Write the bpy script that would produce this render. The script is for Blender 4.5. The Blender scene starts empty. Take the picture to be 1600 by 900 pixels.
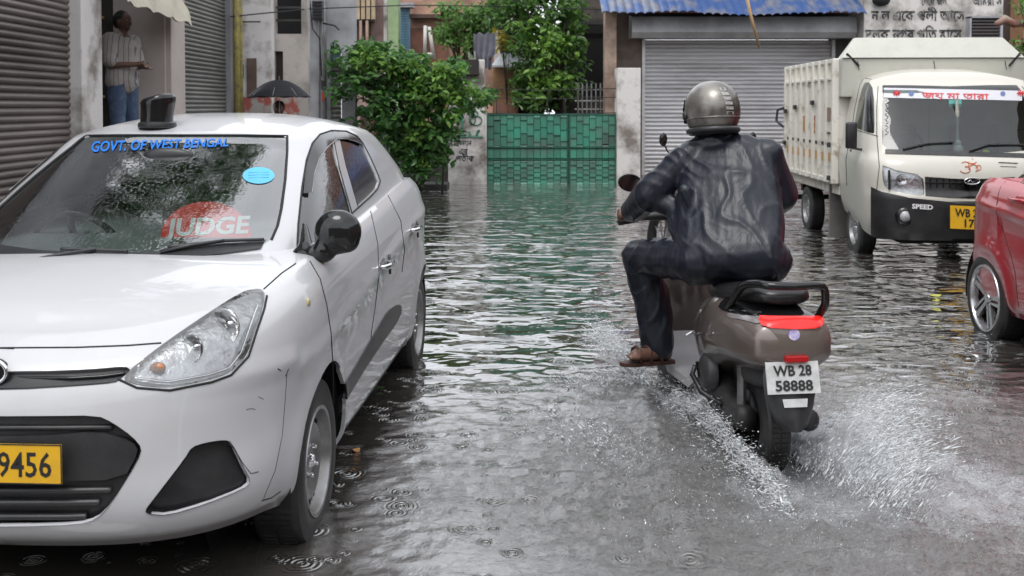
import bpy, bmesh, math, random
from mathutils import Vector, Matrix, noise
from mathutils.bvhtree import BVHTree
R = math.radians
V = Vector
random.seed(7)
SC = bpy.context.scene
COL = SC.collection
# ---------------------------------------------------------------- camera, sky, sun, exposure
CAMZ, F, PY0, PITCH = 1.45, 1700.0, 226.0, 2.0
cd = bpy.data.cameras.new('camera'); cam = bpy.data.objects.new('camera', cd); COL.objects.link(cam)
cam.location = (0, 0, CAMZ); cam.rotation_euler = (R(90 - PITCH), 0, 0)
cd.sensor_width = 36; cd.lens = 36 * F / 1600; cd.shift_y = -(450 - PY0) / 1600
cd.clip_start = 0.05; cd.clip_end = 1000
cd.dof.use_dof = True; cd.dof.focus_distance = 4.6; cd.dof.aperture_fstop = 7.0
SC.camera = cam
SUN_EL, SUN_AZ = 62, 200
w = bpy.data.worlds.new("World"); SC.world = w; w.use_nodes = True
nt = w.node_tree; nt.nodes.clear()
wo = nt.nodes.new('ShaderNodeOutputWorld'); bg = nt.nodes.new('ShaderNodeBackground')
sky = nt.nodes.new('ShaderNodeTexSky'); sky.sky_type = 'NISHITA'; sky.sun_disc = False
sky.sun_elevation = R(SUN_EL); sky.sun_rotation = R(SUN_AZ); sky.dust_density = 6; sky.air_density = 1.2
hs = nt.nodes.new('ShaderNodeHueSaturation'); hs.inputs['Saturation'].default_value = 0.12
tc = nt.nodes.new('ShaderNodeTexCoord')
nz = nt.nodes.new('ShaderNodeTexNoise'); nz.inputs['Scale'].default_value = 2.2; nz.inputs['Detail'].default_value = 6
mr = nt.nodes.new('ShaderNodeMapRange'); mr.inputs[1].default_value = .3; mr.inputs[2].default_value = .75
mr.inputs[3].default_value = .8; mr.inputs[4].default_value = 1.25
mx = nt.nodes.new('ShaderNodeMix'); mx.data_type = 'RGBA'; mx.blend_type = 'MULTIPLY'; mx.inputs[0].default_value = 1
cmix = nt.nodes.new('ShaderNodeMix'); cmix.data_type = 'RGBA'; cmix.inputs[0].default_value = .8
cmix.inputs[7].default_value = (7.3, 7.6, 8.1, 1)          # the even cloud deck
nt.links.new(tc.outputs['Generated'], nz.inputs['Vector'])
nt.links.new(nz.outputs['Fac'], mr.inputs[0])
nt.links.new(sky.outputs[0], hs.inputs['Color'])
nt.links.new(hs.outputs[0], cmix.inputs[6])
nt.links.new(cmix.outputs[2], mx.inputs[6]); nt.links.new(mr.outputs[0], mx.inputs[7])
nt.links.new(mx.outputs[2], bg.inputs[0]); bg.inputs[1].default_value = 0.15
nt.links.new(bg.outputs[0], wo.inputs[0])
sl = bpy.data.lights.new('sun', 'SUN'); sl.energy = 0.8; sl.angle = R(25); sl.color = (1, .97, .93)
so = bpy.data.objects.new('sun', sl); COL.objects.link(so)
so.rotation_euler = (R(90 - SUN_EL), 0, R(180 - SUN_AZ))
vs = SC.view_settings; vs.view_transform = 'Standard'; vs.look = 'None'; vs.exposure = 0.6; vs.gamma = 1
vs.use_curve_mapping = False
SC.cycles.max_bounces = 8; SC.cycles.transparent_max_bounces = 12; SC.cycles.caustics_reflective = False; SC.cycles.caustics_refractive = False

# ---------------------------------------------------------------- helpers
def ray(px, py):
    a = R(PITCH); xc = (px - 800) / F; yc = -(py - PY0) / F
    return V((xc, math.cos(a) + yc * math.sin(a), -math.sin(a) + yc * math.cos(a)))
def at(px, py, Y):
    d = ray(px, py); return V((0, 0, CAMZ)) + d * (Y / d.y)
def wx(px, Y): return (px - 800) / F * Y
def wz(py, Y): return at(800, py, Y).z
def proj_cam(p):
    q = p - V((0, 0, CAMZ)); a = R(PITCH)
    f = q.y * math.cos(a) - q.z * math.sin(a); u = q.y * math.sin(a) + q.z * math.cos(a)
    if f < 1e-4: return (1e6, 1e6)
    return (800 + F * q.x / f, PY0 - F * u / f)

def node(nt, typ, **kw):
    n = nt.nodes.new(typ)
    for k, v in kw.items(): setattr(n, k, v)
    return n
_M = {}
def mat(name, col=(.5, .5, .5), rough=.5, metal=0, spec=.5, var=0, vscale=4, bump=0, bscale=40, col2=None, coat=0,
        emit=None, estr=0, detail=5, lo=.35, hi=.65, rvar=0, stretch=None, island=0, trans=0, sheen=0):
    if name in _M: return _M[name]
    m = bpy.data.materials.new(name); m.use_nodes = True; t = m.node_tree; b = t.nodes['Principled BSDF']
    b.inputs['Base Color'].default_value = (*col, 1); b.inputs['Roughness'].default_value = rough
    b.inputs['Metallic'].default_value = metal; b.inputs['Specular IOR Level'].default_value = spec
    if coat: b.inputs['Coat Weight'].default_value = coat; b.inputs['Coat Roughness'].default_value = .04
    if trans: b.inputs['Transmission Weight'].default_value = trans
    if sheen: b.inputs['Sheen Weight'].default_value = sheen
    if emit: b.inputs['Emission Color'].default_value = (*emit, 1); b.inputs['Emission Strength'].default_value = estr
    tcn = node(t, 'ShaderNodeTexCoord'); src = tcn.outputs['Object']
    if stretch:
        mp = node(t, 'ShaderNodeMapping'); mp.inputs['Scale'].default_value = stretch
        t.links.new(src, mp.inputs[0]); src = mp.outputs[0]
    if col2 or var:
        n1 = node(t, 'ShaderNodeTexNoise'); n1.inputs['Scale'].default_value = vscale; n1.inputs['Detail'].default_value = detail
        n1.inputs['Roughness'].default_value = .62
        t.links.new(src, n1.inputs['Vector'])
        r1 = node(t, 'ShaderNodeMapRange'); r1.inputs[1].default_value = lo; r1.inputs[2].default_value = hi
        t.links.new(n1.outputs['Fac'], r1.inputs[0])
        x = node(t, 'ShaderNodeMix', data_type='RGBA')
        c2 = col2 if col2 else tuple(c * (1 - var) for c in col)
        x.inputs[6].default_value = (*col, 1); x.inputs[7].default_value = (*c2, 1)
        t.links.new(r1.outputs[0], x.inputs[0]); last = x.outputs[2]
        if island:
            g = node(t, 'ShaderNodeNewGeometry'); h = node(t, 'ShaderNodeHueSaturation')
            r2 = node(t, 'ShaderNodeMapRange'); r2.inputs[3].default_value = 1 - island; r2.inputs[4].default_value = 1 + island
            t.links.new(g.outputs['Random Per Island'], r2.inputs[0]); t.links.new(r2.outputs[0], h.inputs['Value'])
            t.links.new(last, h.inputs['Color']); last = h.outputs[0]
        t.links.new(last, b.inputs['Base Color'])
        if rvar:
            r3 = node(t, 'ShaderNodeMapRange'); r3.inputs[3].default_value = rough; r3.inputs[4].default_value = min(1, rough + rvar)
            t.links.new(r1.outputs[0], r3.inputs[0]); t.links.new(r3.outputs[0], b.inputs['Roughness'])
    if bump:
        n2 = node(t, 'ShaderNodeTexNoise'); n2.inputs['Scale'].default_value = bscale; n2.inputs['Detail'].default_value = 4
        t.links.new(src, n2.inputs['Vector'])
        bp = node(t, 'ShaderNodeBump'); bp.inputs['Strength'].default_value = bump; bp.inputs['Distance'].default_value = .01
        t.links.new(n2.outputs['Fac'], bp.inputs['Height']); t.links.new(bp.outputs[0], b.inputs['Normal'])
    _M[name] = m
    return m

def link(name, me, parent=None, m=None, smooth=False, loc=None):
    o = bpy.data.objects.new(name, me); COL.objects.link(o)
    if m is not None and not me.materials:
        for x in (m if isinstance(m, (list, tuple)) else [m]): me.materials.append(x)
    if smooth:
        for p in me.polygons: p.use_smooth = True
    if parent is not None: o.parent = parent
    if loc is not None: o.location = loc
    return o
def tag(o, label=None, cat=None, group=None, kind=None):
    if label: o['label'] = label
    if cat: o['category'] = cat
    if group: o['group'] = group
    if kind: o['kind'] = kind
    return o
def thing(name, label, cat, loc=(0, 0, 0), rz=0, group=None):
    o = bpy.data.objects.new(name, None); COL.objects.link(o); o.empty_display_size = .2
    o.location = loc; o.rotation_euler = (0, 0, rz)
    return tag(o, label, cat, group)

class MB:
    def __init__(s): s.v = []; s.f = []; s.mi = []; s.m = 0
    def add(s, vs, fs):
        n = len(s.v); s.v += [tuple(p) for p in vs]
        for f in fs: s.f.append([i + n for i in f]); s.mi.append(s.m)
        return s
    def box(s, lo, hi, M=None):
        x0, y0, z0 = lo; x1, y1, z1 = hi
        vs = [V(p) for p in ((x0,y0,z0),(x1,y0,z0),(x1,y1,z0),(x0,y1,z0),(x0,y0,z1),(x1,y0,z1),(x1,y1,z1),(x0,y1,z1))]
        if M: vs = [M @ p for p in vs]
        return s.add(vs, [(3,2,1,0),(4,5,6,7),(0,1,5,4),(1,2,6,5),(2,3,7,6),(3,0,4,7)])
    def tube(s, pts, r, n=8, cap=True, closed=False, flat=1.0):
        pts = [V(p) for p in pts]; k = len(pts)
        rs = r if isinstance(r, (list, tuple)) else [r] * k
        rings = []; up = None
        for i, p in enumerate(pts):
            if closed: t = (pts[(i + 1) % k] - pts[i - 1])
            else: t = (pts[min(i + 1, k - 1)] - pts[max(i - 1, 0)])
            t = t.normalized() if t.length > 1e-9 else V((0, 0, 1))
            if up is None: up = t.orthogonal().normalized()
            a = (up - t * up.dot(t)); a = a.normalized() if a.length > 1e-6 else t.orthogonal().normalized()
            up = a; b = t.cross(a)
            rings.append([p + (a * math.cos(2 * math.pi * j / n) + b * math.sin(2 * math.pi * j / n) * flat) * rs[i] for j in range(n)])
        vs = [q for rg in rings for q in rg]; fs = []
        for i in range(k if closed else k - 1):
            i2 = (i + 1) % k
            for j in range(n): fs.append((i * n + j, i * n + (j + 1) % n, i2 * n + (j + 1) % n, i2 * n + j))
        if cap and not closed: fs.append(tuple(range(n - 1, -1, -1))); fs.append(tuple((k - 1) * n + j for j in range(n)))
        return s.add(vs, fs)
    def lathe(s, prof, n=32, M=None, axis='y', a0=0, a1=2 * math.pi, closed=False):
        vs = []; fs = []; k = len(prof); full = abs(a1 - a0 - 2 * math.pi) < 1e-6
        m = n if full else n + 1
        for i in range(m):
            a = a0 + (a1 - a0) * i / n
            for (r, h) in prof:
                if axis == 'y': p = V((r * math.cos(a), h, r * math.sin(a)))
                elif axis == 'z': p = V((r * math.cos(a), r * math.sin(a), h))
                else: p = V((h, r * math.cos(a), r * math.sin(a)))
                vs.append(M @ p if M else p)
        for i in range(n):
            i2 = (i + 1) % m
            for j in range(k - 1 if not closed else k):
                j2 = (j + 1) % k
                fs.append((i * k + j, i * k + j2, i2 * k + j2, i2 * k + j))
        return s.add(vs, fs)
    def ell(s, c, r, M=None, nu=16, nv=10):
        c = V(c); vs = []; fs = []
        for i in range(nv + 1):
            th = math.pi * i / nv
            for j in range(nu):
                ph = 2 * math.pi * j / nu
                p = V((r[0] * math.sin(th) * math.cos(ph), r[1] * math.sin(th) * math.sin(ph), r[2] * math.cos(th)))
                vs.append((M @ p if M else p) + c)
        for i in range(nv):
            for j in range(nu): fs.append((i * nu + j, (i + 1) * nu + j, (i + 1) * nu + (j + 1) % nu, i * nu + (j + 1) % nu))
        return s.add(vs, fs)
    def prism(s, poly, a, b, fn):
        """poly 2d points, extruded a->b through fn(u,v,w)"""
        n = len(poly); vs = [fn(u, v, a) for u, v in poly] + [fn(u, v, b) for u, v in poly]
        return s.add(vs, [tuple(range(n)), tuple(range(2 * n - 1, n - 1, -1))] + [(i, i + n, (i + 1) % n + n, (i + 1) % n) for i in range(n)])
    def sheet(s, grid):
        n = len(grid[0]); vs = [p for r in grid for p in r]; fs = []
        for i in range(len(grid) - 1):
            for j in range(n - 1): fs.append((i * n + j, i * n + j + 1, (i + 1) * n + j + 1, (i + 1) * n + j))
        return s.add(vs, fs)
    def mesh(s, name, weld=0, fix=True):
        me = bpy.data.meshes.new(name); me.from_pydata([tuple(p) for p in s.v], [], s.f)
        for p, k in zip(me.polygons, s.mi): p.material_index = k
        if weld or fix:
            bm = bmesh.new(); bm.from_mesh(me)
            if weld: bmesh.ops.remove_doubles(bm, verts=bm.verts, dist=weld)
            if fix: bmesh.ops.recalc_face_normals(bm, faces=bm.faces)
            bm.to_mesh(me); bm.free()
        me.update(); return me
    def build(s, name, m, parent=None, smooth=False, bevel=0, weld=0, fix=True, segs=2, auto=None, loc=None):
        me = s.mesh(name, weld, fix)
        if bevel:
            bm = bmesh.new(); bm.from_mesh(me)
            bmesh.ops.remove_doubles(bm, verts=bm.verts, dist=1e-5)
            es = [e for e in bm.edges if len(e.link_faces) == 2 and e.calc_face_angle(0) > R(28)]
            bmesh.ops.bevel(bm, geom=es, offset=bevel, segments=segs, affect='EDGES', profile=.6, clamp_overlap=True)
            bm.to_mesh(me); bm.free()
        o = link(name, me, parent, m, smooth, loc)
        if smooth and auto is not None: sharp(me, auto)
        return o
def sharp(me, deg):
    bm = bmesh.new(); bm.from_mesh(me)
    for e in bm.edges:
        if len(e.link_faces) == 2 and e.calc_face_angle(0) > R(deg): e.smooth = False
    bm.to_mesh(me); bm.free()
def simple(name, lo, hi, m, label=None, cat=None, parent=None, bevel=0, kind=None, group=None):
    o = MB().box(lo, hi).build(name, m, parent, bevel=bevel)
    return tag(o, label, cat, group, kind)

def blob(parts, voxel=.012, smooth=4, noise_amp=0, noise_scale=6, sub=0, crease=None):
    """parts: capsules ('c',a,b,ra,rb) / ellipsoids ('e',c,r,M) fused into one continuous skin; returns a mesh"""
    b = MB()
    for p in parts:
        if p[0] == 'c':
            a, c, ra, rb = V(p[1]), V(p[2]), p[3], p[4]; fl = p[5] if len(p) > 5 else 1
            n = 7; ax = (c - a); L = max(ax.length, 1e-5); t = ax / L
            pts = []; rs = []
            for i in range(5):
                th = math.pi / 2 * i / 4; pts.append(a - t * ra * math.cos(th)); rs.append(max(ra * math.sin(th), 1e-4))
            for i in range(1, n): pts.append(a.lerp(c, i / n)); rs.append(ra + (rb - ra) * i / n)
            for i in range(5):
                th = math.pi / 2 * i / 4; pts.append(c + t * rb * math.sin(th)); rs.append(max(rb * math.cos(th), 1e-4))
            b.tube(pts, rs, n=14, flat=fl)
        else:
            b.ell(p[1], p[2], p[3] if len(p) > 3 else None, 20, 14)
    me = b.mesh('tmp'); o = bpy.data.objects.new('tmp', me); COL.objects.link(o)
    md = o.modifiers.new('r', 'REMESH'); md.mode = 'VOXEL'; md.voxel_size = voxel
    if smooth: ms = o.modifiers.new('s', 'SMOOTH'); ms.iterations = smooth; ms.factor = .5
    bpy.context.view_layer.update()
    dg = bpy.context.evaluated_depsgraph_get(); r = bpy.data.meshes.new_from_object(o.evaluated_get(dg))
    bpy.data.objects.remove(o); bpy.data.meshes.remove(me)
    if noise_amp:
        for v in r.vertices:
            n = v.normal; q = v.co * noise_scale
            f = noise.noise(q) + .5 * noise.noise(q * 2.3)
            v.co += n * f * noise_amp
    if crease:                                            # sharp wandering folds of thin cloth
        amp, dirn, along, across = crease
        d = V(dirn).normalized(); e = d.cross(V((0, 1, 0))).normalized(); k = d.cross(e)
        for v in r.vertices:
            q = V((v.co.dot(d) * along, v.co.dot(e) * across, v.co.dot(k) * across * .6))
            q += V((0, 1, .5)) * (1.1 * noise.noise(q * .5 + V((3, 1, 2))))
            f = (1 - min(abs(noise.noise(q)) * 3.0, 1)) ** 2 + .2 * (1 - min(abs(noise.noise(q * 2.1 + V((5, 5, 5)))) * 3, 1)) ** 2 - .5
            v.co += v.normal * f * amp
    for p in r.polygons: p.use_smooth = True
    r.materials.clear()
    return r

# ---------- body surfaces: a half shell lofted round the car, cut along outlines, then mirrored
def table(pts):
    xs = [p[0] for p in pts]
    def f(x):
        if x <= xs[0]: return pts[0][1]
        if x >= xs[-1]: return pts[-1][1]
        for i in range(len(xs) - 1):
            if x <= xs[i + 1]: break
        p0 = pts[max(i - 1, 0)][1]; p1 = pts[i][1]; p2 = pts[i + 1][1]; p3 = pts[min(i + 2, len(xs) - 1)][1]
        h = xs[i + 1] - xs[i]; u = (x - xs[i]) / h
        m1 = (p2 - p0) / (xs[i + 1] - xs[max(i - 1, 0)]) * h if i > 0 else (p2 - p1)
        m2 = (p3 - p1) / (xs[min(i + 2, len(xs) - 1)] - xs[i]) * h if i + 2 < len(xs) else (p2 - p1)
        return (2*u**3 - 3*u*u + 1) * p1 + (u**3 - 2*u*u + u) * m1 + (-2*u**3 + 3*u*u) * p2 + (u**3 - u*u) * m2
    return f
def shell(xf, xr, wd, zb, zt, H, x0f, x0r, nf, nr, sgn=1, nt=40, nc=16, ns=(34, 60, 20), pw=2.2, ymod=None, sp=None, nft=None):
    st = [('f', R(90) * i / ns[0]) for i in range(ns[0])] + [('s', i / ns[1]) for i in range(ns[1])] + [('r', R(90) * i / ns[2]) for i in range(ns[2] + 1)]
    rows = []
    for k in range(nt + 1):
        t = k / nt; row = []
        for kind, a in st:
            w_ = wd(t)
            if kind == 'f':
                n_ = nft(t) if nft else nf
                x = x0f + (xf(t) - x0f) * max(math.cos(a), 0) ** (2 / n_); y = w_ * math.sin(a) ** (2 / n_)
            elif kind == 's': x = x0f + (x0r - x0f) * a; y = w_
            else: x = x0r + (xr(t) - x0r) * max(math.sin(a), 0) ** (2 / nr); y = w_ * max(math.cos(a), 0) ** (2 / nr)
            z = zb(x) + t * (zt(x) - zb(x))
            if ymod: y *= ymod(x, z, t)
            row.append(V((x, sgn * y, z)))
        rows.append(row)
    top = rows[-1]; sf, sr = sp
    for k in range(1, nc + 1):
        u = k / nc; row = []
        for p in top:
            xs = min(max(p.x, sr), sf); x = p.x + (xs - p.x) * u
            row.append(V((x, p.y * (1 - u), p.z + (H(x) - p.z) * (1 - (1 - u) ** pw))))
        rows.append(row)
    b = MB().sheet(rows); me = b.mesh('sh', weld=1e-5, fix=True)
    bm = bmesh.new(); bm.from_mesh(me); bpy.data.meshes.remove(me); bm.normal_update()
    best = max(bm.faces, key=lambda f: f.calc_center_median().x)
    if best.normal.x < 0: bmesh.ops.reverse_faces(bm, faces=bm.faces); bm.normal_update()
    return bm
def inpoly(x, y, poly):
    c = False; n = len(poly); j = n - 1
    for i in range(n):
        xi, yi = poly[i]; xj, yj = poly[j]
        if (yi > y) != (yj > y) and x < (xj - xi) * (y - yi) / (yj - yi) + xi: c = not c
        j = i
    return c
def smoothpoly(poly, it=2, keep=()):
    """Chaikin corner cutting, rounded outline"""
    for _ in range(it):
        q = []; n = len(poly)
        for i in range(n):
            a = poly[i]; b = poly[(i + 1) % n]
            q.append((a[0] * .78 + b[0] * .22, a[1] * .78 + b[1] * .22)); q.append((a[0] * .22 + b[0] * .78, a[1] * .22 + b[1] * .78))
        poly = q
    return poly
class Proj:
    """projection used to lay an outline on a body shell: from the photograph's viewpoint, or straight along an axis"""
    def __init__(s, kind, Mw=None):
        s.kind = kind
        if kind == 'cam':
            s.M = Mw; s.Mi = Mw.inverted(); s.C = s.Mi @ V((0, 0, CAMZ)); s.R = s.Mi.to_3x3()
    def uv(s, p):
        if s.kind == 'cam': return proj_cam(s.M @ p)
        if s.kind == 'y': return (p.x, p.z)
        if s.kind == 'x': return (p.y, p.z)
        return (p.x, p.y)
    def rayd(s, u, v):
        if s.kind == 'cam': return s.C.copy(), (s.R @ ray(u, v)).normalized()
        if s.kind == 'y': return V((u, 5, v)), V((0, -1, 0))
        if s.kind == 'Y': return V((u, -5, v)), V((0, 1, 0))
        if s.kind == 'x': return V((5, u, v)), V((-1, 0, 0))
        return V((u, v, 5)), V((0, 0, -1))
    def plane(s, a, b):
        oa, da = s.rayd(*a); ob, db = s.rayd(*b)
        if s.kind == 'cam': return oa, da.cross(db).normalized()
        return oa, da.cross(ob - oa).normalized()
def cut(bm, P, poly, minface=.03, extra=None):
    """cut the shell along the outline and take the faces inside it out as a new bmesh"""
    n = len(poly)
    C = P.rayd(*poly[0])
    def facing(f):
        d = (f.calc_center_median() - P.C).normalized() if P.kind == 'cam' else C[1]
        return f.normal.dot(d) < -minface
    xs = [p[0] for p in poly]; ys = [p[1] for p in poly]
    bb = (min(xs), max(xs), min(ys), max(ys)); mg = (bb[1] - bb[0] + bb[3] - bb[2]) * .02
    for i in range(n):
        a = poly[i]; b = poly[(i + 1) % n]
        if abs(a[0] - b[0]) + abs(a[1] - b[1]) < 1e-7: continue
        lo = (min(a[0], b[0]), min(a[1], b[1])); hi = (max(a[0], b[0]), max(a[1], b[1])); fs = []
        for f in bm.faces:
            if not facing(f): continue
            if extra and not extra(f): continue
            q = [P.uv(v.co) for v in f.verts]
            if max(p[0] for p in q) < lo[0] - 1e-9 or min(p[0] for p in q) > hi[0] + 1e-9: continue
            if max(p[1] for p in q) < lo[1] - 1e-9 or min(p[1] for p in q) > hi[1] + 1e-9: continue
            fs.append(f)
        if not fs: continue
        es = {e for f in fs for e in f.edges}; vs = {v for f in fs for v in f.verts}
        co, no = P.plane(a, b)
        bmesh.ops.bisect_plane(bm, geom=list(fs) + list(es) + list(vs), dist=1e-6, plane_co=co, plane_no=no)
        bm.normal_update()
    ins = []
    for f in bm.faces:
        if not facing(f): continue
        if extra and not extra(f): continue
        u, v = P.uv(f.calc_center_median())
        if bb[0] - mg <= u <= bb[1] + mg and bb[2] - mg <= v <= bb[3] + mg and inpoly(u, v, poly): ins.append(f)
    vm = {}; nb = bmesh.new()
    for f in ins:
        for v in f.verts:
            if v not in vm: vm[v] = nb.verts.new(v.co)
        try: nb.faces.new([vm[v] for v in f.verts])
        except ValueError: pass
    bmesh.ops.delete(bm, geom=ins, context='FACES')
    bm.normal_update(); nb.normal_update()
    return nb
def movebm(bm, off=0, vec=None):
    bm.normal_update()
    ns = [(v, v.normal.copy()) for v in bm.verts]
    for v, n in ns:
        v.co += n * off
        if vec: v.co += V(vec)
    return bm
def rimwall(bm, vec=None, off=0, keep=None):
    """walls along the open border, pushed in, joined to bm (gives a cut-out panel its thickness)"""
    bm.normal_update()
    es = [e for e in bm.edges if len(e.link_faces) == 1 and (keep is None or keep(e))]
    ns = {v: v.normal.copy() for e in es for v in e.verts}
    r = bmesh.ops.extrude_edge_only(bm, edges=es); om = {}
    nv = [g for g in r['geom'] if isinstance(g, bmesh.types.BMVert)]
    pos = {tuple(round(c, 6) for c in v.co): n for v, n in ns.items()}
    for v in nv:
        n = pos.get(tuple(round(c, 6) for c in v.co), V((0, 0, 0)))
        v.co += n * off
        if vec: v.co += V(vec)
    bm.normal_update(); return bm
def mirror(bm, merge=True):
    m2 = bm.copy()
    for v in m2.verts: v.co.y *= -1
    bmesh.ops.reverse_faces(m2, faces=m2.faces)
    me = bpy.data.meshes.new('t'); m2.to_mesh(me); m2.free(); bm.from_mesh(me); bpy.data.meshes.remove(me)
    if merge: bmesh.ops.remove_doubles(bm, verts=[v for v in bm.verts if abs(v.co.y) < 2e-3], dist=1.5e-3)
    return bm
def finish(bm, name, m, parent, mode='merge', auto=50, smooth=True):
    """mode merge: one mesh over both sides; pair: two objects; one: as it is"""
    out = []
    def mk(b):
        me = bpy.data.meshes.new(name); b.to_mesh(me)
        o = link(name, me, parent, m, smooth)
        if smooth and auto: sharp(me, auto)
        return o
    if mode == 'merge': mirror(bm); out.append(mk(bm))
    elif mode == 'pair':
        out.append(mk(bm)); b2 = bm.copy()
        for v in b2.verts: v.co.y *= -1
        bmesh.ops.reverse_faces(b2, faces=b2.faces); out.append(mk(b2)); b2.free()
    else: out.append(mk(bm))
    bm.free(); return out
def onsurf(bvh, P, pts, off=0, n=10):
    """points of an outline laid on the surface"""
    out = []
    for i in range(len(pts) - 1):
        for k in range(n):
            t = k / n; u = pts[i][0] + (pts[i + 1][0] - pts[i][0]) * t; v = pts[i][1] + (pts[i + 1][1] - pts[i][1]) * t
            o, d = P.rayd(u, v); h = bvh.ray_cast(o, d)
            if h[0]: out.append(h[0] - d * off)
    o, d = P.rayd(*pts[-1]); h = bvh.ray_cast(o, d)
    if h[0]: out.append(h[0] - d * off)
    return out
def mir(pts): return [V((p.x, -p.y, p.z)) for p in pts]
def textmesh(body, size=1, ext=0, res=2, shear=0, bold=0, align='CENTER'):
    cu = bpy.data.curves.new('t', 'FONT'); cu.body = body; cu.size = size; cu.extrude = ext; cu.align_x = align
    cu.resolution_u = res; cu.shear = shear; cu.offset = bold
    o = bpy.data.objects.new('t', cu); COL.objects.link(o); bpy.context.view_layer.update()
    me = bpy.data.meshes.new_from_object(o.evaluated_get(bpy.context.evaluated_depsgraph_get()))
    bpy.data.objects.remove(o); bpy.data.curves.remove(cu)
    me.materials.clear(); return me
def text(name, body, m, parent, M, size=.1, ext=.001, shear=0, bold=0, fn=None, sx=1):
    me = textmesh(body, size, ext, 2, shear, bold)
    for v in me.vertices:
        v.co.x *= sx
        if fn: v.co = fn(v.co)
        else: v.co = M @ v.co
    return link(name, me, parent, m)
# ---------------------------------------------------------------- materials
def glassmat(name, tint=(.6, .65, .63), drops=0, refl=.06, dscale=90, grime=0.0):
    if name in _M: return _M[name]
    m = bpy.data.materials.new(name); m.use_nodes = True; t = m.node_tree; t.nodes.clear()
    out = node(t, 'ShaderNodeOutputMaterial'); tr = node(t, 'ShaderNodeBsdfTransparent'); tr.inputs[0].default_value = (*tint, 1)
    gl = node(t, 'ShaderNodeBsdfGlossy'); gl.inputs['Roughness'].default_value = .02 if not drops else .05
    gl.inputs[0].default_value = (1, 1, 1, 1)
    fr = node(t, 'ShaderNodeFresnel'); fr.inputs[0].default_value = 1.5
    ad = node(t, 'ShaderNodeMath', operation='MULTIPLY_ADD'); ad.inputs[1].default_value = 1.5; ad.inputs[2].default_value = refl; ad.use_clamp = True
    t.links.new(fr.outputs[0], ad.inputs[0])
    x = node(t, 'ShaderNodeMixShader'); t.links.new(ad.outputs[0], x.inputs[0]); t.links.new(tr.outputs[0], x.inputs[1]); t.links.new(gl.outputs[0], x.inputs[2])
    last = x.outputs[0]
    if drops:
        tcn = node(t, 'ShaderNodeTexCoord')
        vo = node(t, 'ShaderNodeTexVoronoi'); vo.inputs['Scale'].default_value = dscale
        n2 = node(t, 'ShaderNodeTexNoise'); n2.inputs['Scale'].default_value = dscale * .8; n2.inputs['Detail'].default_value = 3
        mp = node(t, 'ShaderNodeMapping'); mp.inputs['Scale'].default_value = (.35, 1, .5)
        t.links.new(tcn.outputs['Object'], mp.inputs[0])
        t.links.new(tcn.outputs['Object'], vo.inputs['Vector']); t.links.new(mp.outputs[0], n2.inputs['Vector'])
        r = node(t, 'ShaderNodeMapRange'); r.inputs[1].default_value = .0; r.inputs[2].default_value = .45; r.inputs[3].default_value = 1; r.inputs[4].default_value = 0
        t.links.new(vo.outputs['Distance'], r.inputs[0])
        a = node(t, 'ShaderNodeMath', operation='ADD'); t.links.new(r.outputs[0], a.inputs[0]); t.links.new(n2.outputs['Fac'], a.inputs[1])
        bp = node(t, 'ShaderNodeBump'); bp.inputs['Strength'].default_value = drops; bp.inputs['Distance'].default_value = .004
        t.links.new(a.outputs[0], bp.inputs['Height']); t.links.new(bp.outputs[0], gl.inputs['Normal'])
        if grime:
            df = node(t, 'ShaderNodeBsdfDiffuse'); df.inputs[0].default_value = (.45, .47, .48, 1)
            n3 = node(t, 'ShaderNodeTexNoise'); n3.inputs['Scale'].default_value = 2.5; n3.inputs['Detail'].default_value = 5
            t.links.new(tcn.outputs['Object'], n3.inputs['Vector'])
            r3 = node(t, 'ShaderNodeMapRange'); r3.inputs[1].default_value = .35; r3.inputs[2].default_value = .75; r3.inputs[4].default_value = grime
            t.links.new(n3.outputs['Fac'], r3.inputs[0])
            y = node(t, 'ShaderNodeMixShader'); t.links.new(r3.outputs[0], y.inputs[0]); t.links.new(last, y.inputs[1]); t.links.new(df.outputs[0], y.inputs[2])
            last = y.outputs[0]
    t.links.new(last, out.inputs[0]); _M[name] = m; return m
def dropmat(name, col, rough=.3, coat=.6, metal=0, drops=.25, scale=160, grime=(.35, .33, .3), gamt=.35, lo=.5, hi=.8):
    """wet paint: base colour with grime patches, a coat and beads of rain"""
    if name in _M: return _M[name]
    m = mat(name, col, rough, metal, coat=coat, col2=tuple(c * (1 - gamt) + g * gamt for c, g in zip(col, grime)), vscale=5, lo=lo, hi=hi, detail=8)
    t = m.node_tree; b = t.nodes['Principled BSDF']
    tcn = node(t, 'ShaderNodeTexCoord'); vo = node(t, 'ShaderNodeTexVoronoi'); vo.inputs['Scale'].default_value = scale
    t.links.new(tcn.outputs['Object'], vo.inputs['Vector'])
    r = node(t, 'ShaderNodeMapRange'); r.inputs[1].default_value = 0.05; r.inputs[2].default_value = .32; r.inputs[3].default_value = 1; r.inputs[4].default_value = 0
    t.links.new(vo.outputs['Distance'], r.inputs[0])
    sp = node(t, 'ShaderNodeSeparateColor'); t.links.new(vo.outputs['Color'], sp.inputs[0])
    gt = node(t, 'ShaderNodeMath', operation='GREATER_THAN'); gt.inputs[1].default_value = .6; t.links.new(sp.outputs[0], gt.inputs[0])
    mu = node(t, 'ShaderNodeMath', operation='MULTIPLY'); t.links.new(r.outputs[0], mu.inputs[0]); t.links.new(gt.outputs[0], mu.inputs[1])
    bp = node(t, 'ShaderNodeBump'); bp.inputs['Strength'].default_value = drops; bp.inputs['Distance'].default_value = .002
    t.links.new(mu.outputs[0], bp.inputs['Height'])
    if coat: t.links.new(bp.outputs[0], b.inputs['Coat Normal'])
    else: t.links.new(bp.outputs[0], b.inputs['Normal'])
    return m
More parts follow.
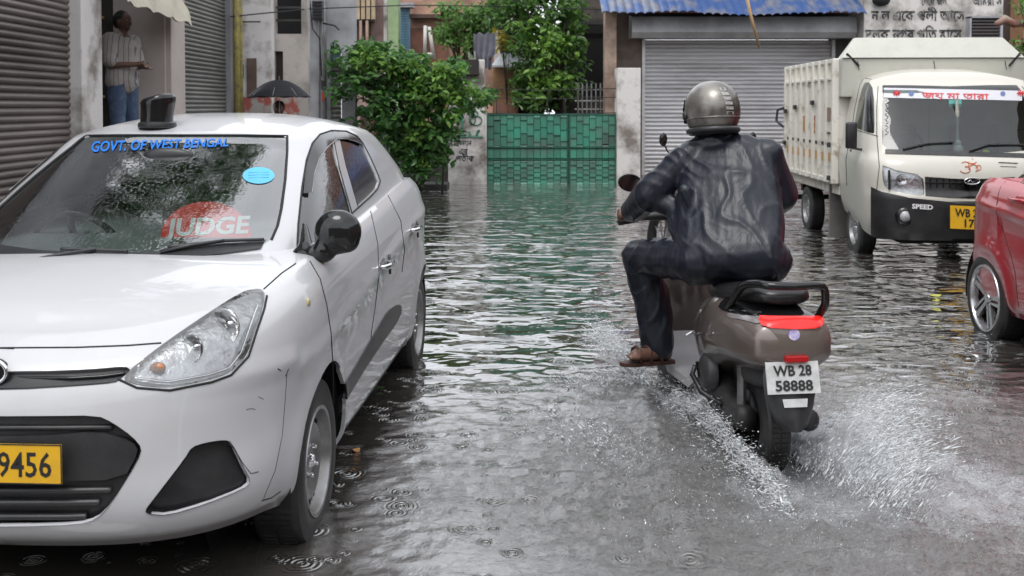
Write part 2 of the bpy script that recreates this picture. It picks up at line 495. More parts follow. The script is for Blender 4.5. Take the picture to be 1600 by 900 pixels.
white = dropmat('white car paint', (.50, .50, .515), .32, .7, gamt=.22, grime=(.4, .36, .32))
red = dropmat('red car paint', (.38, .018, .028), .28, .8, drops=.2, gamt=.1, grime=(.2, .05, .05))
cream = dropmat('cream truck paint', (.56, .54, .48), .38, .4, gamt=.15, grime=(.35, .3, .22), drops=.15)
blackp = mat('black plastic', (.014, .014, .016), .38, col2=(.03, .03, .031), vscale=7, bump=.08, bscale=200)
blackg = mat('gloss black', (.008, .008, .009), .08, col2=(.012, .012, .012), vscale=6)
gap = mat('panel gap dark', (.012, .012, .013), .7, var=.2)
rubber = mat('tyre rubber', (.014, .014, .015), .5, col2=(.035, .034, .033), vscale=9, bump=.15, bscale=60)
steel = mat('silver steel', (.36, .36, .37), .38, .7, col2=(.22, .21, .2), vscale=8)
chrome = mat('chrome', (.75, .75, .76), .08, 1, var=.15)
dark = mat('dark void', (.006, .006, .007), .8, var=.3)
amber = mat('amber plastic', (.8, .25, .03), .2, var=.2, coat=.5)
amberdull = mat('orange bulb plastic', (.5, .2, .08), .3, var=.2)
redl = mat('red lens', (.55, .01, .01), .12, var=.2, coat=.6)
plate_y = mat('yellow plate', (.75, .42, .02), .35, col2=(.6, .34, .03), vscale=14, lo=.5, hi=.8)
plate_w = mat('white plate', (.6, .6, .6), .4, col2=(.45, .45, .44), vscale=20)
ink = mat('black ink', (.015, .015, .015), .5, var=.2)
seatm = mat('grey seat cloth', (.045, .045, .05), .9, var=.3, vscale=10)
dash_m = mat('dashboard plastic', (.03, .03, .032), .6, var=.3)
skinm = mat('brown skin', (.14, .07, .047), .5, var=.2, vscale=12)
whitetxt = mat('white lettering', (.75, .75, .75), .5, var=.08)
bluetxt = mat('blue lettering', (.01, .17, .62), .4, var=.1)

def beng(name, body, m, parent, fn, size=1, bold=.0, ext=0):
    me = textmesh(body, size, ext, 2, 0, bold, 'LEFT')
    W_ = max(v.co.x for v in me.vertices)
    for v in me.vertices: v.co = fn(v.co.x / W_, v.co.y / size)
    return link(name, me, parent, m)
# ---------------------------------------------------------------- hatchbacks
def steel_wheel(parent, loc, out, r=.285, wid=.165, kind='steel', rz=0):
    """wheel > tyre, rim ; axle along y, 'out' = +1/-1 side that faces out"""
    hub = MB(); o = out
    hub.lathe([(0, -.05 * o), (.13, -.05 * o), (.13, .01 * o), (0, .01 * o)], 24)
    h = hub.build('wheel', dark, parent, smooth=True, auto=40, loc=loc)
    h.rotation_euler = (0, 0, rz)
    ri = {'steel': .186, 'alloy': .213, 'truck': .170, 'scoot': .130}[kind]; w2 = wid / 2
    prof = [(ri, -w2 * .95), (ri + .012, -w2 * 1.0), (r * .86, -w2 * 1.06), (r * .965, -w2 * .93), (r, -w2 * .72), (r, w2 * .72), (r * .965, w2 * .93), (r * .86, w2 * 1.06), (ri + .012, w2), (ri, w2 * .95), (ri, -w2 * .95)]
    tb = MB().lathe(prof, 56)
    for gx in (-.35, 0, .35):
        pass
    for i in range(72):                                   # tread blocks
        a = 2 * math.pi * i / 72
        for s in (-1, 1):
            M = Matrix.Rotation(a, 4, 'Y')
            tb.box((r - .004, s * w2 * .1, -.008), (r + .0035, s * w2 * .66, .0075), M)
    tb.build('tyre', rubber, h, smooth=True, auto=35)
    y0 = w2 * .95 * o
    b = MB()
    if kind in ('steel', 'truck'):
        R1 = ri
        b.lathe([(R1 + .004, y0), (R1 + .002, y0 + .006 * o), (R1 - .010, y0 + .004 * o), (R1 - .016, y0 - .012 * o), (R1 - .022, y0 - .04 * o), (R1 - .026, y0 - .045 * o),
                 (R1 * .80, y0 - .045 * o), (R1 * .68, y0 - .020 * o), (R1 * .55, y0 - .022 * o), (R1 * .40, y0 - .040 * o), (R1 * .30, y0 - .03 * o), (R1 * .16, y0 - .025 * o), (0, y0 - .025 * o)], 56)
        b.lathe([(R1, -w2 * .9), (R1 - .004, 0), (R1 - .02, y0 - .045 * o)], 40)
        d = b; d.m = 1; n = 16 if kind == 'steel' else 10
        for i in range(n):
            a = 2 * math.pi * i / n
            c = V((R1 * .80 * math.cos(a), y0 - .038 * o, R1 * .80 * math.sin(a)))
            M = Matrix.Rotation(-a, 4, 'Y')
            d.ell(c, (.013, .012, .010), M, 10, 6)
        d.m = 2
        for i in range(4 if kind == 'steel' else 5):
            a = 2 * math.pi * i / (4 if kind == 'steel' else 5) + .5
            c = V((.05 * math.cos(a), y0 - .02 * o, .05 * math.sin(a)))
            d.lathe([(0, .012 * o), (.008, .01 * o), (.010, 0), (.010, -.012 * o)], 10, Matrix.Translation(c))
        d.lathe([(0, y0 - .012 * o), (.020, y0 - .014 * o), (.027, y0 - .028 * o)], 18)
        b.build('rim', [steel, dark, chrome], h, smooth=True, auto=50)
    elif kind == 'alloy':
        R1 = ri
        b.lathe([(R1 + .003, y0), (R1, y0 + .008 * o), (R1 - .012, y0 + .006 * o), (R1 - .018, y0 - .01 * o), (R1 - .02, y0 - .06 * o)], 60)
        for i in range(5):
            M = Matrix.Rotation(2 * math.pi * i / 5 + .2, 4, 'Y')
            for (xa, za, xb, zb_, wd_) in ((.03, .012, R1 - .012, .075, .013), (.035, -.02, R1 - .02, .018, .008)):
                p = V((xb - xa, 0, zb_ - za)).normalized(); q = V((-p.z, 0, p.x)) * wd_
                A = V((xa, y0 - .02 * o, za)); B = V((xb, y0 - .004 * o, zb_)); D = V((0, .018 * o, 0))
                vs = [A - q, A + q, B + q * 1.3, B - q * 1.3]; vs = [M @ v for v in vs + [v - D for v in vs]]
                b.add(vs, [(0, 1, 2, 3), (7, 6, 5, 4), (0, 4, 5, 1), (1, 5, 6, 2), (2, 6, 7, 3), (3, 7, 4, 0)])
        b.lathe([(0, y0 - .008 * o), (.028, y0 - .01 * o), (.034, y0 - .03 * o)], 20)
        rim = b.build('rim', mat('alloy silver', (.55, .55, .56), .25, .8, var=.15), h, smooth=True, auto=30)
        MB().lathe([(R1 - .01, y0 - .03 * o), (R1 - .03, y0 - .055 * o), (.06, y0 - .05 * o), (0, y0 - .04 * o)], 40).build('rim_backing', blackg, rim, smooth=True)
    return h

def car_shells(sgn):
    xf = table([(0, .690), (.08, .745), (.22, .780), (.4, .790), (.58, .782), (.74, .762), (.85, .735), (.93, .695), (1, .600)])
    wd = table([(0, .765), (.08, .80), (.25, .815), (.5, .825), (.72, .828), (.86, .812), (.95, .785), (1, .745)])
    zb = table([(-3, .25), (-2.0, .22), (-.5, .21), (.2, .23), (.45, .25), (.8, .235)])
    zt = table([(-2.95, 1.06), (-2.4, 1.10), (-1.5, 1.045), (-.5, .985), (0, .955), (.3, .91), (.5, .865), (.62, .83), (.8, .80)])
    H = table([(-3, 1.0), (-1, 1.0), (0.0, .985), (.2, .96), (.4, .915), (.6, .85)])
    xr = table([(0, -2.86), (.2, -2.96), (.5, -2.97), (.8, -2.93), (1, -2.86)])
    def ym(x, z, t):
        zc = .70 + (-x) * .085 if x < .3 else .70                  # shoulder crease rising to the rear
        d = (z - zc)
        k = 1 + (.012 * max(0, 1 - abs(d) / .05) - .016 * math.exp(-((d + .13) / .09) ** 2) * (1 if x < -.2 and x > -2.2 else .25))
        for ax in (0, -2.425):                                      # arch flares
            r = math.hypot(x - ax, z - .285)
            k += .016 * math.exp(-((r - .33) / .05) ** 2)
        k -= .03 * max(0, (-x - 2.2) / .8) ** 2
        return k
    A = shell(xf, xr, wd, zb, zt, H, 0, -2.35, 2.55, 3.2, sgn, nt=56, nc=18, ns=(60, 90, 26), ymod=ym, sp=(.42, -2.7), pw=2.6, nft=table([(0, 3.3), (.2, 3.1), (.45, 2.65), (1, 2.5)]))
    xf2 = table([(0, .12), (.5, -.36), (1, -.83)])
    xr2 = table([(0, -2.90), (.5, -2.76), (1, -2.52)])
    wd2 = table([(0, .742), (.35, .695), (.7, .625), (.9, .575), (1, .535)])
    zb2 = table([(-3, 1.02), (-2.4, 1.05), (-1.5, 1.00), (-.5, .95), (.15, .90)])
    zt2 = table([(-2.55, 1.34), (-2.2, 1.38), (-1.7, 1.405), (-1.2, 1.395), (-.83, 1.355)])
    H2 = table([(-2.55, 1.395), (-2.1, 1.45), (-1.6, 1.475), (-1.2, 1.455), (-.83, 1.385)])
    B = shell(xf2, xr2, wd2, zb2, zt2, H2, -1.15, -2.2, 3.6, 3.2, sgn, nt=44, nc=18, ns=(44, 60, 24), sp=(-.9, -2.4), pw=3.0)
    return A, B

def hatchback(name, label, loc, rz, paint, sgn, detail, group=None):
    root = thing(name, label, 'car', loc, rz, group)
    Mw = Matrix.Translation(loc) @ Matrix.Rotation(rz, 4, 'Z')
    A, B = car_shells(sgn)
    if not detail:
        for v in B.verts: v.co.x = v.co.x * .87 + .02; v.co.z -= .05
        for v in A.verts:
            if v.co.z > .7: v.co.z = .7 + (v.co.z - .7) * .86
    A2 = mirror(A.copy()); B2 = mirror(B.copy()); bvA = BVHTree.FromBMesh(A2); bvB = BVHTree.FromBMesh(B2); A2.free(); B2.free()
    C = Proj('cam', Mw); Yp = Proj('y' if sgn > 0 else 'Y'); Xp = Proj('x')
    sd = lambda f: sgn * f.calc_center_median().y > .4
    for ax in (0, -2.425):
        k = (.325, .318)[ax != 0]
        circ = [(ax + k * math.cos(2 * math.pi * i / 40), .292 + k * math.sin(2 * math.pi * i / 40)) for i in range(40)]
        if ax: circ = [(x, z) for x, z in circ]
        cut(A, Yp, circ, extra=sd).free()
    glass = []; seams = []
    if detail:
        # front lamps and openings, outlines read off the photograph
        hl = smoothpoly([(186, 591), (250, 540), (320, 492), (378, 455), (404, 450), (415, 457), (411, 482), (400, 512), (386, 556), (360, 583), (330, 594), (265, 607), (215, 603)], 2)
        lens = cut(A, C, hl)
        strip = cut(A, C, smoothpoly([(-200, 581), (60, 580), (140, 577), (196, 572), (205, 578), (188, 592), (180, 598), (120, 603), (20, 609), (-200, 610)], 1))
        grille = cut(A, C, smoothpoly([(-220, 651), (60, 650), (152, 649), (176, 660), (207, 682), (222, 700), (216, 720), (172, 790), (150, 812), (120, 820), (30, 823), (-220, 824)], 1))
        fog = cut(A, C, smoothpoly([(300, 698), (322, 691), (350, 687), (362, 690), (380, 728), (393, 752), (380, 764), (320, 788), (262, 805), (232, 803), (227, 797), (240, 780), (290, 715)], 1))
        clad = cut(A, C, smoothpoly([(528, 645), (534, 606), (554, 572), (590, 510), (605, 485), (624, 474), (627, 486), (618, 506), (596, 535), (560, 590)], 1))
        ws = cut(B, C, [(-60, 212), (140, 213), (272, 211), (380, 211), (443, 212), (449, 216), (449, 235), (446, 280), (440, 325), (434, 352), (426, 372), (415, 380), (330, 391), (255, 398), (150, 403), (0, 405), (-60, 405)])
        fw = cut(B, C, [(463, 414), (466, 350), (472, 292), (479, 250), (488, 224), (500, 210), (515, 206), (519, 222), (530, 262), (545, 312), (550, 333), (520, 360), (490, 390)])
        rw = cut(B, C, [(528, 205), (541, 206), (556, 213), (566, 224), (576, 245), (588, 272), (592, 283), (588, 294), (578, 305), (559, 322), (552, 300), (540, 258)])
    else:
        ws = cut(B, Xp, [(-.9, .98), (-.9, 1.37), (sgn * .50, 1.365), (sgn * .53, 1.34), (sgn * .60, 1.1), (sgn * .645, .98)] if sgn > 0 else [(.9, .98), (.9, 1.37), (-.50, 1.365), (-.53, 1.34), (-.60, 1.1), (-.645, .98)])
        fw = cut(B, Yp, [(x * .87 + .02, z - .05) for x, z in [(-.02, .97), (-.45, 1.2), (-.72, 1.33), (-1.2, 1.375), (-1.28, 1.375), (-1.26, 1.02)]])
        rw = cut(B, Yp, [(x * .87 + .02, z - .05) for x, z in [(-1.34, 1.025), (-1.35, 1.375), (-1.8, 1.37), (-2.05, 1.33), (-2.32, 1.17), (-2.36, 1.09), (-2.2, 1.075)]])
        tl = cut(A, Yp, smoothpoly([(-2.62, .93), (-2.60, .87), (-2.95, .83), (-2.99, .87), (-2.97, .95)], 1))
        movebm(tl, .004); finish(tl, 'tail_light', redl, root, 'pair')
        lens = cut(A, Yp, smoothpoly([(.25, .86), (.40, .83), (.8, .68), (.8, .60), (.45, .68)], 1)); strip = grille = fog = clad = None
    # body panels
    rimwall(A, vec=None, off=-.014)
    finish(A, 'body', paint, root)
    rimwall(B, off=-.012)
    finish(B, 'cabin', paint, root)
    g1 = glassmat('wet windscreen', (.66, .74, .72), .08, .17, 70, 0); g2 = glassmat('tinted side glass', (.06, .065, .07), .10, .03, 140)
    movebm(ws, -.004); bv_ws = BVHTree.FromBMesh(ws); finish(ws, 'windscreen', g1, root)
    movebm(fw, -.006); finish(fw, 'side_window', g2, root, 'pair')
    movebm(rw, -.006); finish(rw, 'side_window', g2, root, 'pair')
    # seals and door gaps
    def line(pts, P=C, bv=bvA, r=.0022, off=.0, both=True):
        q = onsurf(bv, P, pts, off, 8)
        if len(q) > 1:
            seams.append((q, r))
            if both: seams.append((mir(q), r))
    if detail:
        line([(449, 212), (449, 235), (446, 280), (440, 325), (434, 352), (424, 375)], bv=bvB, r=.005, off=.001)
        line([(280, 211), (380, 211), (449, 212)], bv=bvB, r=.004, off=.001)
        line([(463, 414), (466, 350), (472, 292), (479, 250), (488, 224), (500, 210), (518, 204), (541, 205), (558, 213), (567, 224), (578, 245), (590, 272), (594, 283), (590, 295), (579, 307), (550, 333), (520, 360), (490, 390), (463, 414)], bv=bvB, r=.0045)
        line([(519, 206), (530, 262), (550, 333)], bv=bvB, r=.003); line([(528, 205), (541, 258), (559, 323)], bv=bvB, r=.003)
        line([(-40, 544), (120, 543), (200, 540), (252, 536)], r=.003)
        line([(412, 452), (440, 427), (462, 412)], r=.003)
        line([(484, 408), (500, 436), (510, 475), (517, 520), (520, 570), (521, 632)], r=.0028)
        line([(579, 330), (590, 380), (592, 430), (586, 480), (580, 520), (578, 552)], r=.0025)
        line([(606, 305), (626, 345), (632, 390), (628, 425)], r=.0025)
        line([(417, 462), (413, 482), (402, 514), (388, 557), (361, 586), (331, 597), (265, 610), (214, 606), (184, 592)], r=.004, off=.0)
        line([(448, 585), (446, 620), (441, 680), (430, 735), (412, 778)], r=.0011)
        # scrapes on the bumper
        for pts, rr in (([(350, 690), (366, 700), (378, 722), (392, 740), (404, 737)], .0022), ([(409, 782), (424, 778), (438, 768)], .0035), ([(385, 640), (393, 638), (399, 640)], .0014), ([(434, 576), (439, 579)], .003), ([(446, 588), (451, 576)], .003), ([(404, 620), (412, 624)], .0014)):
            line(pts, r=rr * .6, both=False)
    else:
        line([(x * .87 + .02, z - .05) for x, z in [(-.02, .97), (-.45, 1.2), (-.72, 1.335), (-1.2, 1.38), (-1.8, 1.375), (-2.05, 1.335), (-2.33, 1.17), (-2.38, 1.09), (-2.2, 1.07), (-.02, .965)]], P=Yp, bv=bvB, r=.006)
        line([(.05, .93), (.12, .6), (.1, .3)], P=Yp); line([(-1.28, 1.0), (-1.24, .3)], P=Yp)
        line([(-2.3, 1.07), (-2.22, .78), (-2.05, .60), (-2.0, .5), (-1.98, .3)], P=Yp)
    b = MB()
    for q, r in seams: b.tube(q, r, 6)
    b.build('panel_gap', gap, root, smooth=True)
    # underbody and wheel wells
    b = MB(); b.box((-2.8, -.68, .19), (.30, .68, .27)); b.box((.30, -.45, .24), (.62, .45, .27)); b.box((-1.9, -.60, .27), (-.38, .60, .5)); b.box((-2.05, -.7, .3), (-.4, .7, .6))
    for ax in (0, -2.425):
        for s in (-1, 1): b.lathe([(.352, s * .50), (.352, s * .79)], 30, Matrix.Translation((ax, 0, .292)), a0=R(-10), a1=R(190)); b.lathe([(0, s * .5), (.352, s * .5)], 30, Matrix.Translation((ax, 0, .292)))
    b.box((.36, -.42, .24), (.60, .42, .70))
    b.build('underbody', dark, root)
    for ax in (0, -2.425):
        for s in (-1, 1):
            steel_wheel(root, (ax, s * (.715 if detail else .735), .275), s, .285, .165, 'steel' if detail else 'alloy')
    # cabin interior
    b = MB(); b.box((-.55, -.62, .55), (.02, .62, .955)); b.box((-.5, -.60, .955), (-.15, -.1, .985))
    b.build('dashboard', dash_m, root, bevel=.03)
    for (sx, sy) in ((-1.15, .33), (-1.15, -.33), (-2.1, .33), (-2.1, -.33)):
        s_ = MB(); s_.box((sx - .25, sy - .23, .42), (sx + .28, sy + .23, .60))
        M = Matrix.Translation((sx - .22, sy, .6)) @ Matrix.Rotation(R(-14), 4, 'Y')
        s_.box((-.07, -.22, 0), (.07, .22, .55), M); s_.box((-.05, -.12, .57), (.05, .12, .74), M)
        s_.build('seat', seatm, root, bevel=.04, smooth=True, auto=60)
    M = Matrix.Translation((-.62, -.34, .92)) @ Matrix.Rotation(R(-62), 4, 'Y')
    st = MB(); st.tube([M @ V((.18 * math.cos(a), .18 * math.sin(a), 0)) for a in [2 * math.pi * i / 30 for i in range(30)]], .014, 8, closed=True)
    for a in (0, 2.1, 4.2): st.tube([M @ V((0, 0, -.02)), M @ V((.18 * math.cos(a), .18 * math.sin(a), 0))], .016, 6)
    st.build('steering_wheel', blackp, root, smooth=True)
    MB().ell((-.72, 0, 1.30), (.02, .11, .035)).build('rear_view_mirror', blackp, root, smooth=True)
    # door handles
    hm = chrome if detail else paint
    for (hx, hz) in ((-1.08, .80), (-1.98, .86)) if detail else ((-1.05, .86), (-1.98, .94)):
        for s in (-1, 1):
            o_, d_ = V((hx, s * 3, hz)), V((0, -s, 0)); h = bvA.ray_cast(V((hx, sgn * 3, hz)), V((0, -sgn, 0)))
            y = abs(h[0].y) if h[0] else .82
            pts = [V((hx + .085, s * (y - .002), hz)), V((hx + .07, s * (y + .022), hz)), V((hx + .03, s * (y + .032), hz)), V((hx - .05, s * (y + .032), hz)), V((hx - .08, s * (y + .024), hz + .001)), V((hx - .095, s * (y - .002), hz))]
            hh = MB().tube(pts, [.013, .016, .016, .015, .015, .012], 10, flat=.7).build('door_handle', hm, root, smooth=True)
            MB().ell((hx - .0, s * (y - .006), hz), (.075, .009, .034), None, 18, 8).build('handle_recess', paint if not detail else steel, hh, smooth=True)
            if detail: MB().tube([V((hx - .13, s * (y + .004), hz + .03)), V((hx - .135, s * (y + .006), hz - .06))], .006, 6).build('edge_guard', blackg, root, smooth=True)
    # mirrors
    for s in (-1, 1):
        mp = [V((-.22, s * .69, .955)), V((-.20, s * .74, .965)), V((-.17, s * .78, .985))]
        me = blob([('c', mp[0], mp[1], .045, .036), ('c', mp[1], mp[2], .036, .045), ('c', V((-.18, s * .80, 1.03)), V((-.18, s * .80, 1.085)), .052, .042), ('c', V((-.18, s * .86, 1.025)), V((-.18, s * .855, 1.075)), .050, .038), ('e', V((-.18, s * .828, 1.052)), (.058, .088, .082)), ('c', V((-.22, s * .70, .985)), V((-.34, s * .665, 1.06)), .03, .012)], .008, 4)
        mo = link('wing_mirror', me, root, blackg if detail else paint)
        MB().ell((-.236, s * .83, 1.05), (.006, .062, .062)).build('mirror_glass', chrome, mo, smooth=True)
    if not detail:
        movebm(lens, .002); finish(lens, 'headlight', glassmat('lamp glass', (.9, .9, .9), 0, .05), root, 'pair')
        return root, Mw, bvA, bvB, bv_ws
    # --- front details of the near car
    bk = lens.copy()
    lg = finish(lens, 'headlight', glassmat('lamp glass', (.86, .87, .87), .12, .05, 60), root, 'pair')
    for k, lo_ in enumerate(lg):
        b2 = bk.copy()
        if k:
            for v in b2.verts: v.co.y *= -1
            bmesh.ops.reverse_faces(b2, faces=b2.faces)
        c0 = sum((v.co for v in b2.verts), V()) / len(b2.verts)
        for v in b2.verts:
            q = v.co - c0; v.co = c0 + q * .97 + V((-.030, 0, -.004))
        bm3 = rimwall(b2, vec=(.030, 0, .002), off=0)
        me = bpy.data.meshes.new('reflector'); bm3.to_mesh(me); bm3.free()
        rfm = mat('lamp reflector', (.55, .56, .57), .22, .6, col2=(.38, .38, .39), vscale=14, lo=.42, hi=.62, bump=.5, bscale=45, detail=3)
        link('reflector', me, lo_, rfm, True)
        s = -1 if k else 1
        # two round lamp bowls, a bulb and an amber bulb
        for (u, v_, rr, nm, mm) in ((352, 510, .058, 'lamp_bowl', chrome), (300, 545, .040, 'lamp_bowl', chrome), (243, 577, .024, 'indicator_bulb', amberdull)):
            o_, d_ = C.rayd(u, v_); h = bvA.ray_cast(o_, d_)
            p = h[0] + V((-.022, 0, 0)); p.y *= s
            b4 = MB()
            if nm == 'lamp_bowl':
                b4.lathe([(rr, .012), (rr * .96, .004), (rr * .8, -.006), (rr * .5, -.014), (rr * .22, -.016), (rr * .2, .002), (0, .004)], 28, Matrix.Translation(p) @ Matrix.Rotation(R(-28 * s), 4, 'Z'), 'x')
            else: b4.ell(p + V((.004, 0, 0)), (.014, rr, rr * .7))
            b4.build(nm, mm, lo_, smooth=True)
        # silver trim along the lamp's lower edge
        q = onsurf(bvA, C, [(205, 590), (262, 597), (325, 586), (358, 575), (376, 552), (390, 512), (402, 478)], -.004, 6)
        if k: q = mir(q)
        MB().tube(q, .004, 6).build('lamp_trim', chrome, lo_, smooth=True)
    bk.free()
    rimwall(strip, vec=(.018, 0, 0)); movebm(strip, 0, (-.016, 0, 0)); up = finish(strip, 'upper_grille', blackp, root)[0]
    q = onsurf(bvA, C, [(110, 591), (160, 588), (196, 583)], -.008, 10); q = [p for p in q if p.y > .0]
    q = [V((q[0].x, -.0, q[0].z))] + q
    bb = MB(); bb.tube(q, .005, 6); bb.tube(mir(q), .005, 6); bb.build('grille_bar', blackg, up, smooth=True)
    cp = grille.copy()
    rimwall(grille, vec=(.034, 0, 0)); movebm(grille, 0, (-.032, 0, 0)); gr = finish(grille, 'lower_grille', blackp, root)[0]
    for (yy, rr, o2) in ((667, .007, 0), (784, .008, 0), (806, .008, 0), (765, .008, 0)):
        q = [p for p in onsurf(bvA, C, [(-10, yy + 1), (100, yy + 1), (222 - abs(yy - 715) * .95, yy)], -.024, 14) if p.y > 0]
        if len(q) < 2: continue
        q = [V((q[0].x, 0, q[0].z))] + q
        bb = MB(); bb.tube(q, rr, 8, flat=1.3); bb.tube(mir(q), rr, 8, flat=1.3); bb.build('grille_bar', blackp, gr, smooth=True)
    # plain panel behind the plate
    pb = cut(cp, C, smoothpoly([(-220, 684), (60, 684), (150, 676), (205, 692), (214, 708), (190, 752), (60, 755), (-220, 755)], 1)); cp.free()
    movebm(pb, 0, (-.012, 0, 0)); rimwall(pb, vec=(-.02, 0, 0)); finish(pb, 'plate_panel', blackp, gr)
    rimwall(fog, vec=(.04, 0, 0)); movebm(fog, 0, (-.036, 0, 0)); finish(fog, 'fog_light_recess', blackp, root, 'pair')
    movebm(clad, .006); rimwall(clad, off=-.008); finish(clad, 'side_cladding', mat('side film', (.022, .022, .024), .35, var=.3), root, 'pair')
    # side repeater
    o_, d_ = C.rayd(482, 473); h = bvA.ray_cast(o_, d_)[0]
    for s in (1, -1): MB().ell((h.x, s * h.y, h.z), (.016, .006, .016)).build('side_repeater', mat('repeater', (.5, .42, .22), .2, var=.1), root, smooth=True)
    # emblem: a tilted H in a ring
    e = bvA.ray_cast(V((2, .0, .758)), V((-1, 0, 0)))[0]; ex = e.x + .012
    b = MB(); b.tube([V((ex, .075 * math.cos(a), .752 + .042 * math.sin(a))) for a in [2 * math.pi * i / 40 for i in range(40)]], .0065, 8, closed=True)
    b.tube([V((ex, -.045, .722)), V((ex + .002, -.030, .752)), V((ex, -.012, .782))], .007, 8); b.tube([V((ex, .012, .722)), V((ex + .002, .030, .752)), V((ex, .045, .782))], .007, 8)
    b.tube([V((ex + .002, -.030, .745)), V((ex + .003, .030, .759))], .0065, 8)
    em = b.build('emblem', chrome, root, smooth=True)
    MB().lathe([(0, .0), (.07, .0), (.074, -.02)], 30, Matrix.Translation((ex - .006, 0, .752)) @ Matrix.Diagonal((1, 1, .56, 1)), 'x').build('emblem_backing', blackg, em)
    # number plate
    px_ = bvA.ray_cast(V((2, .0, .56)), V((-1, 0, 0)))[0].x + .014
    zc = .515
    pl = MB().box((px_, -.25, zc - .056), (px_ + .003, .268, zc + .056)).build('number_plate', plate_y, root, bevel=.001)
    fr = MB()
    for (a, b_) in (((-.25, zc - .056), (.268, zc - .053)), ((-.25, zc + .053), (.268, zc + .056)), ((.265, zc - .056), (.268, zc + .056)), ((-.25, zc - .056), (-.247, zc + .056))):
        fr.box((px_ + .003, a[0], a[1]), (px_ + .0045, b_[0], b_[1]))
    fr.build('plate_rim', blackp, pl)
    Mt = Matrix(((0, 0, 1, px_ + .0035), (1, 0, 0, .162), (0, 1, 0, zc - .035), (0, 0, 0, 1)))
    text('lettering', '9456', ink, pl, Mt, .098, .0006, bold=.001, sx=.80)
    # cowl, wipers
    q = onsurf(bvB, C, [(120, 399), (255, 394), (330, 387), (415, 376)], -.004, 10); q = [p for p in q if p.y > 0]
    q = [V((q[0].x, 0, q[0].z))] + q
    cw = MB(); g = []
    allq = mir(q)[::-1] + q[1:]
    g = [[p + V((.06, 0, -.02)) for p in allq], [p + V((.015, 0, -.004)) for p in allq], [p + V((-.01, 0, .004)) for p in allq]]
    cw.sheet(g); cw.build('cowl', blackp, root, smooth=True)
    for pts in ([(200, 392), (150, 390), (95, 389)], [(412, 374), (350, 376), (262, 386)]):
        q = onsurf(bvB, C, pts, .016, 10); bb = MB(); bb.tube(q, .006, 6); bb.tube([p + V((0, 0, -.012)) for p in q], .004, 5)
        m_ = q[len(q) // 2]; bb.tube([m_, m_ + V((.05, -.10, -.01)), m_ + V((.09, -.2, -.03))], .007, 6)
        bb.build('wiper', blackp, root, smooth=True)
    # wind deflector over the side windows
    for s in (1, -1):
        o1 = onsurf(bvB, C, [(474, 302), (478, 262), (486, 230), (498, 211), (516, 205), (540, 205), (556, 212), (566, 222)], .004, 5)
        o2 = onsurf(bvB, C, [(488, 300), (491, 272), (499, 248), (512, 230), (527, 217), (542, 217), (556, 221), (566, 226)], .022, 5)
        n_ = min(len(o1), len(o2))
        if s < 0: o1 = mir(o1); o2 = mir(o2)
        bb = MB(); bb.sheet([o1[:n_], [a.lerp(c, .5) + V((0, .006 * s, 0)) for a, c in zip(o1, o2)], o2[:n_]]); wv = bb.build('window_visor', mat('visor smoke', (.02, .02, .021), .12, var=.3), root, smooth=True)
        MB().tube(o2[:n_], .0025, 6).build('visor_edge', steel, wv, smooth=True)
    # blue banner lettering on the windscreen, and the oval sticker
    tm = textmesh('GOVT. OF WEST BENGAL', 1, 0, 3, .25, .02, 'LEFT')
    W_ = max(v.co.x for v in tm.vertices)
    def onws(u, v, off=-.0022):
        o_, d_ = C.rayd(u, v); h = bvB.ray_cast(o_, d_); return h[0] - d_ * off
    for v in tm.vertices:
        f = v.co.x / W_; v.co = onws(141 + 216 * f, 237 - 9 * f - v.co.y * (23 - 5 * f))
    link('banner_lettering', tm, root, bluetxt)
    b = MB(); c0 = onws(404, 274, -.0022); ring = [onws(404 + 25 * math.cos(a), 274 + 13 * math.sin(a), -.0022) for a in [2 * math.pi * i / 28 for i in range(28)]]
    b.add([c0] + ring, [(0, i + 1, (i + 1) % 28 + 1) for i in range(28)])
    stk = b.build('window_sticker', mat('pale blue sticker', (.10, .45, .68), .5, var=.1), root)
    for dy in (-4, 0, 4):
        MB().tube([onws(388, 274 + dy, -.0015), onws(420, 274 + dy - 1, -.0015)], .0009, 5).build('sticker_line', bluetxt, stk)
    return root, Mw, bvA, bvB, bv_ws

CAR_LOC = V((-1.467, 3.79, -.055)); CAR_RZ = math.atan2(-.998, -.0574)
car, MwC, bvA, bvB, bvWS = hatchback('hatchback_car', 'white hatchback with a yellow number plate and blue lettering across the top of its windscreen', CAR_LOC, CAR_RZ, white, 1, True)

# red half-round sign on the dashboard
def on_sign(u, v): return at(u, v, 4.05 + .15 * max(0, (371 - v) / 56))
b = MB(); ring = [on_sign(322 + 71 * math.cos(R(a)), 371 - 56 * math.sin(R(a))) for a in range(0, 181, 6)]
for dy in (0, .004): b.add([p + V((0, dy, 0)) for p in ring], [tuple(range(len(ring)))])
sg = thing('dashboard_sign', 'red half round sign with white lettering JUDGE standing behind the windscreen', 'sign', on_sign(322, 371))
o = b.build('sign_board', mat('red sign card', (.80, .02, .02), .5, var=.1, emit=None), sg); o.location = -sg.location
tm = textmesh('JUDGE', 1, 0, 3, .15, .03, 'LEFT'); W_ = max(v.co.x for v in tm.vertices)
for v in tm.vertices: v.co = on_sign(262 + 130 * v.co.x / W_, 368 - 5 * v.co.x / W_ - v.co.y * 37) - V((0, .004, 0)) - sg.location
link('lettering', tm, sg, whitetxt)

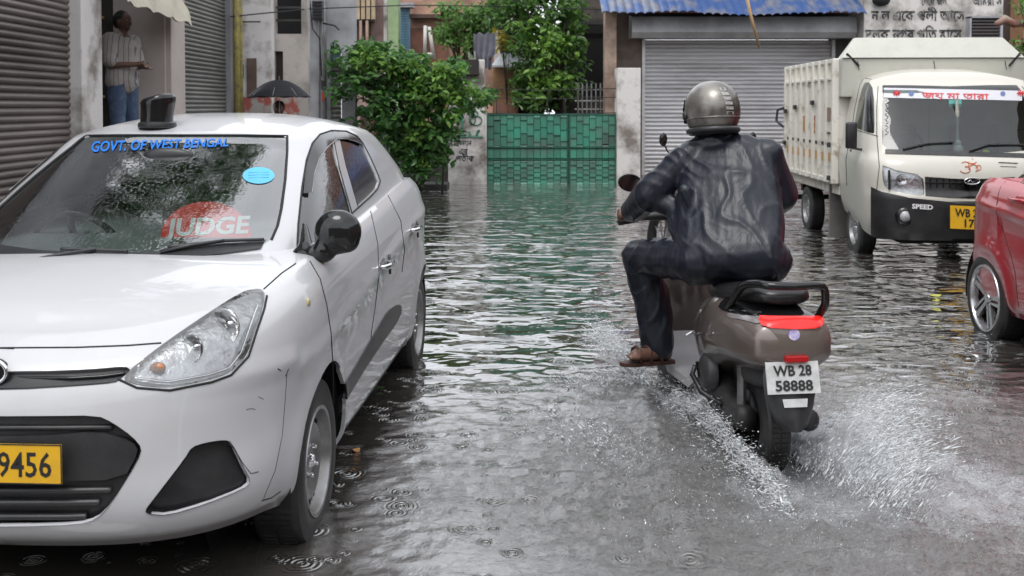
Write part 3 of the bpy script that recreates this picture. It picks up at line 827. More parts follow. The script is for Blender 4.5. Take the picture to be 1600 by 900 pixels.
# the covered flasher on the roof
bl = V((wx(246, 4.78), 4.78, 0)); hh = bvB.ray_cast(MwC.inverted() @ V((bl.x, bl.y, 3)), V((0, 0, -1)))[0]
zt_ = (MwC @ hh).z
bc = thing('roof_beacon', 'black plastic wrapped beacon standing on the roof of the white car', 'beacon', (bl.x, bl.y, zt_ - .004))
MB().lathe([(0, 0), (.080, 0), (.083, .008), (.080, .022), (.072, .028), (0, .028)], 36, axis='z').build('base', blackp, bc, smooth=True, auto=40)
b = MB(); b.lathe([(.070, .026), (.070, .05), (.071, .10), (.074, .118), (.070, .134), (.050, .143), (0, .146)], 36, axis='z')
me = b.mesh('wrap')
for v in me.vertices:
    n = noise.noise(v.co * 22); f = max(0, (v.co.z - .06) / .08)
    v.co += V((v.co.x, v.co.y, 0)).normalized() * n * .006 if abs(v.co.x) + abs(v.co.y) > 1e-4 else V()
    v.co.z += f * (v.co.x * .20 + .004 * n); v.co.x += f * .004
link('wrapped_cover', me, bc, blackg, True)

RED_LOC = V((3.84, 4.50, -.05))
redcar = hatchback('hatchback_car', 'red hatchback at the right edge with a five spoke alloy wheel', RED_LOC, R(-90), red, -1, False)[0]
# ---------------------------------------------------------------- the street: walls, shopfronts, gate, trees
plaster = mat('dirty cream plaster', (.50, .46, .42), .85, col2=(.16, .145, .13), vscale=1.6, lo=.42, hi=.7, detail=9, bump=.3, bscale=30)
plaster2 = mat('grey plaster', (.40, .40, .42), .85, col2=(.19, .19, .2), vscale=1.3, lo=.4, hi=.68, detail=9, bump=.3, bscale=30)
whitew = mat('peeling whitewash', (.66, .63, .61), .85, col2=(.20, .17, .15), vscale=2.2, lo=.46, hi=.66, detail=10, bump=.35, bscale=25)
pinkw = mat('faded pink plaster', (.50, .34, .32), .85, col2=(.18, .12, .11), vscale=1.5, detail=9)
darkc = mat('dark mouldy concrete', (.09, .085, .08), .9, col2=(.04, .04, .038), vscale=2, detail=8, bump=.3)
beige = mat('beige painted board', (.52, .45, .41), .7, var=.15, vscale=2)
brickm = mat('red brown brick', (.26, .12, .08), .85, col2=(.13, .07, .05), vscale=3, detail=8)
tan = mat('tan column paint', (.50, .36, .28), .8, col2=(.2, .14, .11), vscale=2.5, detail=8)
def quadbox(name, u0, u1, v0, v1, Y, depth, m, label=None, cat=None, parent=None, bevel=0, L=None, zlo=None, zhi=None, xhi=None, xlo=None):
    """box whose front face spans the given picture rectangle at distance Y"""
    x0 = wx(u0, Y) if xlo is None else xlo; x1 = wx(u1, Y) if xhi is None else xhi
    z1 = wz(v0, Y) if zhi is None else zhi; z0 = wz(v1, Y) if zlo is None else zlo
    b = MB().box((x0, Y, z0), (x1, Y + depth, z1)); o = b.build(name, m, None, bevel=bevel)
    if parent is not None: o.parent = parent; o.location = -parent.location
    if label: tag(o, label, cat)
    return o
def attach(o, p): o.parent = p; o.location = V(o.location) - p.location; return o
def slats(name, P0, P1, z0, z1, out, pitch, m, depth=.018):
    """rolling shutter curtain from P0 to P1 (xy), with rounded slats pushed out along 'out'"""
    n = int(math.ceil((z1 - z0) / pitch)); g = []
    for i in range(n):
        zz = z0 + i * pitch
        for k, (f, d) in enumerate(((0, 0), (.10, -.006), (.16, .2), (.38, .85), (.6, 1), (.82, .7), (.95, .1))):
            off = V(out) * (d * depth if d > 0 else d); jit = .0015 * noise.noise(V((i * 3.1, k, 0)))
            g.append([V((*(V(P0).lerp(V(P1), t)), zz + f * pitch + jit)) + off for t in (0, .5, 1)])
    return MB().sheet(g).build(name, m, smooth=True, auto=60)
LX = -3.9
def ly_(u): return LX * -F / (800 - u) * -1 if False else -LX * F / (800 - u)
# left row -------------------------------------------------
b = MB(); b.box((LX - 1.5, 3.0, 3.3), (LX, ly_(369), 5.6)); b.box((LX - 3.2, ly_(369) - .2, -.1), (LX - .02, ly_(369), 5.6)); b.box((LX - 3.2, 3, -.1), (LX - 3.0, ly_(369), 4)); b.box((LX - 3, 2.9, 0), (LX, 3.0, 5.6))
lb = b.build('shop_building', plaster2); tag(lb, 'grey shop row wall above the two brown roller shutters on the left', 'building')
pl_ = MB().box((LX - 3, 3, -.1), (LX + .02, ly_(369), .38)).build('shop_plinth', darkc); tag(pl_, 'dark raised plinth under the left shops', 'plinth')
rust = mat('brown grey shutter', (.21, .175, .16), .5, .25, col2=(.085, .07, .06), vscale=1.2, stretch=(1, .25, 1.5), lo=.35, hi=.62, detail=8)
greysh = mat('dull grey shutter', (.26, .26, .245), .45, .25, col2=(.13, .125, .12), vscale=1.5, stretch=(1, .3, 1.2), detail=8)
def shutter_left(u0, u1, m, label, x=LX - .10, z0=.38, z1=3.3, pitch=.062):
    Y0, Y1 = (ly_(u0) if u0 > -900 else 3.2), ly_(u1)
    o = slats('roller_shutter', (x, Y0), (x, Y1), z0, z1, (1, 0, 0), pitch, m, .022); return tag(o, label, 'shutter')
shutter_left(-1000, 125, rust, 'dark brown roller shutter closing the first shop at the left edge')
shutter_left(288, 366, greysh, 'grey roller shutter between the beige pillar and the yellow pipes', pitch=.055)
def pier(u0, u1, m, label, name='pillar', x0=LX - .35, x1=LX + .02, z0=0.0, z1=3.32):
    return tag(MB().box((x0, ly_(u0), z0), (x1, ly_(u1), z1)).build(name, m, bevel=.01), label, 'pillar')
pier(125.5, 158, whitew, 'stained whitewashed pillar between the brown shutter and the open shop')
pier(266, 288, beige, 'beige pillar between the open shop and the grey shutter')
# open shop: back room, shelves, cloth
YS0, YS1 = ly_(158.5), ly_(265)
rm = thing('shop_interior', 'dim open shop with wooden shelves behind the standing man', 'shop', (LX - 1.6, (YS0 + YS1) / 2, .38))
def loc_box(name, lo, hi, m, p, bevel=0): o = MB().box(lo, hi).build(name, m, bevel=bevel); return attach(o, p)
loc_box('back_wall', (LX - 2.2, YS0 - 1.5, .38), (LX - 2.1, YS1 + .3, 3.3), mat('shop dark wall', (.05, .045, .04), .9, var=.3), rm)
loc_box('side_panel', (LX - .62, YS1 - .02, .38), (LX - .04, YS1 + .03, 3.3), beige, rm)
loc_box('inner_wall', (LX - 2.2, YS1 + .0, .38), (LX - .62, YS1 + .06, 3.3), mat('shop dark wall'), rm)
wood = mat('pale shelf wood', (.42, .28, .16), .6, var=.3, vscale=8)
for z in (1.55, 2.05, 2.44): loc_box('shelf', (LX - 1.5, YS1 - .25, z), (LX - .72, YS1 - .02, z + .03), wood, rm)
random.seed(5)
for k in range(14):
    z = random.choice((1.58, 2.08)); x = LX - 1.45 + .05 * k
    col = random.choice(((.25, .08, .06), (.1, .12, .2), (.3, .25, .15), (.08, .08, .08), (.2, .2, .2)))
    o = MB().lathe([(0, 0), (.03, 0), (.032, .10), (.02, .15), (.012, .2), (0, .2)], 10, axis='z').build('jar', mat('jar colour %d' % (k % 5), col, .3, var=.2), smooth=True, loc=(x, YS1 - .12, z)); attach(o, rm)
clothm = mat('cream awning cloth', (.55, .50, .40), .8, var=.2, vscale=2, bump=.2, bscale=14)
g = []
for i in range(9):
    t = i / 8; g.append([V((LX + .05 + .22 * t + .02 * math.sin(k * .9 + i), YS0 - .1 + (ly_(266) - YS0 + .1) * k / 24, 2.85 - .42 * t - .06 * (k / 24) * t + .015 * math.sin(k * 1.3) * t)) for k in range(25)])
g2 = [[p + V((.012, 0, .004)) for p in r] for r in g]
aw = MB().sheet(g); aw.sheet(g2); aw = aw.build('awning', clothm, smooth=True); tag(aw, 'cream cloth awning hanging over the open shop door', 'awning')
# man in the doorway
def make_man():
    L = V((-4.20, 11.75, .60)); root = thing('person', 'man in a pale striped shirt and blue jeans standing in the shop doorway', 'person', L, R(0))
    st = MB().box((-4.6, 11.3, .37), (-3.85, 12.2, .80)).build('doorstep', plaster2, bevel=.01); tag(st, 'grey doorstep under the man in the open shop', 'step')
    zf = .80; f = lambda x, y, z: V((x + L.x, y + L.y, zf + z)) - L
    H = 1.62; face = V((.9, -.35, 0)).normalized(); sd = V((-face.y, face.x, 0))
    hd = f(0, 0, 1.57); q = lambda a, b_, z: f(0, 0, z) + face * a + sd * b_
    hipA, hipB = q(0, .09, .88), q(0, -.09, .88); knA, knB = q(.03, .10, .48), q(.02, -.10, .48); anA, anB = q(-.02, .1, .08), q(0, -.1, .08)
    sA, sB = q(-.01, .18, 1.36), q(-.01, -.18, 1.36); eA, eB = q(.02, .23, 1.09), q(.04, -.23, 1.09); wA, wB = q(.23, .08, 1.08), q(.25, -.05, 1.10)
    parts = [('c', hipA, knA, .075, .052), ('c', knA, anA, .05, .035), ('c', hipB, knB, .075, .052), ('c', knB, anB, .05, .035), ('c', anA, q(.14, .11, .03), .035, .03), ('c', anB, q(.16, -.11, .03), .035, .03),
             ('c', q(0, 0, .9), q(0, 0, 1.32), .12, .125), ('c', sA, sB, .06, .06), ('c', sA, eA, .045, .036), ('c', eA, wA, .036, .026), ('c', sB, eB, .045, .036), ('c', eB, wB, .036, .026),
             ('c', q(0, 0, 1.36), q(.02, 0, 1.47), .052, .05), ('e', q(.03, 0, 1.565), (.082, .075, .105)), ('c', q(.10, 0, 1.565), q(.118, 0, 1.54), .012, .016), ('c', q(.075, 0, 1.49), q(.09, 0, 1.49), .03, .02),
             ('e', q(.02, .078, 1.56), (.018, .012, .03)), ('e', q(.02, -.078, 1.56), (.018, .012, .03))]
    for w_, o_ in ((wA, -1), (wB, 1)):
        pal = w_ + face * .04 + sd * o_ * .02; parts.append(('c', w_, pal, .03, .032))
        for k in range(4): a = pal + sd * (k - 1.5) * .018 + face * .01; parts += [('c', a, a + face * .035 + V((0, 0, -.005)), .0095, .009), ('c', a + face * .035 + V((0, 0, -.005)), a + face * .05 + V((0, 0, -.035)), .009, .008)]
        parts.append(('c', pal, pal + V((0, 0, .035)) + face * .02, .012, .010))
    link('body', blob(parts, .008, 2), root, skinm)
    link('jeans', blob([('c', hipA, knA, .105, .078), ('c', knA, anA + V((0, 0, .02)), .078, .07), ('c', hipB, knB, .105, .078), ('c', knB, anB + V((0, 0, .02)), .078, .07), ('c', q(0, .05, .92), q(0, -.05, .92), .12, .12)], .01, 3, .006, 12), root, mat('blue denim', (.055, .085, .15), .85, col2=(.12, .17, .26), vscale=7, lo=.5, hi=.75))
    shm = mat('pale striped shirt', (.36, .33, .31), .8, col2=(.3, .26, .25), vscale=4)
    t = shm.node_tree; wv = node(t, 'ShaderNodeTexWave', wave_type='BANDS', bands_direction='X'); wv.inputs['Scale'].default_value = 7.5; wv.inputs['Distortion'].default_value = .3
    tcn = node(t, 'ShaderNodeTexCoord'); t.links.new(tcn.outputs['Object'], wv.inputs[0]); rr = node(t, 'ShaderNodeMapRange'); rr.inputs[1].default_value = .93; rr.inputs[2].default_value = .99; t.links.new(wv.outputs['Fac'], rr.inputs[0])
    mm = node(t, 'ShaderNodeMix', data_type='RGBA'); mm.inputs[6].default_value = (.34, .31, .29, 1); mm.inputs[7].default_value = (.10, .09, .11, 1); t.links.new(rr.outputs[0], mm.inputs[0]); t.links.new(mm.outputs[2], t.nodes['Principled BSDF'].inputs['Base Color'])
    link('shirt', blob([('c', q(0, 0, .92), q(0, 0, 1.0), .155, .15), ('c', q(0, 0, 1.0), q(0, 0, 1.28), .145, .15), ('c', sA, sB, .085, .085), ('c', q(0, .08, 1.28), q(0, .1, .92), .11, .11), ('c', q(0, -.08, 1.28), q(0, -.1, .92), .11, .11), ('c', sA, sA.lerp(eA, .85), .08, .078), ('c', sB, sB.lerp(eB, .85), .08, .078), ('c', q(0, 0, 1.38), q(0, 0, 1.43), .07, .062)], .01, 3, .006, 10), root, shm)
    link('hair', blob([('e', q(.0, 0, 1.60), (.090, .083, .085)), ('e', q(-.03, 0, 1.57), (.075, .078, .085))], .008, 2, .004, 30), root, mat('black hair', (.01, .009, .008), .6, var=.3))
    # eyes
    for s in (-1, 1): MB().ell(q(.098, s * .032, 1.575), (.012, .012, .008)).build('eye', mat('eye', (.3, .28, .26), .3, var=.2), root, smooth=True)
    return root
make_man()
# yellow pipes on the corner
pipes = mat('yellow pipe paint', (.42, .36, .10), .5, col2=(.2, .17, .08), vscale=9)
for u in (361.5, 366.5):
    tag(MB().tube([V((LX + .08, ly_(u), -.1)), V((LX + .08, ly_(u), 6))], .045, 10).build('drain_pipe', pipes, smooth=True), 'yellow painted drain pipe at the corner after the grey shutter' if u < 364 else 'thinner yellow drain pipe nearest the white corner house', 'pipe')

# corner house, frontal faces -------------------------------
ch = thing('corner_house', 'stained whitish corner house with a dark upper opening behind the umbrella', 'house', (wx(400, 16.4), 16.4, 0))
quadbox('front_wall', 368, 424, 0, 0, 16.4, .25, whitew, parent=ch, zlo=-.1, zhi=4.6)
for (u0, u1, v0, v1) in ((424, 481, -300, -60), (424, 430, -60, 300), (472, 481, -60, 300), (430, 472, 53, 80), (443, 472, 80, 300), (430, 443, 150, 300)):
    quadbox('side_wall', u0, u1, v0, v1, 16.9, .22, plaster, parent=ch)  # darker plaster than the front wall: this side's shade is put into the colour
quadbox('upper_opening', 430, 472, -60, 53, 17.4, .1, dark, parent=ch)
for z in (10, 30): quadbox('opening_rail', 429, 473, z, z + 3, 17.0, .04, darkc, parent=ch)
quadbox('door', 427, 444, 80, 152, 17.02, .06, mat('dark brown door', (.05, .03, .025), .6, var=.3), parent=ch)
quadbox('window', 386, 401, 91, 152, 16.37, .05, mat('brown wooden window', (.14, .09, .07), .7, var=.3), parent=ch)
quadbox('red_band', 375, 424, 152, 176, 16.385, .03, mat('peeling red paint', (.34, .09, .07), .8, col2=(.38, .35, .32), vscale=4.5, lo=.44, hi=.52, detail=8), parent=ch)
quadbox('red_band', 424, 481, 152, 182, 16.885, .03, mat('peeling red paint'), parent=ch)
b = MB(); b.tube([V((wx(369, 16.3), 16.3, wz(34, 16.3))), V((wx(408, 16.3), 16.3, wz(34, 16.3)))], .012, 6); attach(b.build('wall_bar', darkc), ch)
b = MB(); b.tube([V((wx(378, 16.33), 16.33, wz(4, 16.3))), V((wx(371, 16.33), 16.33, wz(12, 16.3))), V((wx(371, 16.33), 16.33, wz(34, 16.3)))], .014, 6); attach(b.build('wall_cable', gap), ch)
quadbox('meter_box', 371, 379, 100, 122, 16.3, .1, darkc, parent=ch)
# grey house with a narrow shutter
gh = thing('grey_house', 'grey plastered house with a narrow shutter and a steel service pipe', 'house', (wx(515, 18.6), 18.6, 0))
for (u0, u1, v0, v1) in ((478, 517, -300, 300), (534, 555, -300, 300), (517, 534, -300, 77), (517, 534, 186, 300)): quadbox('front_wall', u0, u1, v0, v1, 18.6, .25, plaster2, parent=gh)
o = slats('narrow_shutter', (wx(517, 18.75), 18.72), (wx(534, 18.75), 18.72), wz(186, 18.7), wz(77, 18.7), (0, -1, 0), .08, greysh); attach(o, gh)
b = MB(); b.tube([V((wx(507, 18.5), 18.5, -.1)), V((wx(507, 18.5), 18.5, 6))], .04, 8); b.tube([V((wx(499, 18.5), 18.5, .1)), V((wx(501, 18.5), 18.5, 6))], .018, 6); attach(b.build('service_pipe', steel, smooth=True), gh)
quadbox('meter_box', 502, 508, 126, 140, 18.42, .1, darkc, parent=gh); quadbox('red_notice', 503, 507, 144, 158, 18.44, .05, mat('red notice', (.5, .06, .05), .6, var=.2), parent=gh)
quadbox('air_vent', 488, 505, 0, 31, 18.3, .3, mat('grey vent metal', (.13, .13, .14), .5, var=.3), parent=gh, bevel=.02)
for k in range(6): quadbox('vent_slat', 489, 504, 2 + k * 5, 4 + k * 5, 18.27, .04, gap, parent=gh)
quadbox('blue_panel', 520, 532, 78, 96, 18.52, .04, mat('weathered blue board', (.10, .16, .22), .7, var=.4), parent=gh)
b = MB(); b.tube([V((wx(u, 18.45), 18.45, wz(v, 18.45))) for u, v in ((485, 0), (489, 45), (500, 60), (503, 120))], .012, 5); b.tube([V((wx(u, 18.45), 18.45, wz(v, 18.45))) for u, v in ((505, 36), (524, 40), (531, 47))], .014, 5); attach(b.build('hanging_cable', gap), gh)
# back row at 28 m
bh = thing('pink_house', 'pink and brown house with wooden balcony shutters behind the leafy shrub', 'house', (wx(580, 27), 27, 0))
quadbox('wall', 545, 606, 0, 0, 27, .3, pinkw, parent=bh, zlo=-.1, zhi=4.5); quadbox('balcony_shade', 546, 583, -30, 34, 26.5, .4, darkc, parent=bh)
for u in (549, 557, 565, 573, 581): quadbox('shutter_board', u, u + 6, -30, 30, 26.4, .06, mat('cream wooden shutter', (.45, .34, .22), .7, var=.3), parent=bh)
for u in (551, 562, 572): quadbox('post', u, u + 4, 32, 80, 26.4, .1, tan, parent=bh)
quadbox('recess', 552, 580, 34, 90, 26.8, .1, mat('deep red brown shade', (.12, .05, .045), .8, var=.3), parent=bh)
b = MB(); b.tube([V((wx(603, 26.8), 26.8, 0)), V((wx(603, 26.8), 26.8, 7))], .05, 8); attach(b.build('white_pipe', whitew), bh)
gp = tag(quadbox('column', 607, 623, 0, 0, 26, .5, mat('pale green column paint', (.28, .38, .20), .7, var=.25, vscale=3), zlo=-.1, zhi=4.3), 'pale green column standing between the pink house and blue shutter', 'column')
bs = thing('blue_shutter_house', 'reddish house with pale blue window shutters and white pipes', 'house', (wx(660, 29), 29, 0))
quadbox('wall', 621, 772, 0, 0, 29, .3, mat('salmon plaster', (.55, .33, .24), .85, col2=(.22, .13, .10), vscale=1.5, detail=8), parent=bs, zlo=-.1, zhi=4.6)
quadbox('ledge', 640, 720, 22, 28, 28.6, .4, mat('dark ledge', (.10, .06, .05), .8, var=.3), parent=bs)
quadbox('brick_panel', 641, 700, 44, 110, 28.9, .1, brickm, parent=bs)
for u0 in (626, 634): quadbox('window_shutter', u0, u0 + 7, 10, 78, 28.6, .1, mat('pale blue shutter paint', (.20, .38, .50), .6, var=.3, vscale=5), parent=bs)
for k in range(16): quadbox('shutter_slat', 626.5, 640, 13 + k * 4, 14.2 + k * 4, 28.57, .04, mat('shade blue', (.10, .22, .32), .6, var=.2), parent=bs)
quadbox('shutter_hood', 622, 646, 4, 11, 28.3, .5, plaster2, parent=bs)
b = MB()
for u0, v0, u1, v1 in ((665, 40, 664, 90), (671, 42, 678, 92), (664, 85, 678, 85)): b.tube([V((wx(u0, 28.5), 28.5, wz(v0, 28.5))), V((wx(u1, 28.5), 28.5, wz(v1, 28.5)))], .05, 8)
attach(b.build('white_pipe', mat('white pvc', (.55, .53, .5), .4, var=.1), smooth=True), bs)
for k, u in enumerate(range(735, 765, 5)): quadbox('fence_bar', u, u + 2, 10, 60, 28.5, .05, mat('cream wooden shutter'), parent=bs)
tag(quadbox('tin_roof_house', 700, 800, 0, 0, 33, .5, plaster, zlo=-.1, zhi=4.4), 'pale plaster house half hidden behind the gate tree', 'house')

# pillar with painting left of the gate
PY = 20.3
lp = tag(quadbox('gate_pillar', 700, 757, 93, 300, PY, .5, whitew, bevel=.015), 'whitewashed gate pillar with a green painted tree and black Bengali words', 'pillar')
def onp(u, v, off=.012): q = at(u, v, PY - off); return q
grn = mat('green mural paint', (.05, .20, .13), .7, col2=(.12, .22, .17), vscale=8, lo=.45, hi=.6)
b = MB()
b.tube([onp(702, 213), onp(755, 213)], .02, 6, flat=.3)
for pts in ([(724, 212), (723, 200), (722, 180), (724, 165), (732, 158)], [(724, 190), (716, 178), (712, 170)], [(735, 212), (733, 205)], [(712, 212), (710, 206)], [(745, 212), (747, 205), (750, 204)]): b.tube([onp(*p) for p in pts], .035, 6, flat=.3)
for (cx, cy, rx, ry) in ((740, 178, 7, 6), (744, 188, 9, 8), (738, 186, 5, 9)): b.tube([onp(cx + rx * math.cos(a), cy + ry * math.sin(a)) for a in [2 * math.pi * i / 18 for i in range(18)]], .016, 5, closed=True, flat=.3)
for (cx, cy, rx, ry) in ((727, 168, 9, 6), (722, 160, 8, 5), (715, 172, 6, 4)):
    b.add([onp(cx + rx * math.cos(a), cy + ry * math.sin(a), .008) for a in [2 * math.pi * i / 16 for i in range(16)]], [tuple(range(16))])
b.build('painted_mural', grn, lp)
for body, u0, u1, v in (('উননয়ন', 709, 737, 228), ('এর', 717, 731, 241), ('পতীক', 712, 741, 252)):
    beng('painted_words', body, ink, lp, lambda x, y, u0=u0, u1=u1, v=v: onp(u0 + (u1 - u0) * x, v - y * 13, .006), bold=.015)
tag(quadbox('planter_box', 709, 748, 93, 117, PY - .2, .4, mat('dark brown box', (.035, .028, .025), .8, var=.3), bevel=.01), 'dark brown box on the painted gate pillar', 'box')
# cloth draped over a post
pc = tag(MB().tube([V((wx(752, 21), 21, -.1)), V((wx(752, 21), 21, wz(64, 21)))], .05, 8).build('post', tan), 'thin post under the grey draped cloth beside the pillar', 'post')
g = []
for i in range(14):
    v = 52 + 56 * i / 13; wdt = (17 if i < 9 else 12) ; row = []
    for k in range(15):
        s = k / 7 - 1; fold = .05 * math.sin(k * 1.7 + i * .35) * (.4 + i / 13) + .12 * (1 - abs(s)) 
        row.append(at(757 + s * wdt, v + 2 * math.sin(k * 1.2), 20.9 - fold))
    g.append(row)
g2 = [[p + V((0, .02, 0)) for p in r] for r in g]
b = MB().sheet(g); b.sheet(g2); tag(b.build('draped_cloth', mat('slate cloth', (.11, .11, .135), .85, col2=(.18, .18, .21), vscale=3, lo=.5, hi=.7), smooth=True), 'slate grey cloth draped over the post above the pillar', 'cloth')
tag(MB().tube([at(733, 82, 20.8), at(734, 92, 20.8), at(742, 92, 20.8), at(742, 80, 20.8)], .02, 6).build('wire_hook', steel), 'small bent steel bracket beside the draped cloth', 'bracket')
# green basket-weave gate
GY = 20.5
gt = thing('gate', 'green metal double gate with a basket weave of strips, standing in the water', 'gate', (wx(861, GY), GY, 0))
grp = mat('green gate paint', (.02, .20, .125), .42, col2=(.05, .10, .075), vscale=2.6, lo=.38, hi=.68, detail=10, island=.25)
t = grp.node_tree
def leaf_panel(u0, u1, n):
    b = MB(); du = (u1 - u0) / n; random.seed(int(u0))
    def cell(ua, ub, va, vb, d):
        j = .25; A_ = lambda u, v, o: at(u, v, GY - o)
        vs = [A_(ua + .35, va + .4, d + .004), A_(ub - .35, va + .4, d + .004), A_(ub - .35, vb, d + .022), A_(ua + .35, vb, d + .022)]
        back = [p + V((0, .03 + d, 0)) for p in vs]
        b.add(vs + back, [(0, 1, 2, 3), (4, 5, 1, 0), (3, 2, 6, 7), (0, 3, 7, 4), (1, 5, 6, 2)])
    for i in range(n):
        ua, ub = u0 + i * du, u0 + (i + 1) * du
        ph = (i % 4)
        # upper field
        v = 179 - (0, 9, 4, 14)[ph]
        while v < 229:
            va, vb = max(v, 179), min(v + 18.5 + random.uniform(-1, 1), 229)
            if vb - va > 1.5: cell(ua, ub, va, vb, .012 + .006 * (i % 2))
            v += 18.8
        cell(ua if i % 2 else ua, ub, 232, 247, .01)
        v = 250 - (i % 2) * 3.7
        while v < 287:
            va, vb = max(v, 250), min(v + 7.6 + random.uniform(-.5, .5), 287)
            if vb - va > 1.2: cell(ua, ub, va, vb, .012 + .008 * ((i + int(v / 7)) % 2))
            v += 7.6
    return attach(b.build('gate_panel', grp), gt)
leaf_panel(761, 886, 12); leaf_panel(891, 961, 7)
fr = MB()
for (u0, u1) in ((759.5, 888), (889.5, 962)):
    fr.add([p for q in ((u0, 178), (u1, 178), (u1, 292), (u0, 292)) for p in (at(*q, GY + .05),)], [(0, 1, 2, 3)])
    for v in (178, 229.5, 248): fr.box((wx(u0, GY), GY - .04, wz(v + 1.6, GY)), (wx(u1, GY), GY + .04, wz(v, GY)))
    for u in (u0, u1 - 1.6): fr.box((wx(u, GY), GY - .035, -.1), (wx(u + 1.6, GY), GY + .045, wz(177, GY)))
attach(fr.build('gate_frame', mat('dark green gate paint', (.02, .13, .085), .5, var=.4, vscale=4)), gt)
attach(MB().tube([V((wx(758.5, GY - .15), GY - .15, -.1)), V((wx(758.5, GY - .15), GY - .15, wz(176, GY)))], .025, 8).build('gate_post', whitew), gt)
b = MB()
for v in (139, 153, 177): b.tube([V((wx(757, GY), GY, wz(v, GY))), V((wx(860, GY), GY, wz(v + 1, GY) - .01)), V((wx(966, GY), GY, wz(v - 1, GY)))], .008, 5)
for u in (776, 856, 902, 937): b.tube([V((wx(u, GY), GY, wz(178, GY))), V((wx(u, GY), GY, wz(139, GY)))], .008, 5)
tag(b.build('wire_fence', gap), 'thin wires strung above the green gate', 'wire fence')
b = MB()
for u in range(903, 950, 7): b.tube([V((wx(u, 21.2), 21.2, .1)), V((wx(u, 21.2), 21.2, wz(130, 21.2)))], .016, 6)
for v in (140, 158, 171): b.tube([V((wx(898, 21.2), 21.2, wz(v, 21.2))), V((wx(950, 21.2), 21.2, wz(v, 21.2)))], .014, 6)
tag(b.build('spiked_railing', steel), 'spiked iron railing behind the right leaf of the gate', 'railing')
tag(quadbox('column', 945, 963, 18, 300, 20.9, .4, tan, bevel=.01), 'tan painted column just left of the shop with the tin roof', 'column')
rp = tag(quadbox('gate_pillar', 964, 1001, 106, 300, PY, .5, whitew, bevel=.015), 'stained white pillar between the green gate and the silver shutter', 'pillar')
# dark house behind the gate
dh = thing('dark_house', 'dark mouldy concrete building behind the gate beside the tree', 'building', (wx(925, 24), 24, 0))
quadbox('upper_wall', 880, 1010, 0, 30, 24, .6, mat('mouldy upper wall', (.17, .14, .12), .9, col2=(.06, .055, .05), vscale=2, detail=9), parent=dh, zhi=5.2); quadbox('lintel', 880, 960, 30, 38, 23.7, .4, darkc, parent=dh)
quadbox('back_room', 870, 965, 38, 300, 26, .2, dark, parent=dh); quadbox('inner_slab', 905, 950, 52, 60, 24.8, .8, darkc, parent=dh)
quadbox('side_pier', 880, 903, 38, 300, 24.2, .3, darkc, parent=dh)
quadbox('low_wall', 905, 950, 150, 300, 24.5, .2, mat('mouldy upper wall'), parent=dh)
# shed behind the gate
sh = thing('shed', 'ochre brick shed with a white sloping tin roof behind the gate', 'shed', (wx(800, 23.5), 23.5, 0))
quadbox('shed_wall', 770, 850, 101, 300, 23.5, .3, mat('ochre wall', (.30, .17, .08), .85, col2=(.12, .07, .05), vscale=2.5, detail=8), parent=sh)
b = MB(); q = [at(768, 102, 23.2), at(840, 102, 23.2), at(832, 78, 24.6), at(786, 78, 24.6)]; b.add(q + [p + V((0, 0, -.04)) for p in q], [(0, 1, 2, 3), (7, 6, 5, 4), (0, 4, 5, 1), (1, 5, 6, 2), (3, 2, 6, 7), (0, 3, 7, 4)]); attach(b.build('roof', mat('white tin', (.5, .52, .55), .4, var=.2)), sh)
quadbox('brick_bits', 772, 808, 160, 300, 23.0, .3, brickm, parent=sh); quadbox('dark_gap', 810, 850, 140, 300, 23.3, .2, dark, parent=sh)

# shop with silver shutter ----------------------------------
SY = 21.5
sp = thing('shutter_shop', 'shop with a wide silver roller shutter, box hood and grey side walls', 'shop', (wx(1150, SY), SY, 0))
quadbox('left_jamb', 960, 1004, 20, 300, SY - .02, .4, mat('brown stained plaster', (.20, .155, .125), .85, col2=(.09, .07, .06), vscale=2, detail=9), parent=sp)
quadbox('right_jamb', 1302, 1350, 20, 300, SY - .02, .4, mat('dark grey wall', (.11, .105, .10), .85, col2=(.05, .05, .05), vscale=2, detail=8), parent=sp)
quadbox('header_wall', 1000, 1350, 20, 60, SY - .01, .4, darkc, parent=sp)
silver = mat('silver shutter', (.62, .61, .62), .42, .25, col2=(.38, .36, .36), vscale=1.6, stretch=(.4, 1, 2), lo=.48, hi=.75, detail=9)
o = slats('roller_shutter', (wx(1004, SY), SY + .08), (wx(1302, SY), SY + .08), -.1, wz(62, SY), (0, -1, 0), .082, silver, .026); attach(o, sp)
for u in (1003, 1299): quadbox('guide_rail', u, u + 5, 62, 300, SY - .05, .1, silver, parent=sp)
# hood box
b = MB(); x0, x1 = wx(987, 20.9), wx(1338, 20.9)
pr = [(20.95, wz(26, 20.95)), (20.90, wz(50, 20.9)), (20.98, wz(59, 20.98)), (21.5, wz(60, 21.3)), (21.5, wz(24, 21.5))]
n_ = 24
rows = []
for i in range(n_ + 1):
    x = x0 + (x1 - x0) * i / n_
    rows.append([V((x, y + .008 * noise.noise(V((x * 3, k, 0))), z + .006 * noise.noise(V((x * 2, k + 9, 0))))) for k, (y, z) in enumerate(pr)])
b.sheet(rows); b.add(rows[0], [tuple(range(5))]); b.add(rows[-1], [tuple(range(5))])
attach(b.build('shutter_hood', mat('dull silver hood', (.50, .50, .51), .45, .25, col2=(.3, .3, .3), vscale=1.8, detail=8)), sp)
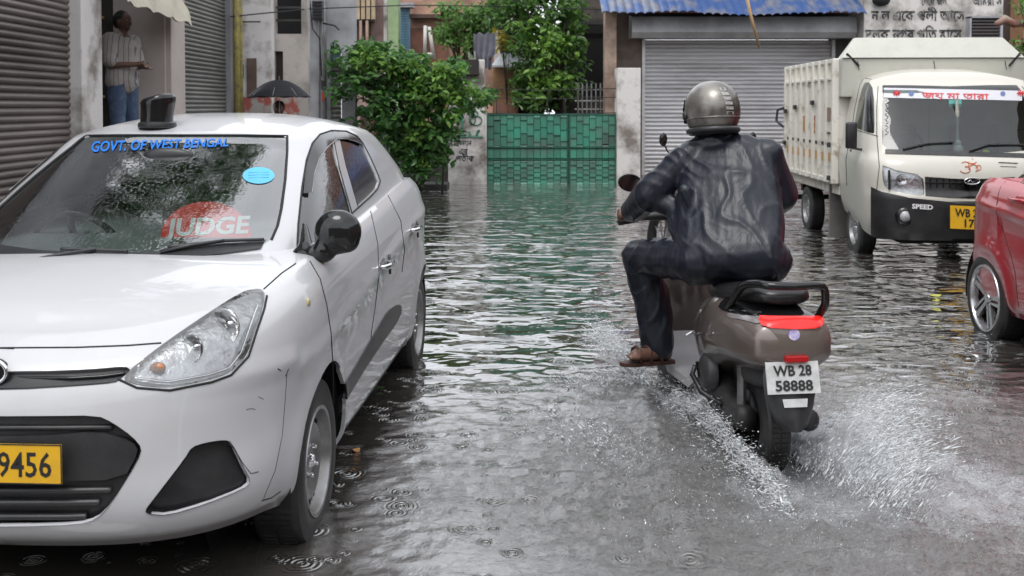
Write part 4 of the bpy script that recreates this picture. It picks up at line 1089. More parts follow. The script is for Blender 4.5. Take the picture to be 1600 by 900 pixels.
# corrugated blue roof
bl_ = mat('blue tin roof', (.03, .085, .24), .4, .15, col2=(.16, .17, .20), vscale=3.6, lo=.44, hi=.62, detail=9, stretch=(1, .3, 1))
g = []; x0, x1 = wx(940, 20.4), wx(1352, 20.4)
for j in range(9):
    t = j / 8; Yc = 20.35 + 1.9 * t; row = []
    for i in range(281):
        x = x0 + (x1 - x0) * i / 280
        ze = wz(20 + 1.5 * math.sin(i * .05) + (3 if 100 < i < 240 else 0), 20.35) + .95 * t
        cor = .035 * (abs(math.sin(i * math.pi / 9)) ** .7) + .012 * noise.noise(V((x * 1.3, Yc * .3, 2)))
        row.append(V((x, Yc + (.05 * noise.noise(V((x * 2, 0, 5))) if j == 0 else 0), ze + cor)))
    g.append(row)
g2 = [[p + V((0, 0, -.008)) for p in r] for r in g]
b = MB().sheet(g); b.sheet(g2); attach(b.build('tin_roof', bl_, smooth=True), sp)
quadbox('upper_storey', 990, 1420, 0, 0, 22.6, .4, brickm, parent=sp, zlo=3.3, zhi=7.2)
quadbox('plinth', 1000, 1350, 276, 300, 21.0, .5, mat('brown step', (.16, .10, .08), .8, var=.3), parent=sp)
# wall with words
ww = thing('plastered_wall', 'mouldy grey wall with faded black Bengali words and a louvred vent', 'wall', (wx(1450, 20.6), 20.6, 0))
quadbox('wall_face', 1348, 1720, 0, 0, 20.6, .4, mat('mouldy white wall', (.58, .55, .52), .9, col2=(.14, .13, .11), vscale=1.7, lo=.45, hi=.66, detail=11, bump=.3), parent=ww, zlo=-.1, zhi=6.8)
for body, u0, u1, v, sz, mk in (('দলক নগর পিত মােস', 1352, 1503, 62, 21, 0), ('ন ল এেক পলী আেস', 1362, 1508, 32, 20, 0), ('েলেক জল', 1440, 1480, 8, 18, 0), ('আমরা স', 1520, 1566, 8, 17, 0)):
    o = beng('painted_words', body, mat('faded black paint', (.03, .03, .03), .8, col2=(.2, .19, .18), vscale=5, lo=.5, hi=.62), None, lambda x, y, u0=u0, u1=u1, v=v, sz=sz: at(u0 + (u1 - u0) * x, v - y * sz * 1.15, 20.59), bold=.02); attach(o, ww)
for k in range(8): quadbox('louvre', 1517, 1561, 31 + k * 5, 34 + k * 5, 20.45, .1, mat('louvre metal', (.05, .04, .04), .5, var=.2), parent=ww)
quadbox('vent_opening', 1515, 1563, 28, 73, 20.56, .06, dark, parent=ww)
for u in (1513, 1561): quadbox('vent_frame', u, u + 3, 26, 74, 20.42, .2, plaster2, parent=ww)
quadbox('vent_frame', 1513, 1564, 25, 28, 20.42, .2, plaster2, parent=ww)
b = MB(); b.ell(at(1377, 0, 20.5), (.17, .12, .12)); attach(b.build('dark_bracket', dark, smooth=True), ww)
tag(MB().tube([V((wx(1575, 17), 17, -.1)), V((wx(1575, 17), 17, 5.5))], .095, 12).build('post', mat('dark brown post', (.05, .028, .022), .7, var=.3), smooth=True), 'dark brown post beside the louvred vent behind the truck', 'post')
tag(MB().box((wx(1583, 16.6), 16.6, -.1), (wx(1597, 16.6), 16.75, 5.5)).build('timber_post', mat('orange brown timber', (.26, .13, .06), .7, var=.4, vscale=5)), 'orange brown timber post at the right edge behind the truck', 'post')
b = MB(); b.tube([at(1556, 38, 16.3), at(1570, 30, 16.3), at(1584, 37, 16.3), at(1602, 36, 16.3)], [.04, .07, .06, .05], 8); tag(b.build('tied_rag', mat('reddish rag', (.28, .09, .07), .8, col2=(.3, .25, .2), vscale=9), smooth=True), 'reddish rag tied round the posts behind the truck', 'rag')
# bamboo cane hanging in front of the shop
tag(MB().tube([at(1166, -8, 17), at(1174, 28, 17), at(1187, 76, 17)], [.028, .026, .02], 8).build('bamboo_cane', mat('pale bamboo', (.42, .26, .13), .5, var=.3), smooth=True), 'pale bamboo cane hanging down in front of the blue tin roof', 'cane')
# overhead wires
b = MB(); b.tube([at(360, 26, 15), at(480, 14, 17), at(640, 8, 20), at(800, 10, 22), at(960, 16, 24)], .010, 5); tag(b.build('overhead_cable', gap), 'dark cable sagging across the lane at the top', 'cable')
b = MB(); b.tube([at(780, -5, 14), at(850, 14, 16), at(930, 12, 19)], .006, 5); tag(b.build('overhead_cable', gap), 'thinner cable crossing in front of the gate tree', 'cable')
# kerb and rubble under the shrub
kb = MB().box((wx(560, 19), 18.9, -.15), (wx(699, 19), 19.6, .10)).build('kerb', darkc, bevel=.02); tag(kb, kind='structure')
quad_ = quadbox('boundary_wall', 596, 702, 190, 300, 20.8, .3, darkc); tag(quad_, 'dark low boundary wall behind the leafy shrub', 'wall')
quadbox('junk_pile', 563, 592, 167, 240, 20.2, .4, mat('rust patch', (.25, .10, .05), .8, col2=(.10, .08, .07), vscale=5)); tag(bpy.data.objects['junk_pile'], 'rusty orange sheet leaning left of the shrub', 'sheet')
# building row outside the frame on the right, behind the viewer too
rb = MB(); rb.box((7.2, -6, -.1), (8, 13.5, 4.6)); rb.box((-9, -9, -.1), (9, -8.6, 4.0)); tag(rb.build('street_building', mat('brownish street wall', (.22, .17, .14), .85, var=.4, vscale=1)), 'plain brown street wall along the right side out of view', 'building')

# ---------------------------------------------------------------- plants
def leafmat(name, c1, c2, tr=.35):
    m = bpy.data.materials.new(name); m.use_nodes = True; t = m.node_tree; b = t.nodes['Principled BSDF']; b.inputs['Roughness'].default_value = .32
    g = node(t, 'ShaderNodeNewGeometry'); x = node(t, 'ShaderNodeMix', data_type='RGBA'); x.inputs[6].default_value = (*c1, 1); x.inputs[7].default_value = (*c2, 1)
    t.links.new(g.outputs['Random Per Island'], x.inputs[0]); t.links.new(x.outputs[2], b.inputs['Base Color'])
    tl = node(t, 'ShaderNodeBsdfTranslucent'); t.links.new(x.outputs[2], tl.inputs[0]); ms = node(t, 'ShaderNodeMixShader'); ms.inputs[0].default_value = tr
    t.links.new(b.outputs[0], ms.inputs[1]); t.links.new(tl.outputs[0], ms.inputs[2]); t.links.new(ms.outputs[0], t.nodes['Material Output'].inputs[0]); return m
lfA = leafmat('dark glossy leaves', (.03, .095, .025), (.11, .26, .055)); lfB = leafmat('bright leaves', (.08, .20, .03), (.24, .40, .08)); lfC = leafmat('light green leaves', (.09, .20, .04), (.16, .30, .07))
def leaves(b, c, rad, n, size, flat=.7, droop=.3):
    for _ in range(n):
        while True:
            d = V((random.uniform(-1, 1), random.uniform(-1, 1), random.uniform(-1, 1)))
            if d.length < 1: break
        d = d.normalized() * d.length ** .5; p = V(c) + V((d.x * rad[0], d.y * rad[1], d.z * rad[2]))
        a = V((random.gauss(0, 1), random.gauss(0, 1), random.gauss(-droop, .6))).normalized(); s = size * random.uniform(.6, 1.25)
        up = V((random.gauss(0, .6), random.gauss(-.4, .6), 1)).normalized(); w_ = a.cross(up); w_ = (w_.normalized() if w_.length > .01 else V((1, 0, 0))) * s * .26; n_ = w_.cross(a).normalized() * s * .09
        b.add([p, p + a * s * .35 + w_ - n_ * -1, p + a * s * .75 + w_ * .75 + n_, p + a * s - n_, p + a * s * .75 - w_ * .75 + n_, p + a * s * .35 - w_ + n_], [(0, 1, 2, 3), (0, 3, 4, 5)])
bark = mat('brown bark', (.07, .05, .035), .9, var=.5, vscale=12, bump=.4)
def plant(name, label, cat, base, clumps, size, lf, trunk, seed=1, dens=1.0, droop=.3):
    random.seed(seed); r = thing(name, label, cat, base); L = V(base)
    b = MB()
    for (c, rad, n) in clumps: leaves(b, V(c) - L, rad, int(n * dens), size, droop=droop)
    b.build('crown', lf, r, fix=False)
    t = MB(); top = V(trunk[0]) - L
    t.tube([V((0, 0, -.1)), top * .5 + V((.03, 0, 0)), top], [trunk[1], trunk[1] * .8, trunk[1] * .6], 10)
    for (c, rad, n) in clumps[::max(1, len(clumps) // 22)]:
        q = V(c) - L; m_ = top.lerp(q, .5) + V((0, 0, .12)); t.tube([top * .75, m_, q], [trunk[1] * .45, trunk[1] * .28, .006], 6)
    t.build('trunk', bark, r, smooth=True); return r
def scatter_px(poly, n, Y0, Y1, rx, ry, cnt, seed):
    random.seed(seed); out = []; xs = [p[0] for p in poly]; ys = [p[1] for p in poly]
    while len(out) < n:
        u, v = random.uniform(min(xs), max(xs)), random.uniform(min(ys), max(ys))
        if inpoly(u, v, poly): Y = random.uniform(Y0, Y1); k = random.uniform(.6, 1.3); out.append((at(u, v, Y), (rx * k, rx * k, ry * k), cnt))
    return out
bush = [(535, 85), (560, 70), (580, 62), (600, 85), (650, 85), (690, 100), (715, 82), (722, 100), (735, 140), (760, 145), (762, 165), (745, 160), (720, 160), (712, 190), (700, 215), (690, 235), (665, 268), (645, 262), (610, 215), (590, 195), (560, 165), (545, 130)]
cl = scatter_px(bush, 74, 18.0, 19.4, .20, .11, 38, 4) + scatter_px(bush, 130, 17.6, 18.2, .12, .07, 13, 5) + scatter_px([(515, 100), (550, 60), (580, 50), (640, 80), (740, 130), (770, 165), (730, 190), (690, 280), (640, 280), (590, 225), (540, 180)], 90, 17.9, 18.8, .13, .06, 8, 6) + scatter_px([(600, 200), (690, 190), (680, 282), (625, 280)], 34, 17.9, 18.6, .14, .08, 10, 7) + scatter_px([(520, 70), (570, 55), (560, 150), (515, 150)], 22, 17.9, 18.4, .12, .06, 8, 8)
plant('leafy_shrub', 'big glossy dark green shrub leaning over beside the painted pillar', 'shrub', (wx(650, 18.9), 18.9, -.05), cl, .145, lfA, ((wx(650, 18.9), 18.9, 1.0), .05), 2)
b2 = scatter_px([(640, 100), (700, 95), (735, 130), (758, 160), (720, 175), (700, 190), (690, 160), (650, 170)], 46, 17.5, 18.1, .13, .09, 15, 9) + scatter_px([(560, 75), (640, 95), (640, 130), (560, 110)], 20, 17.6, 18.1, .12, .08, 12, 19) + scatter_px([(640, 190), (690, 180), (680, 260), (648, 255)], 12, 17.6, 18.1, .12, .09, 12, 29)
plant('creeper', 'brighter yellowish green creeper growing over the dark shrub', 'creeper', (wx(690, 18.3), 18.3, -.05), b2, .125, lfB, ((wx(690, 18.3), 18.3, .8), .02), 3)
tr = [(775, -40), (830, -50), (900, -30), (905, 30), (903, 80), (900, 130), (885, 150), (850, 175), (810, 168), (795, 140), (798, 110), (830, 100), (795, 70), (800, 40), (760, 20)]
cl = scatter_px(tr, 120, 22.4, 24.2, .28, .15, 40, 14) + scatter_px(tr, 70, 22.0, 22.6, .16, .07, 14, 18)
plant('gate_tree', 'leafy green tree rising behind the green gate', 'tree', (wx(880, 22.6), 22.6, -.05), cl, .15, leafmat('mid green leaves', (.04, .11, .02), (.13, .26, .05)), ((wx(876, 22.6), 22.6, 1.7), .13), 8)
cl = scatter_px([(800, 30), (850, 20), (885, 60), (890, 140), (850, 165), (820, 120), (850, 90), (805, 80)], 50, 21.8, 22.3, .17, .10, 20, 15)
plant('creeper', 'yellow green creeper over the gate tree', 'creeper', (wx(840, 22.4), 22.4, -.05), cl, .15, lfB, ((wx(840, 22.4), 22.4, 1.2), .03), 10)
cl = scatter_px([(680, 10), (720, 0), (765, 20), (760, 60), (740, 95), (715, 75), (690, 60)], 60, 26, 27, .25, .16, 30, 24)
plant('roof_tree', 'pale green small tree above the draped cloth', 'tree', (wx(725, 26.5), 26.5, -.05), cl, .15, lfC, ((wx(725, 26.5), 26.5, 2.2), .06), 12)
cl = scatter_px([(755, -60), (800, -70), (860, -60), (890, -20), (820, 5), (800, 50), (775, 40), (760, 5)], 60, 23.5, 25, .3, .2, 36, 34)
plant('back_tree', 'darker tree behind the gate tree at the top of the picture', 'tree', (wx(790, 24.6), 24.6, -.05), cl, .15, lfA, ((wx(790, 24.6), 24.6, 2.6), .08), 13)
cl = scatter_px([(778, 50), (800, 48), (806, 78), (780, 80)], 8, 22.5, 22.8, .12, .1, 10, 44)
plant('yellow_bush', 'yellow leaved bush beside the white tin roof', 'bush', (wx(792, 22.8), 22.8, -.05), cl, .14, leafmat('yellow leaves', (.35, .28, .03), (.5, .42, .06)), ((wx(792, 22.8), 22.8, 2), .02), 14)
cl = scatter_px([(1588, 5), (1612, 5), (1612, 30), (1590, 25)], 7, 16, 16.4, .10, .08, 12, 54) + scatter_px([(1588, 66), (1612, 60), (1612, 88), (1590, 84)], 6, 16, 16.4, .09, .07, 12, 55)
plant('climbing_plant', 'bright green leaves climbing the timber post at the right edge', 'plant', (wx(1602, 16.3), 16.3, -.05), cl, .10, lfC, ((wx(1603, 16.3), 16.3, 2.3), .02), 15)
# tall trees over the left shops, mostly seen reflected in glass and water
random.seed(21); cl = []
for _ in range(52):
    cl.append((V((random.uniform(-6.2, -2.4), random.uniform(6.6, 10.5), random.uniform(6.0, 7.2))), (.42, .42, .25), 80))
plant('street_tree', 'spreading tree above the left shops, out of view at the top', 'tree', (-6.6, 13, -.1), cl, .2, lfA, ((-6.4, 12.5, 5), .2), 16)

# person under the umbrella ----------------------------------
def make_umb():
    L = V((wx(436, 15.6), 15.6, -.08)); root = thing('person', 'person in a pale shirt walking under a black umbrella beyond the white car', 'person', L)
    q = lambda x, y, z: V((x, y, z))
    H = 1.60
    pt = [('c', q(-.08, 0, .84), q(-.09, -.02, .46), .075, .05), ('c', q(-.09, -.02, .46), q(-.09, .03, .08), .05, .035), ('c', q(.08, 0, .84), q(.09, .05, .46), .075, .05), ('c', q(.09, .05, .46), q(.09, .12, .10), .05, .035),
          ('c', q(-.09, .03, .05), q(-.09, -.1, .03), .035, .03), ('c', q(.09, .12, .06), q(.09, 0, .03), .035, .03), ('c', q(0, 0, .86), q(0, 0, 1.24), .12, .125), ('c', q(-.17, 0, 1.28), q(.17, 0, 1.28), .06, .06),
          ('c', q(-.18, 0, 1.28), q(-.22, .02, 1.02), .045, .036), ('c', q(-.22, .02, 1.02), q(-.2, -.08, .82), .036, .026), ('c', q(.18, 0, 1.28), q(.2, -.06, 1.04), .045, .036), ('c', q(.2, -.06, 1.04), q(.06, -.16, 1.24), .036, .026),
          ('c', q(0, 0, 1.3), q(0, 0, 1.42), .05, .05), ('e', q(0, -.01, 1.50), (.075, .09, .105)), ('c', q(0, -.1, 1.5), q(0, -.11, 1.485), .012, .014)]
    for k in range(4): pt.append(('c', q(.03 + 0, -.165, 1.225 + .018 * k), q(.07, -.19, 1.225 + .018 * k), .009, .009))
    pt.append(('c', q(.06, -.16, 1.22), q(.05, -.19, 1.20), .011, .01))
    link('body', blob(pt, .009, 2), root, skinm)
    link('shirt', blob([('c', q(0, 0, .85), q(0, 0, 1.22), .15, .145), ('c', q(-.17, 0, 1.26), q(.17, 0, 1.26), .085, .085), ('c', q(-.18, 0, 1.27), q(-.21, .02, 1.08), .075, .07), ('c', q(.18, 0, 1.27), q(.2, -.04, 1.08), .075, .07)], .011, 3, .005, 10), root, mat('pale shirt', (.5, .48, .5), .8, var=.1))
    link('trousers', blob([('c', q(-.08, 0, .86), q(-.09, -.02, .46), .10, .075), ('c', q(-.09, -.02, .46), q(-.09, .03, .12), .075, .065), ('c', q(.08, 0, .86), q(.09, .05, .46), .10, .075), ('c', q(.09, .05, .46), q(.09, .12, .14), .075, .065)], .011, 3), root, mat('dark trousers', (.03, .03, .035), .8, var=.2))
    link('hair', blob([('e', q(0, .015, 1.53), (.085, .09, .09))], .009, 2, .004, 30), root, mat('black hair'))
    U = V((L.x + .05, L.y - .20, L.z + .13)); um = thing('umbrella', 'open black umbrella held over the walking person', 'umbrella', U + V((0, 0, 1.18)))
    g = []; n = 64; zc = .60
    for j in range(9):
        t = j / 8; row = []
        for i in range(n + 1):
            a = 2 * math.pi * i / n; sc = abs(math.sin(a * 4)); r_ = .45 * t * (1 - .035 * sc * t); row.append(V((r_ * math.cos(a), r_ * math.sin(a), zc - .25 * t ** 1.9 - (-.012) * sc * t)))
        g.append(row)
    g2 = [[p + V((0, 0, -.004)) for p in r] for r in g]
    b = MB().sheet(g); b.sheet(g2); b.build('canopy', mat('black umbrella cloth', (.006, .006, .009), .6, spec=.2, col2=(.012, .012, .016), vscale=8), um, smooth=True, weld=1e-4)
    b = MB(); b.tube([V((0, 0, 0)), V((0, 0, zc + .05))], .006, 6); b.build('shaft', steel, um)
    for k in range(8):
        a = math.pi / 8 + k * math.pi / 4
        a = k * math.pi / 4; MB().tube([V((.43 * t * math.cos(a), .43 * t * math.sin(a), zc - .22 * t ** 1.9 - .006)) for t in (0, .25, .5, .75, 1)], .003, 5).build('rib', steel, um)
make_umb()
# ---------------------------------------------------------------- small cream lorry
TRZ = math.atan2(-.999, -.043)
def make_truck():
    loc = V((4.294, 10.16, -.05)); root = thing('delivery_truck', 'cream open backed delivery truck with an orange om sign and yellow number plate', 'truck', loc, TRZ)
    Mw = Matrix.Translation(loc) @ Matrix.Rotation(TRZ, 4, 'Z'); C = Proj('cam', Mw); sgn = -1
    zb = table([(-1.7, .42), (-1.2, .42), (-.3, .26), (0, .24)]); zt = table([(-1.7, 1.75), (0, 1.75)])
    def zt(x): return 1.76
    xf = table([(0, -.05), (.08, .0), (.27, .01), (.30, -.015), (.42, -.04), (.50, -.10), (.53, -.17), (.75, -.36), (.93, -.52), (1, -.66)])
    wd = table([(0, .86), (.1, .90), (.3, .925), (.45, .925), (.53, .90), (.75, .85), (.93, .80), (1, .75)])
    H = table([(-1.7, 1.85), (-1.1, 1.89), (-.66, 1.83)])
    A = shell(xf, table([(0, -1.20), (1, -1.18)]), wd, zb, zt, H, -.68, -1.12, 4.5, 14, sgn, nt=60, nc=12, ns=(50, 40, 8), sp=(-.9, -1.1), pw=3.2)
    A2 = mirror(A.copy()); bv = BVHTree.FromBMesh(A2); A2.free()
    Yp = Proj('Y'); sd = lambda f: -f.calc_center_median().y > .4
    AX = -.78; circ = [(AX + .36 * math.cos(2 * math.pi * i / 30), .27 + .36 * math.sin(2 * math.pi * i / 30)) for i in range(30)]
    cut(A, Yp, circ, extra=sd).free()
    ws = cut(A, C, [(1379, 133), (1420, 133), (1500, 135), (1700, 142), (1700, 247), (1560, 241), (1440, 238), (1386, 233), (1379, 226), (1378, 180)])
    sw = cut(A, C, smoothpoly([(1334, 199), (1340, 165), (1349, 130), (1358, 128), (1365, 140), (1367, 207), (1362, 209)], 1))
    hl = cut(A, C, smoothpoly([(1378, 258), (1383, 259), (1400, 266), (1442, 274), (1445, 300), (1443, 306), (1412, 302), (1388, 296), (1380, 288)], 1))
    gr = cut(A, C, [(1445, 276), (1490, 279), (1540, 281), (1700, 284), (1700, 312), (1540, 311), (1480, 309), (1446, 306)])
    lower = cut(A, C, [(1362, 292), (1378, 300), (1420, 309), (1480, 315), (1560, 318), (1700, 320), (1700, 400), (1500, 400), (1375, 400), (1362, 364)])
    rimwall(A, off=-.015); finish(A, 'cab', cream, root)
    finish(ws, 'windscreen', glassmat('truck glass', (.42, .50, .48), 0, .0), root)
    finish(sw, 'side_window', glassmat('tinted side glass'), root, 'pair')
    movebm(lower, .012); rimwall(lower, off=-.02); bp = finish(lower, 'bumper', blackp, root)[0]
    rimwall(gr, vec=(.02, 0, 0)); movebm(gr, 0, (-.016, 0, 0)); g = finish(gr, 'grille', blackp, root)[0]
    b = MB()
    for i in range(-7, 8): b.box((-.06, i * .06 - .006, .735), (-.034, i * .06 + .006, .825))
    b.box((-.06, -.43, .78), (-.030, .43, .79)); b.build('grille_bars', blackg, g, bevel=.002)
    bk = hl.copy(); hls = finish(hl, 'headlight', glassmat('lamp glass'), root, 'pair')
    for k, h in enumerate(hls):
        b2 = bk.copy()
        if k:
            for v in b2.verts: v.co.y *= -1
            bmesh.ops.reverse_faces(b2, faces=b2.faces)
        am = b2.copy(); s = 1 if k else -1
        movebm(b2, 0, (-.03, 0, 0)); me = bpy.data.meshes.new('reflector'); b2.to_mesh(me); b2.free(); link('reflector', me, h, mat('lamp reflector'), True)
        fs = [f for f in am.faces if not (abs(f.calc_center_median().y) > .78 and f.calc_center_median().z < .87)]
        bmesh.ops.delete(am, geom=fs, context='FACES'); movebm(am, 0, (-.008, 0, 0))
        me = bpy.data.meshes.new('indicator'); am.to_mesh(me); am.free(); link('indicator', me, h, amber, True)
        MB().lathe([(.055, 0), (.05, -.01), (.03, -.02), (0, -.02)], 20, Matrix.Translation((-.05, s * .62, .81)), 'x').build('lamp_bowl', chrome, h, smooth=True)
        MB().tube([V((-.075, s * .735, .90)), V((-.06, s * .735, .72))], .012, 6).build('lamp_divider', blackp, h)
    bk.free()
    # fog lamps, emblem, om sign
    for s in (-1, 1):
        q = bv.ray_cast(V((3, s * .60, .47)), V((-1, 0, 0)))[0]
        fl = MB().lathe([(.0, .022), (.05, .018), (.055, .0)], 24, Matrix.Translation((q.x, s * .60, .47)), 'x').build('fog_light', mat('fog lamp', (.5, .5, .52), .15, var=.2), root, smooth=True)
        MB().lathe([(.056, .02), (.085, .014), (.09, -.01)], 24, Matrix.Translation((q.x, s * .60, .47)), 'x').build('fog_light_ring', blackg, fl, smooth=True)
    def onf(u, v, off=.003, bv_=bv):
        o_, d_ = C.rayd(u, v); h = bv_.ray_cast(o_, d_)
        return (h[0] if h[0] else o_ + d_ * 10) - d_ * off
    e = [onf(1519 + 12 * math.cos(a), 283 + 5 * math.sin(a), .012) for a in [2 * math.pi * i / 24 for i in range(24)]]
    em = MB().tube(e, .007, 6, closed=True).build('emblem', chrome, root, smooth=True)
    MB().tube([onf(1511, 285, .012), onf(1517, 281, .012), onf(1519, 285, .012), onf(1527, 281, .012)], .005, 6).build('emblem_bars', chrome, em, smooth=True)
    om_m = mat('orange om paint', (.62, .13, .04), .5, var=.1)
    b = MB()
    arc = lambda cx, cy, rx, ry, a0, a1, n=14: [(cx + rx * math.cos(R(a0 + (a1 - a0) * i / n)), cy - ry * math.sin(R(a0 + (a1 - a0) * i / n))) for i in range(n + 1)]
    for st in (arc(1508, 257, 6, 4, 150, -90), arc(1508, 265, 8, 5, 90, -160), arc(1521, 263, 7, 6, 200, -60) + arc(1529, 262, 4, 4, 270, 560), arc(1519, 252, 7, 4, 200, 340, 8), [(1519, 249), (1520, 248)]):
        b.tube([onf(u, v, .003) for u, v in st], .0075, 6, flat=.4)
    b.build('om_sign', om_m, root, smooth=True)
    # banner over the windscreen, with red letters, stars and roundels
    def onband(u, v, off=.006): return onf(u, v, off)
    top = [onband(u, 136 + (u - 1380) * .022 + 1) for u in range(1381, 1604, 8)]; bot = [onband(u, 152.5 + (u - 1380) * .022) for u in range(1381, 1604, 8)]
    bn = MB().sheet([top, [a.lerp(c, .5) for a, c in zip(top, bot)], bot]).build('windscreen_banner', mat('white banner', (.62, .62, .66), .5, var=.06), root, smooth=True)
    redtx = mat('red banner paint', (.65, .05, .06), .5, var=.1)
    beng('banner_lettering', 'জয় মা তারা', redtx, bn, lambda x, y: onband(1441 + 104 * x, 151.5 + (x * 104 + 60) * .022 - y * 13, .010), bold=.012)
    for u in (1401, 1595):
        b = MB()
        for a in range(0, 180, 45): b.tube([onband(u + 6 * math.cos(R(a)), 145.5 + 4.5 * math.sin(R(a)), .011), onband(u - 6 * math.cos(R(a)), 145.5 - 4.5 * math.sin(R(a)), .011)], .005, 5)
        b.build('banner_star', redtx, bn)
    for u in (1424, 1567):
        MB().add([onband(u + 4 * math.cos(a), 146 + 3.6 * math.sin(a), .011) for a in [2 * math.pi * i / 14 for i in range(14)]], [tuple(range(14))]).build('banner_roundel', mat('slate blue paint', (.12, .16, .35), .5, var=.1), bn)
    # white scroll writing down the left of the windscreen
    b = MB(); b.tube([onf(1384 + 2.5 * math.sin(k * 1.7) + 1.5, 156 + k * 2.2, .004) for k in range(26)], [.008 + .006 * abs(math.sin(k * 1.1)) for k in range(26)], 6, flat=.3); b.build('scroll_writing', whitetxt, root, smooth=True)
    # wiper, cowl strip
    cw = MB().sheet([[onf(u, 233 + (u - 1386) * .03, .006) for u in range(1383, 1640, 8)], [onf(u, 240 + (u - 1386) * .03, .01) for u in range(1383, 1640, 8)]]).build('cowl', blackp, root, smooth=True)
    for pts in ([(1411, 233), (1450, 224), (1490, 222)], [(1515, 236), (1545, 226), (1600, 226)]):
        b = MB(); b.tube([onf(u, v, .02) for u, v in pts], .009, 6); b.build('wiper', blackp, root)
    # door gaps
    b = MB()
    for pts in ([(1331, 201), (1336, 168), (1344, 131), (1350, 122), (1362, 124)], [(1323, 290), (1322, 250), (1329, 205)], [(1322, 203), (1331, 201), (1352, 207), (1372, 213)], [(1370, 213), (1374, 260), (1366, 330), (1361, 352)], [(1372, 135), (1370, 170), (1370, 213)]):
        q = onsurf(bv, C, pts, .001, 8)
        if len(q) > 1:
            b.tube(q, .004, 5); b.tube(mir(q), .004, 5)
    b.build('panel_gap', gap, root)
    q = onf(1327, 218, .0)
    MB().ell((q.x, q.y - .012, q.z), (.05, .02, .02)).build('door_handle', blackg, root, smooth=True)
    q = onf(1330, 235, .0); MB().lathe([(0, -.012), (.012, -.01), (.013, .01)], 12, Matrix.Translation(q)).build('door_lock', blackp, root)
    # side mirror
    for s in (-1, 1):
        c = V((-.42, s * 1.00, 1.22))
        mo = MB().box((c.x - .03, c.y - .055, c.z - .13), (c.x + .03, c.y + .055, c.z + .13)).build('wing_mirror', blackp, root, bevel=.022, smooth=True)
        MB().tube([c + V((0, 0, -.12)), c + V((-.02, -s * .10, -.14)), c + V((-.05, -s * .16, -.12))], .012, 6).build('mirror_arm', blackp, mo)
    # inside the cab
    b = MB(); b.box((-.75, -.80, .55), (-.24, .80, 1.02)); b.build('dashboard', dash_m, root, bevel=.03)
    for sy in (-.42, .42):
        b = MB(); b.box((-1.08, sy - .25, .6), (-.80, sy + .25, .75)); b.box((-1.12, sy - .24, .75), (-1.0, sy + .24, 1.32)); b.box((-1.1, sy - .12, 1.34), (-1.03, sy + .12, 1.52))
        b.build('seat', mat('pale seat', (.12, .13, .15), .8, var=.3), root, bevel=.04)
    M = Matrix.Translation((-.70, -.42, 1.10)) @ Matrix.Rotation(R(-50), 4, 'Y')
    MB().tube([M @ V((.19 * math.cos(a), .19 * math.sin(a), 0)) for a in [2 * math.pi * i / 30 for i in range(30)]], .016, 8, closed=True).build('steering_wheel', blackp, root, smooth=True)
    b = MB()
    for i in range(14): b.ell((-.30 - random.random() * .06, -.24 + i * .035, 1.045 + random.random() * .01), (.035, .03, .022), None, 8, 6)
    b.build('dashboard_garland', mat('red garland', (.5, .05, .04), .8, col2=(.6, .12, .04), vscale=30), root, smooth=True)
    b = MB(); b.ell((-.33, .26, 1.06), (.035, .035, .025)); b.build('yellow_flower', mat('yellow flower', (.75, .75, .05), .7, var=.2), root, smooth=True)
    MB().tube([V((-.40, 0.0, 1.58)), V((-.39, 0.005, 1.45)), V((-.37, 0.0, 1.3)), V((-.36, 0, 1.15))], [.012, .02, .012, .02], 8).build('hanging_charm', mat('charm beads', (.5, .5, .45), .6, var=.4, vscale=60), root)
    blob_m = MB(); blob_m.ell((-.34, .0, 1.085), (.045, .05, .055)); blob_m.ell((-.34, 0, 1.15), (.028, .03, .03)); blob_m.build('figurine', whitetxt, root, smooth=True)
    MB().box((-.44, -.06, 1.50), (-.435, .06, 1.565)).build('mint_card', mat('mint card', (.2, .6, .55), .5, var=.1), root)
    # headboard above and behind the cab
    hb = mat('headboard paint', (.52, .52, .46), .5, col2=(.46, .46, .42), vscale=5, lo=.45, hi=.75)
    b = MB(); W1 = .93; W2 = .76
    pr = [(-1.66, 1.62), (-1.64, 1.98), (-1.60, 2.06)]
    x0, x1 = -1.98, -1.66
    vs = [(-1.10, -W1, 1.60), (-1.10, W1, 1.60), (-1.06, W1, 2.00), (-1.06, -W1, 2.00), (-1.22, W2, 2.22), (-1.22, -W2, 2.22)]
    vb = [(p[0] - .20 if i < 4 else p[0] - .08, p[1], p[2]) for i, p in enumerate(vs)]
    b.add(vs + vb, [(0, 1, 2, 3), (3, 2, 4, 5), (7, 6, 9, 8), (8, 9, 11, 10), (0, 3, 9, 6), (3, 5, 11, 9), (1, 7, 8, 2), (2, 8, 10, 4), (5, 4, 10, 11), (0, 6, 7, 1)])
    h = b.build('headboard', hb, root, bevel=.012)
    b = MB(); b.tube([V((-1.052, -W1, 2.0)), V((-1.052, W1, 2.0))], .006, 5)
    for y in (-.86, .0, .8): b.tube([V((-1.06, y * .9, 1.97)), V((-1.07, y * .9 + .02, 1.88))], .004, 4)
    for s in (-1, 1): b.tube([V((-1.08, s * .88, 2.05)), V((-1.05, s * .76, 1.92))], .012, 6)
    b.build('headboard_seam', gap, h)
    # load bed: high slatted sides
    bedm = mat('chipped bed paint', (.74, .71, .64), .55, col2=(.30, .24, .17), vscale=7, lo=.55, hi=.72, detail=9, bump=.1)
    L0, L1 = -1.22, -3.62; zB, zT = .69, 2.0; W = .95
    bed = MB().box((L1, -W + .04, .57), (L0, W - .04, .69)).build('load_bed', bedm, root, bevel=.01)
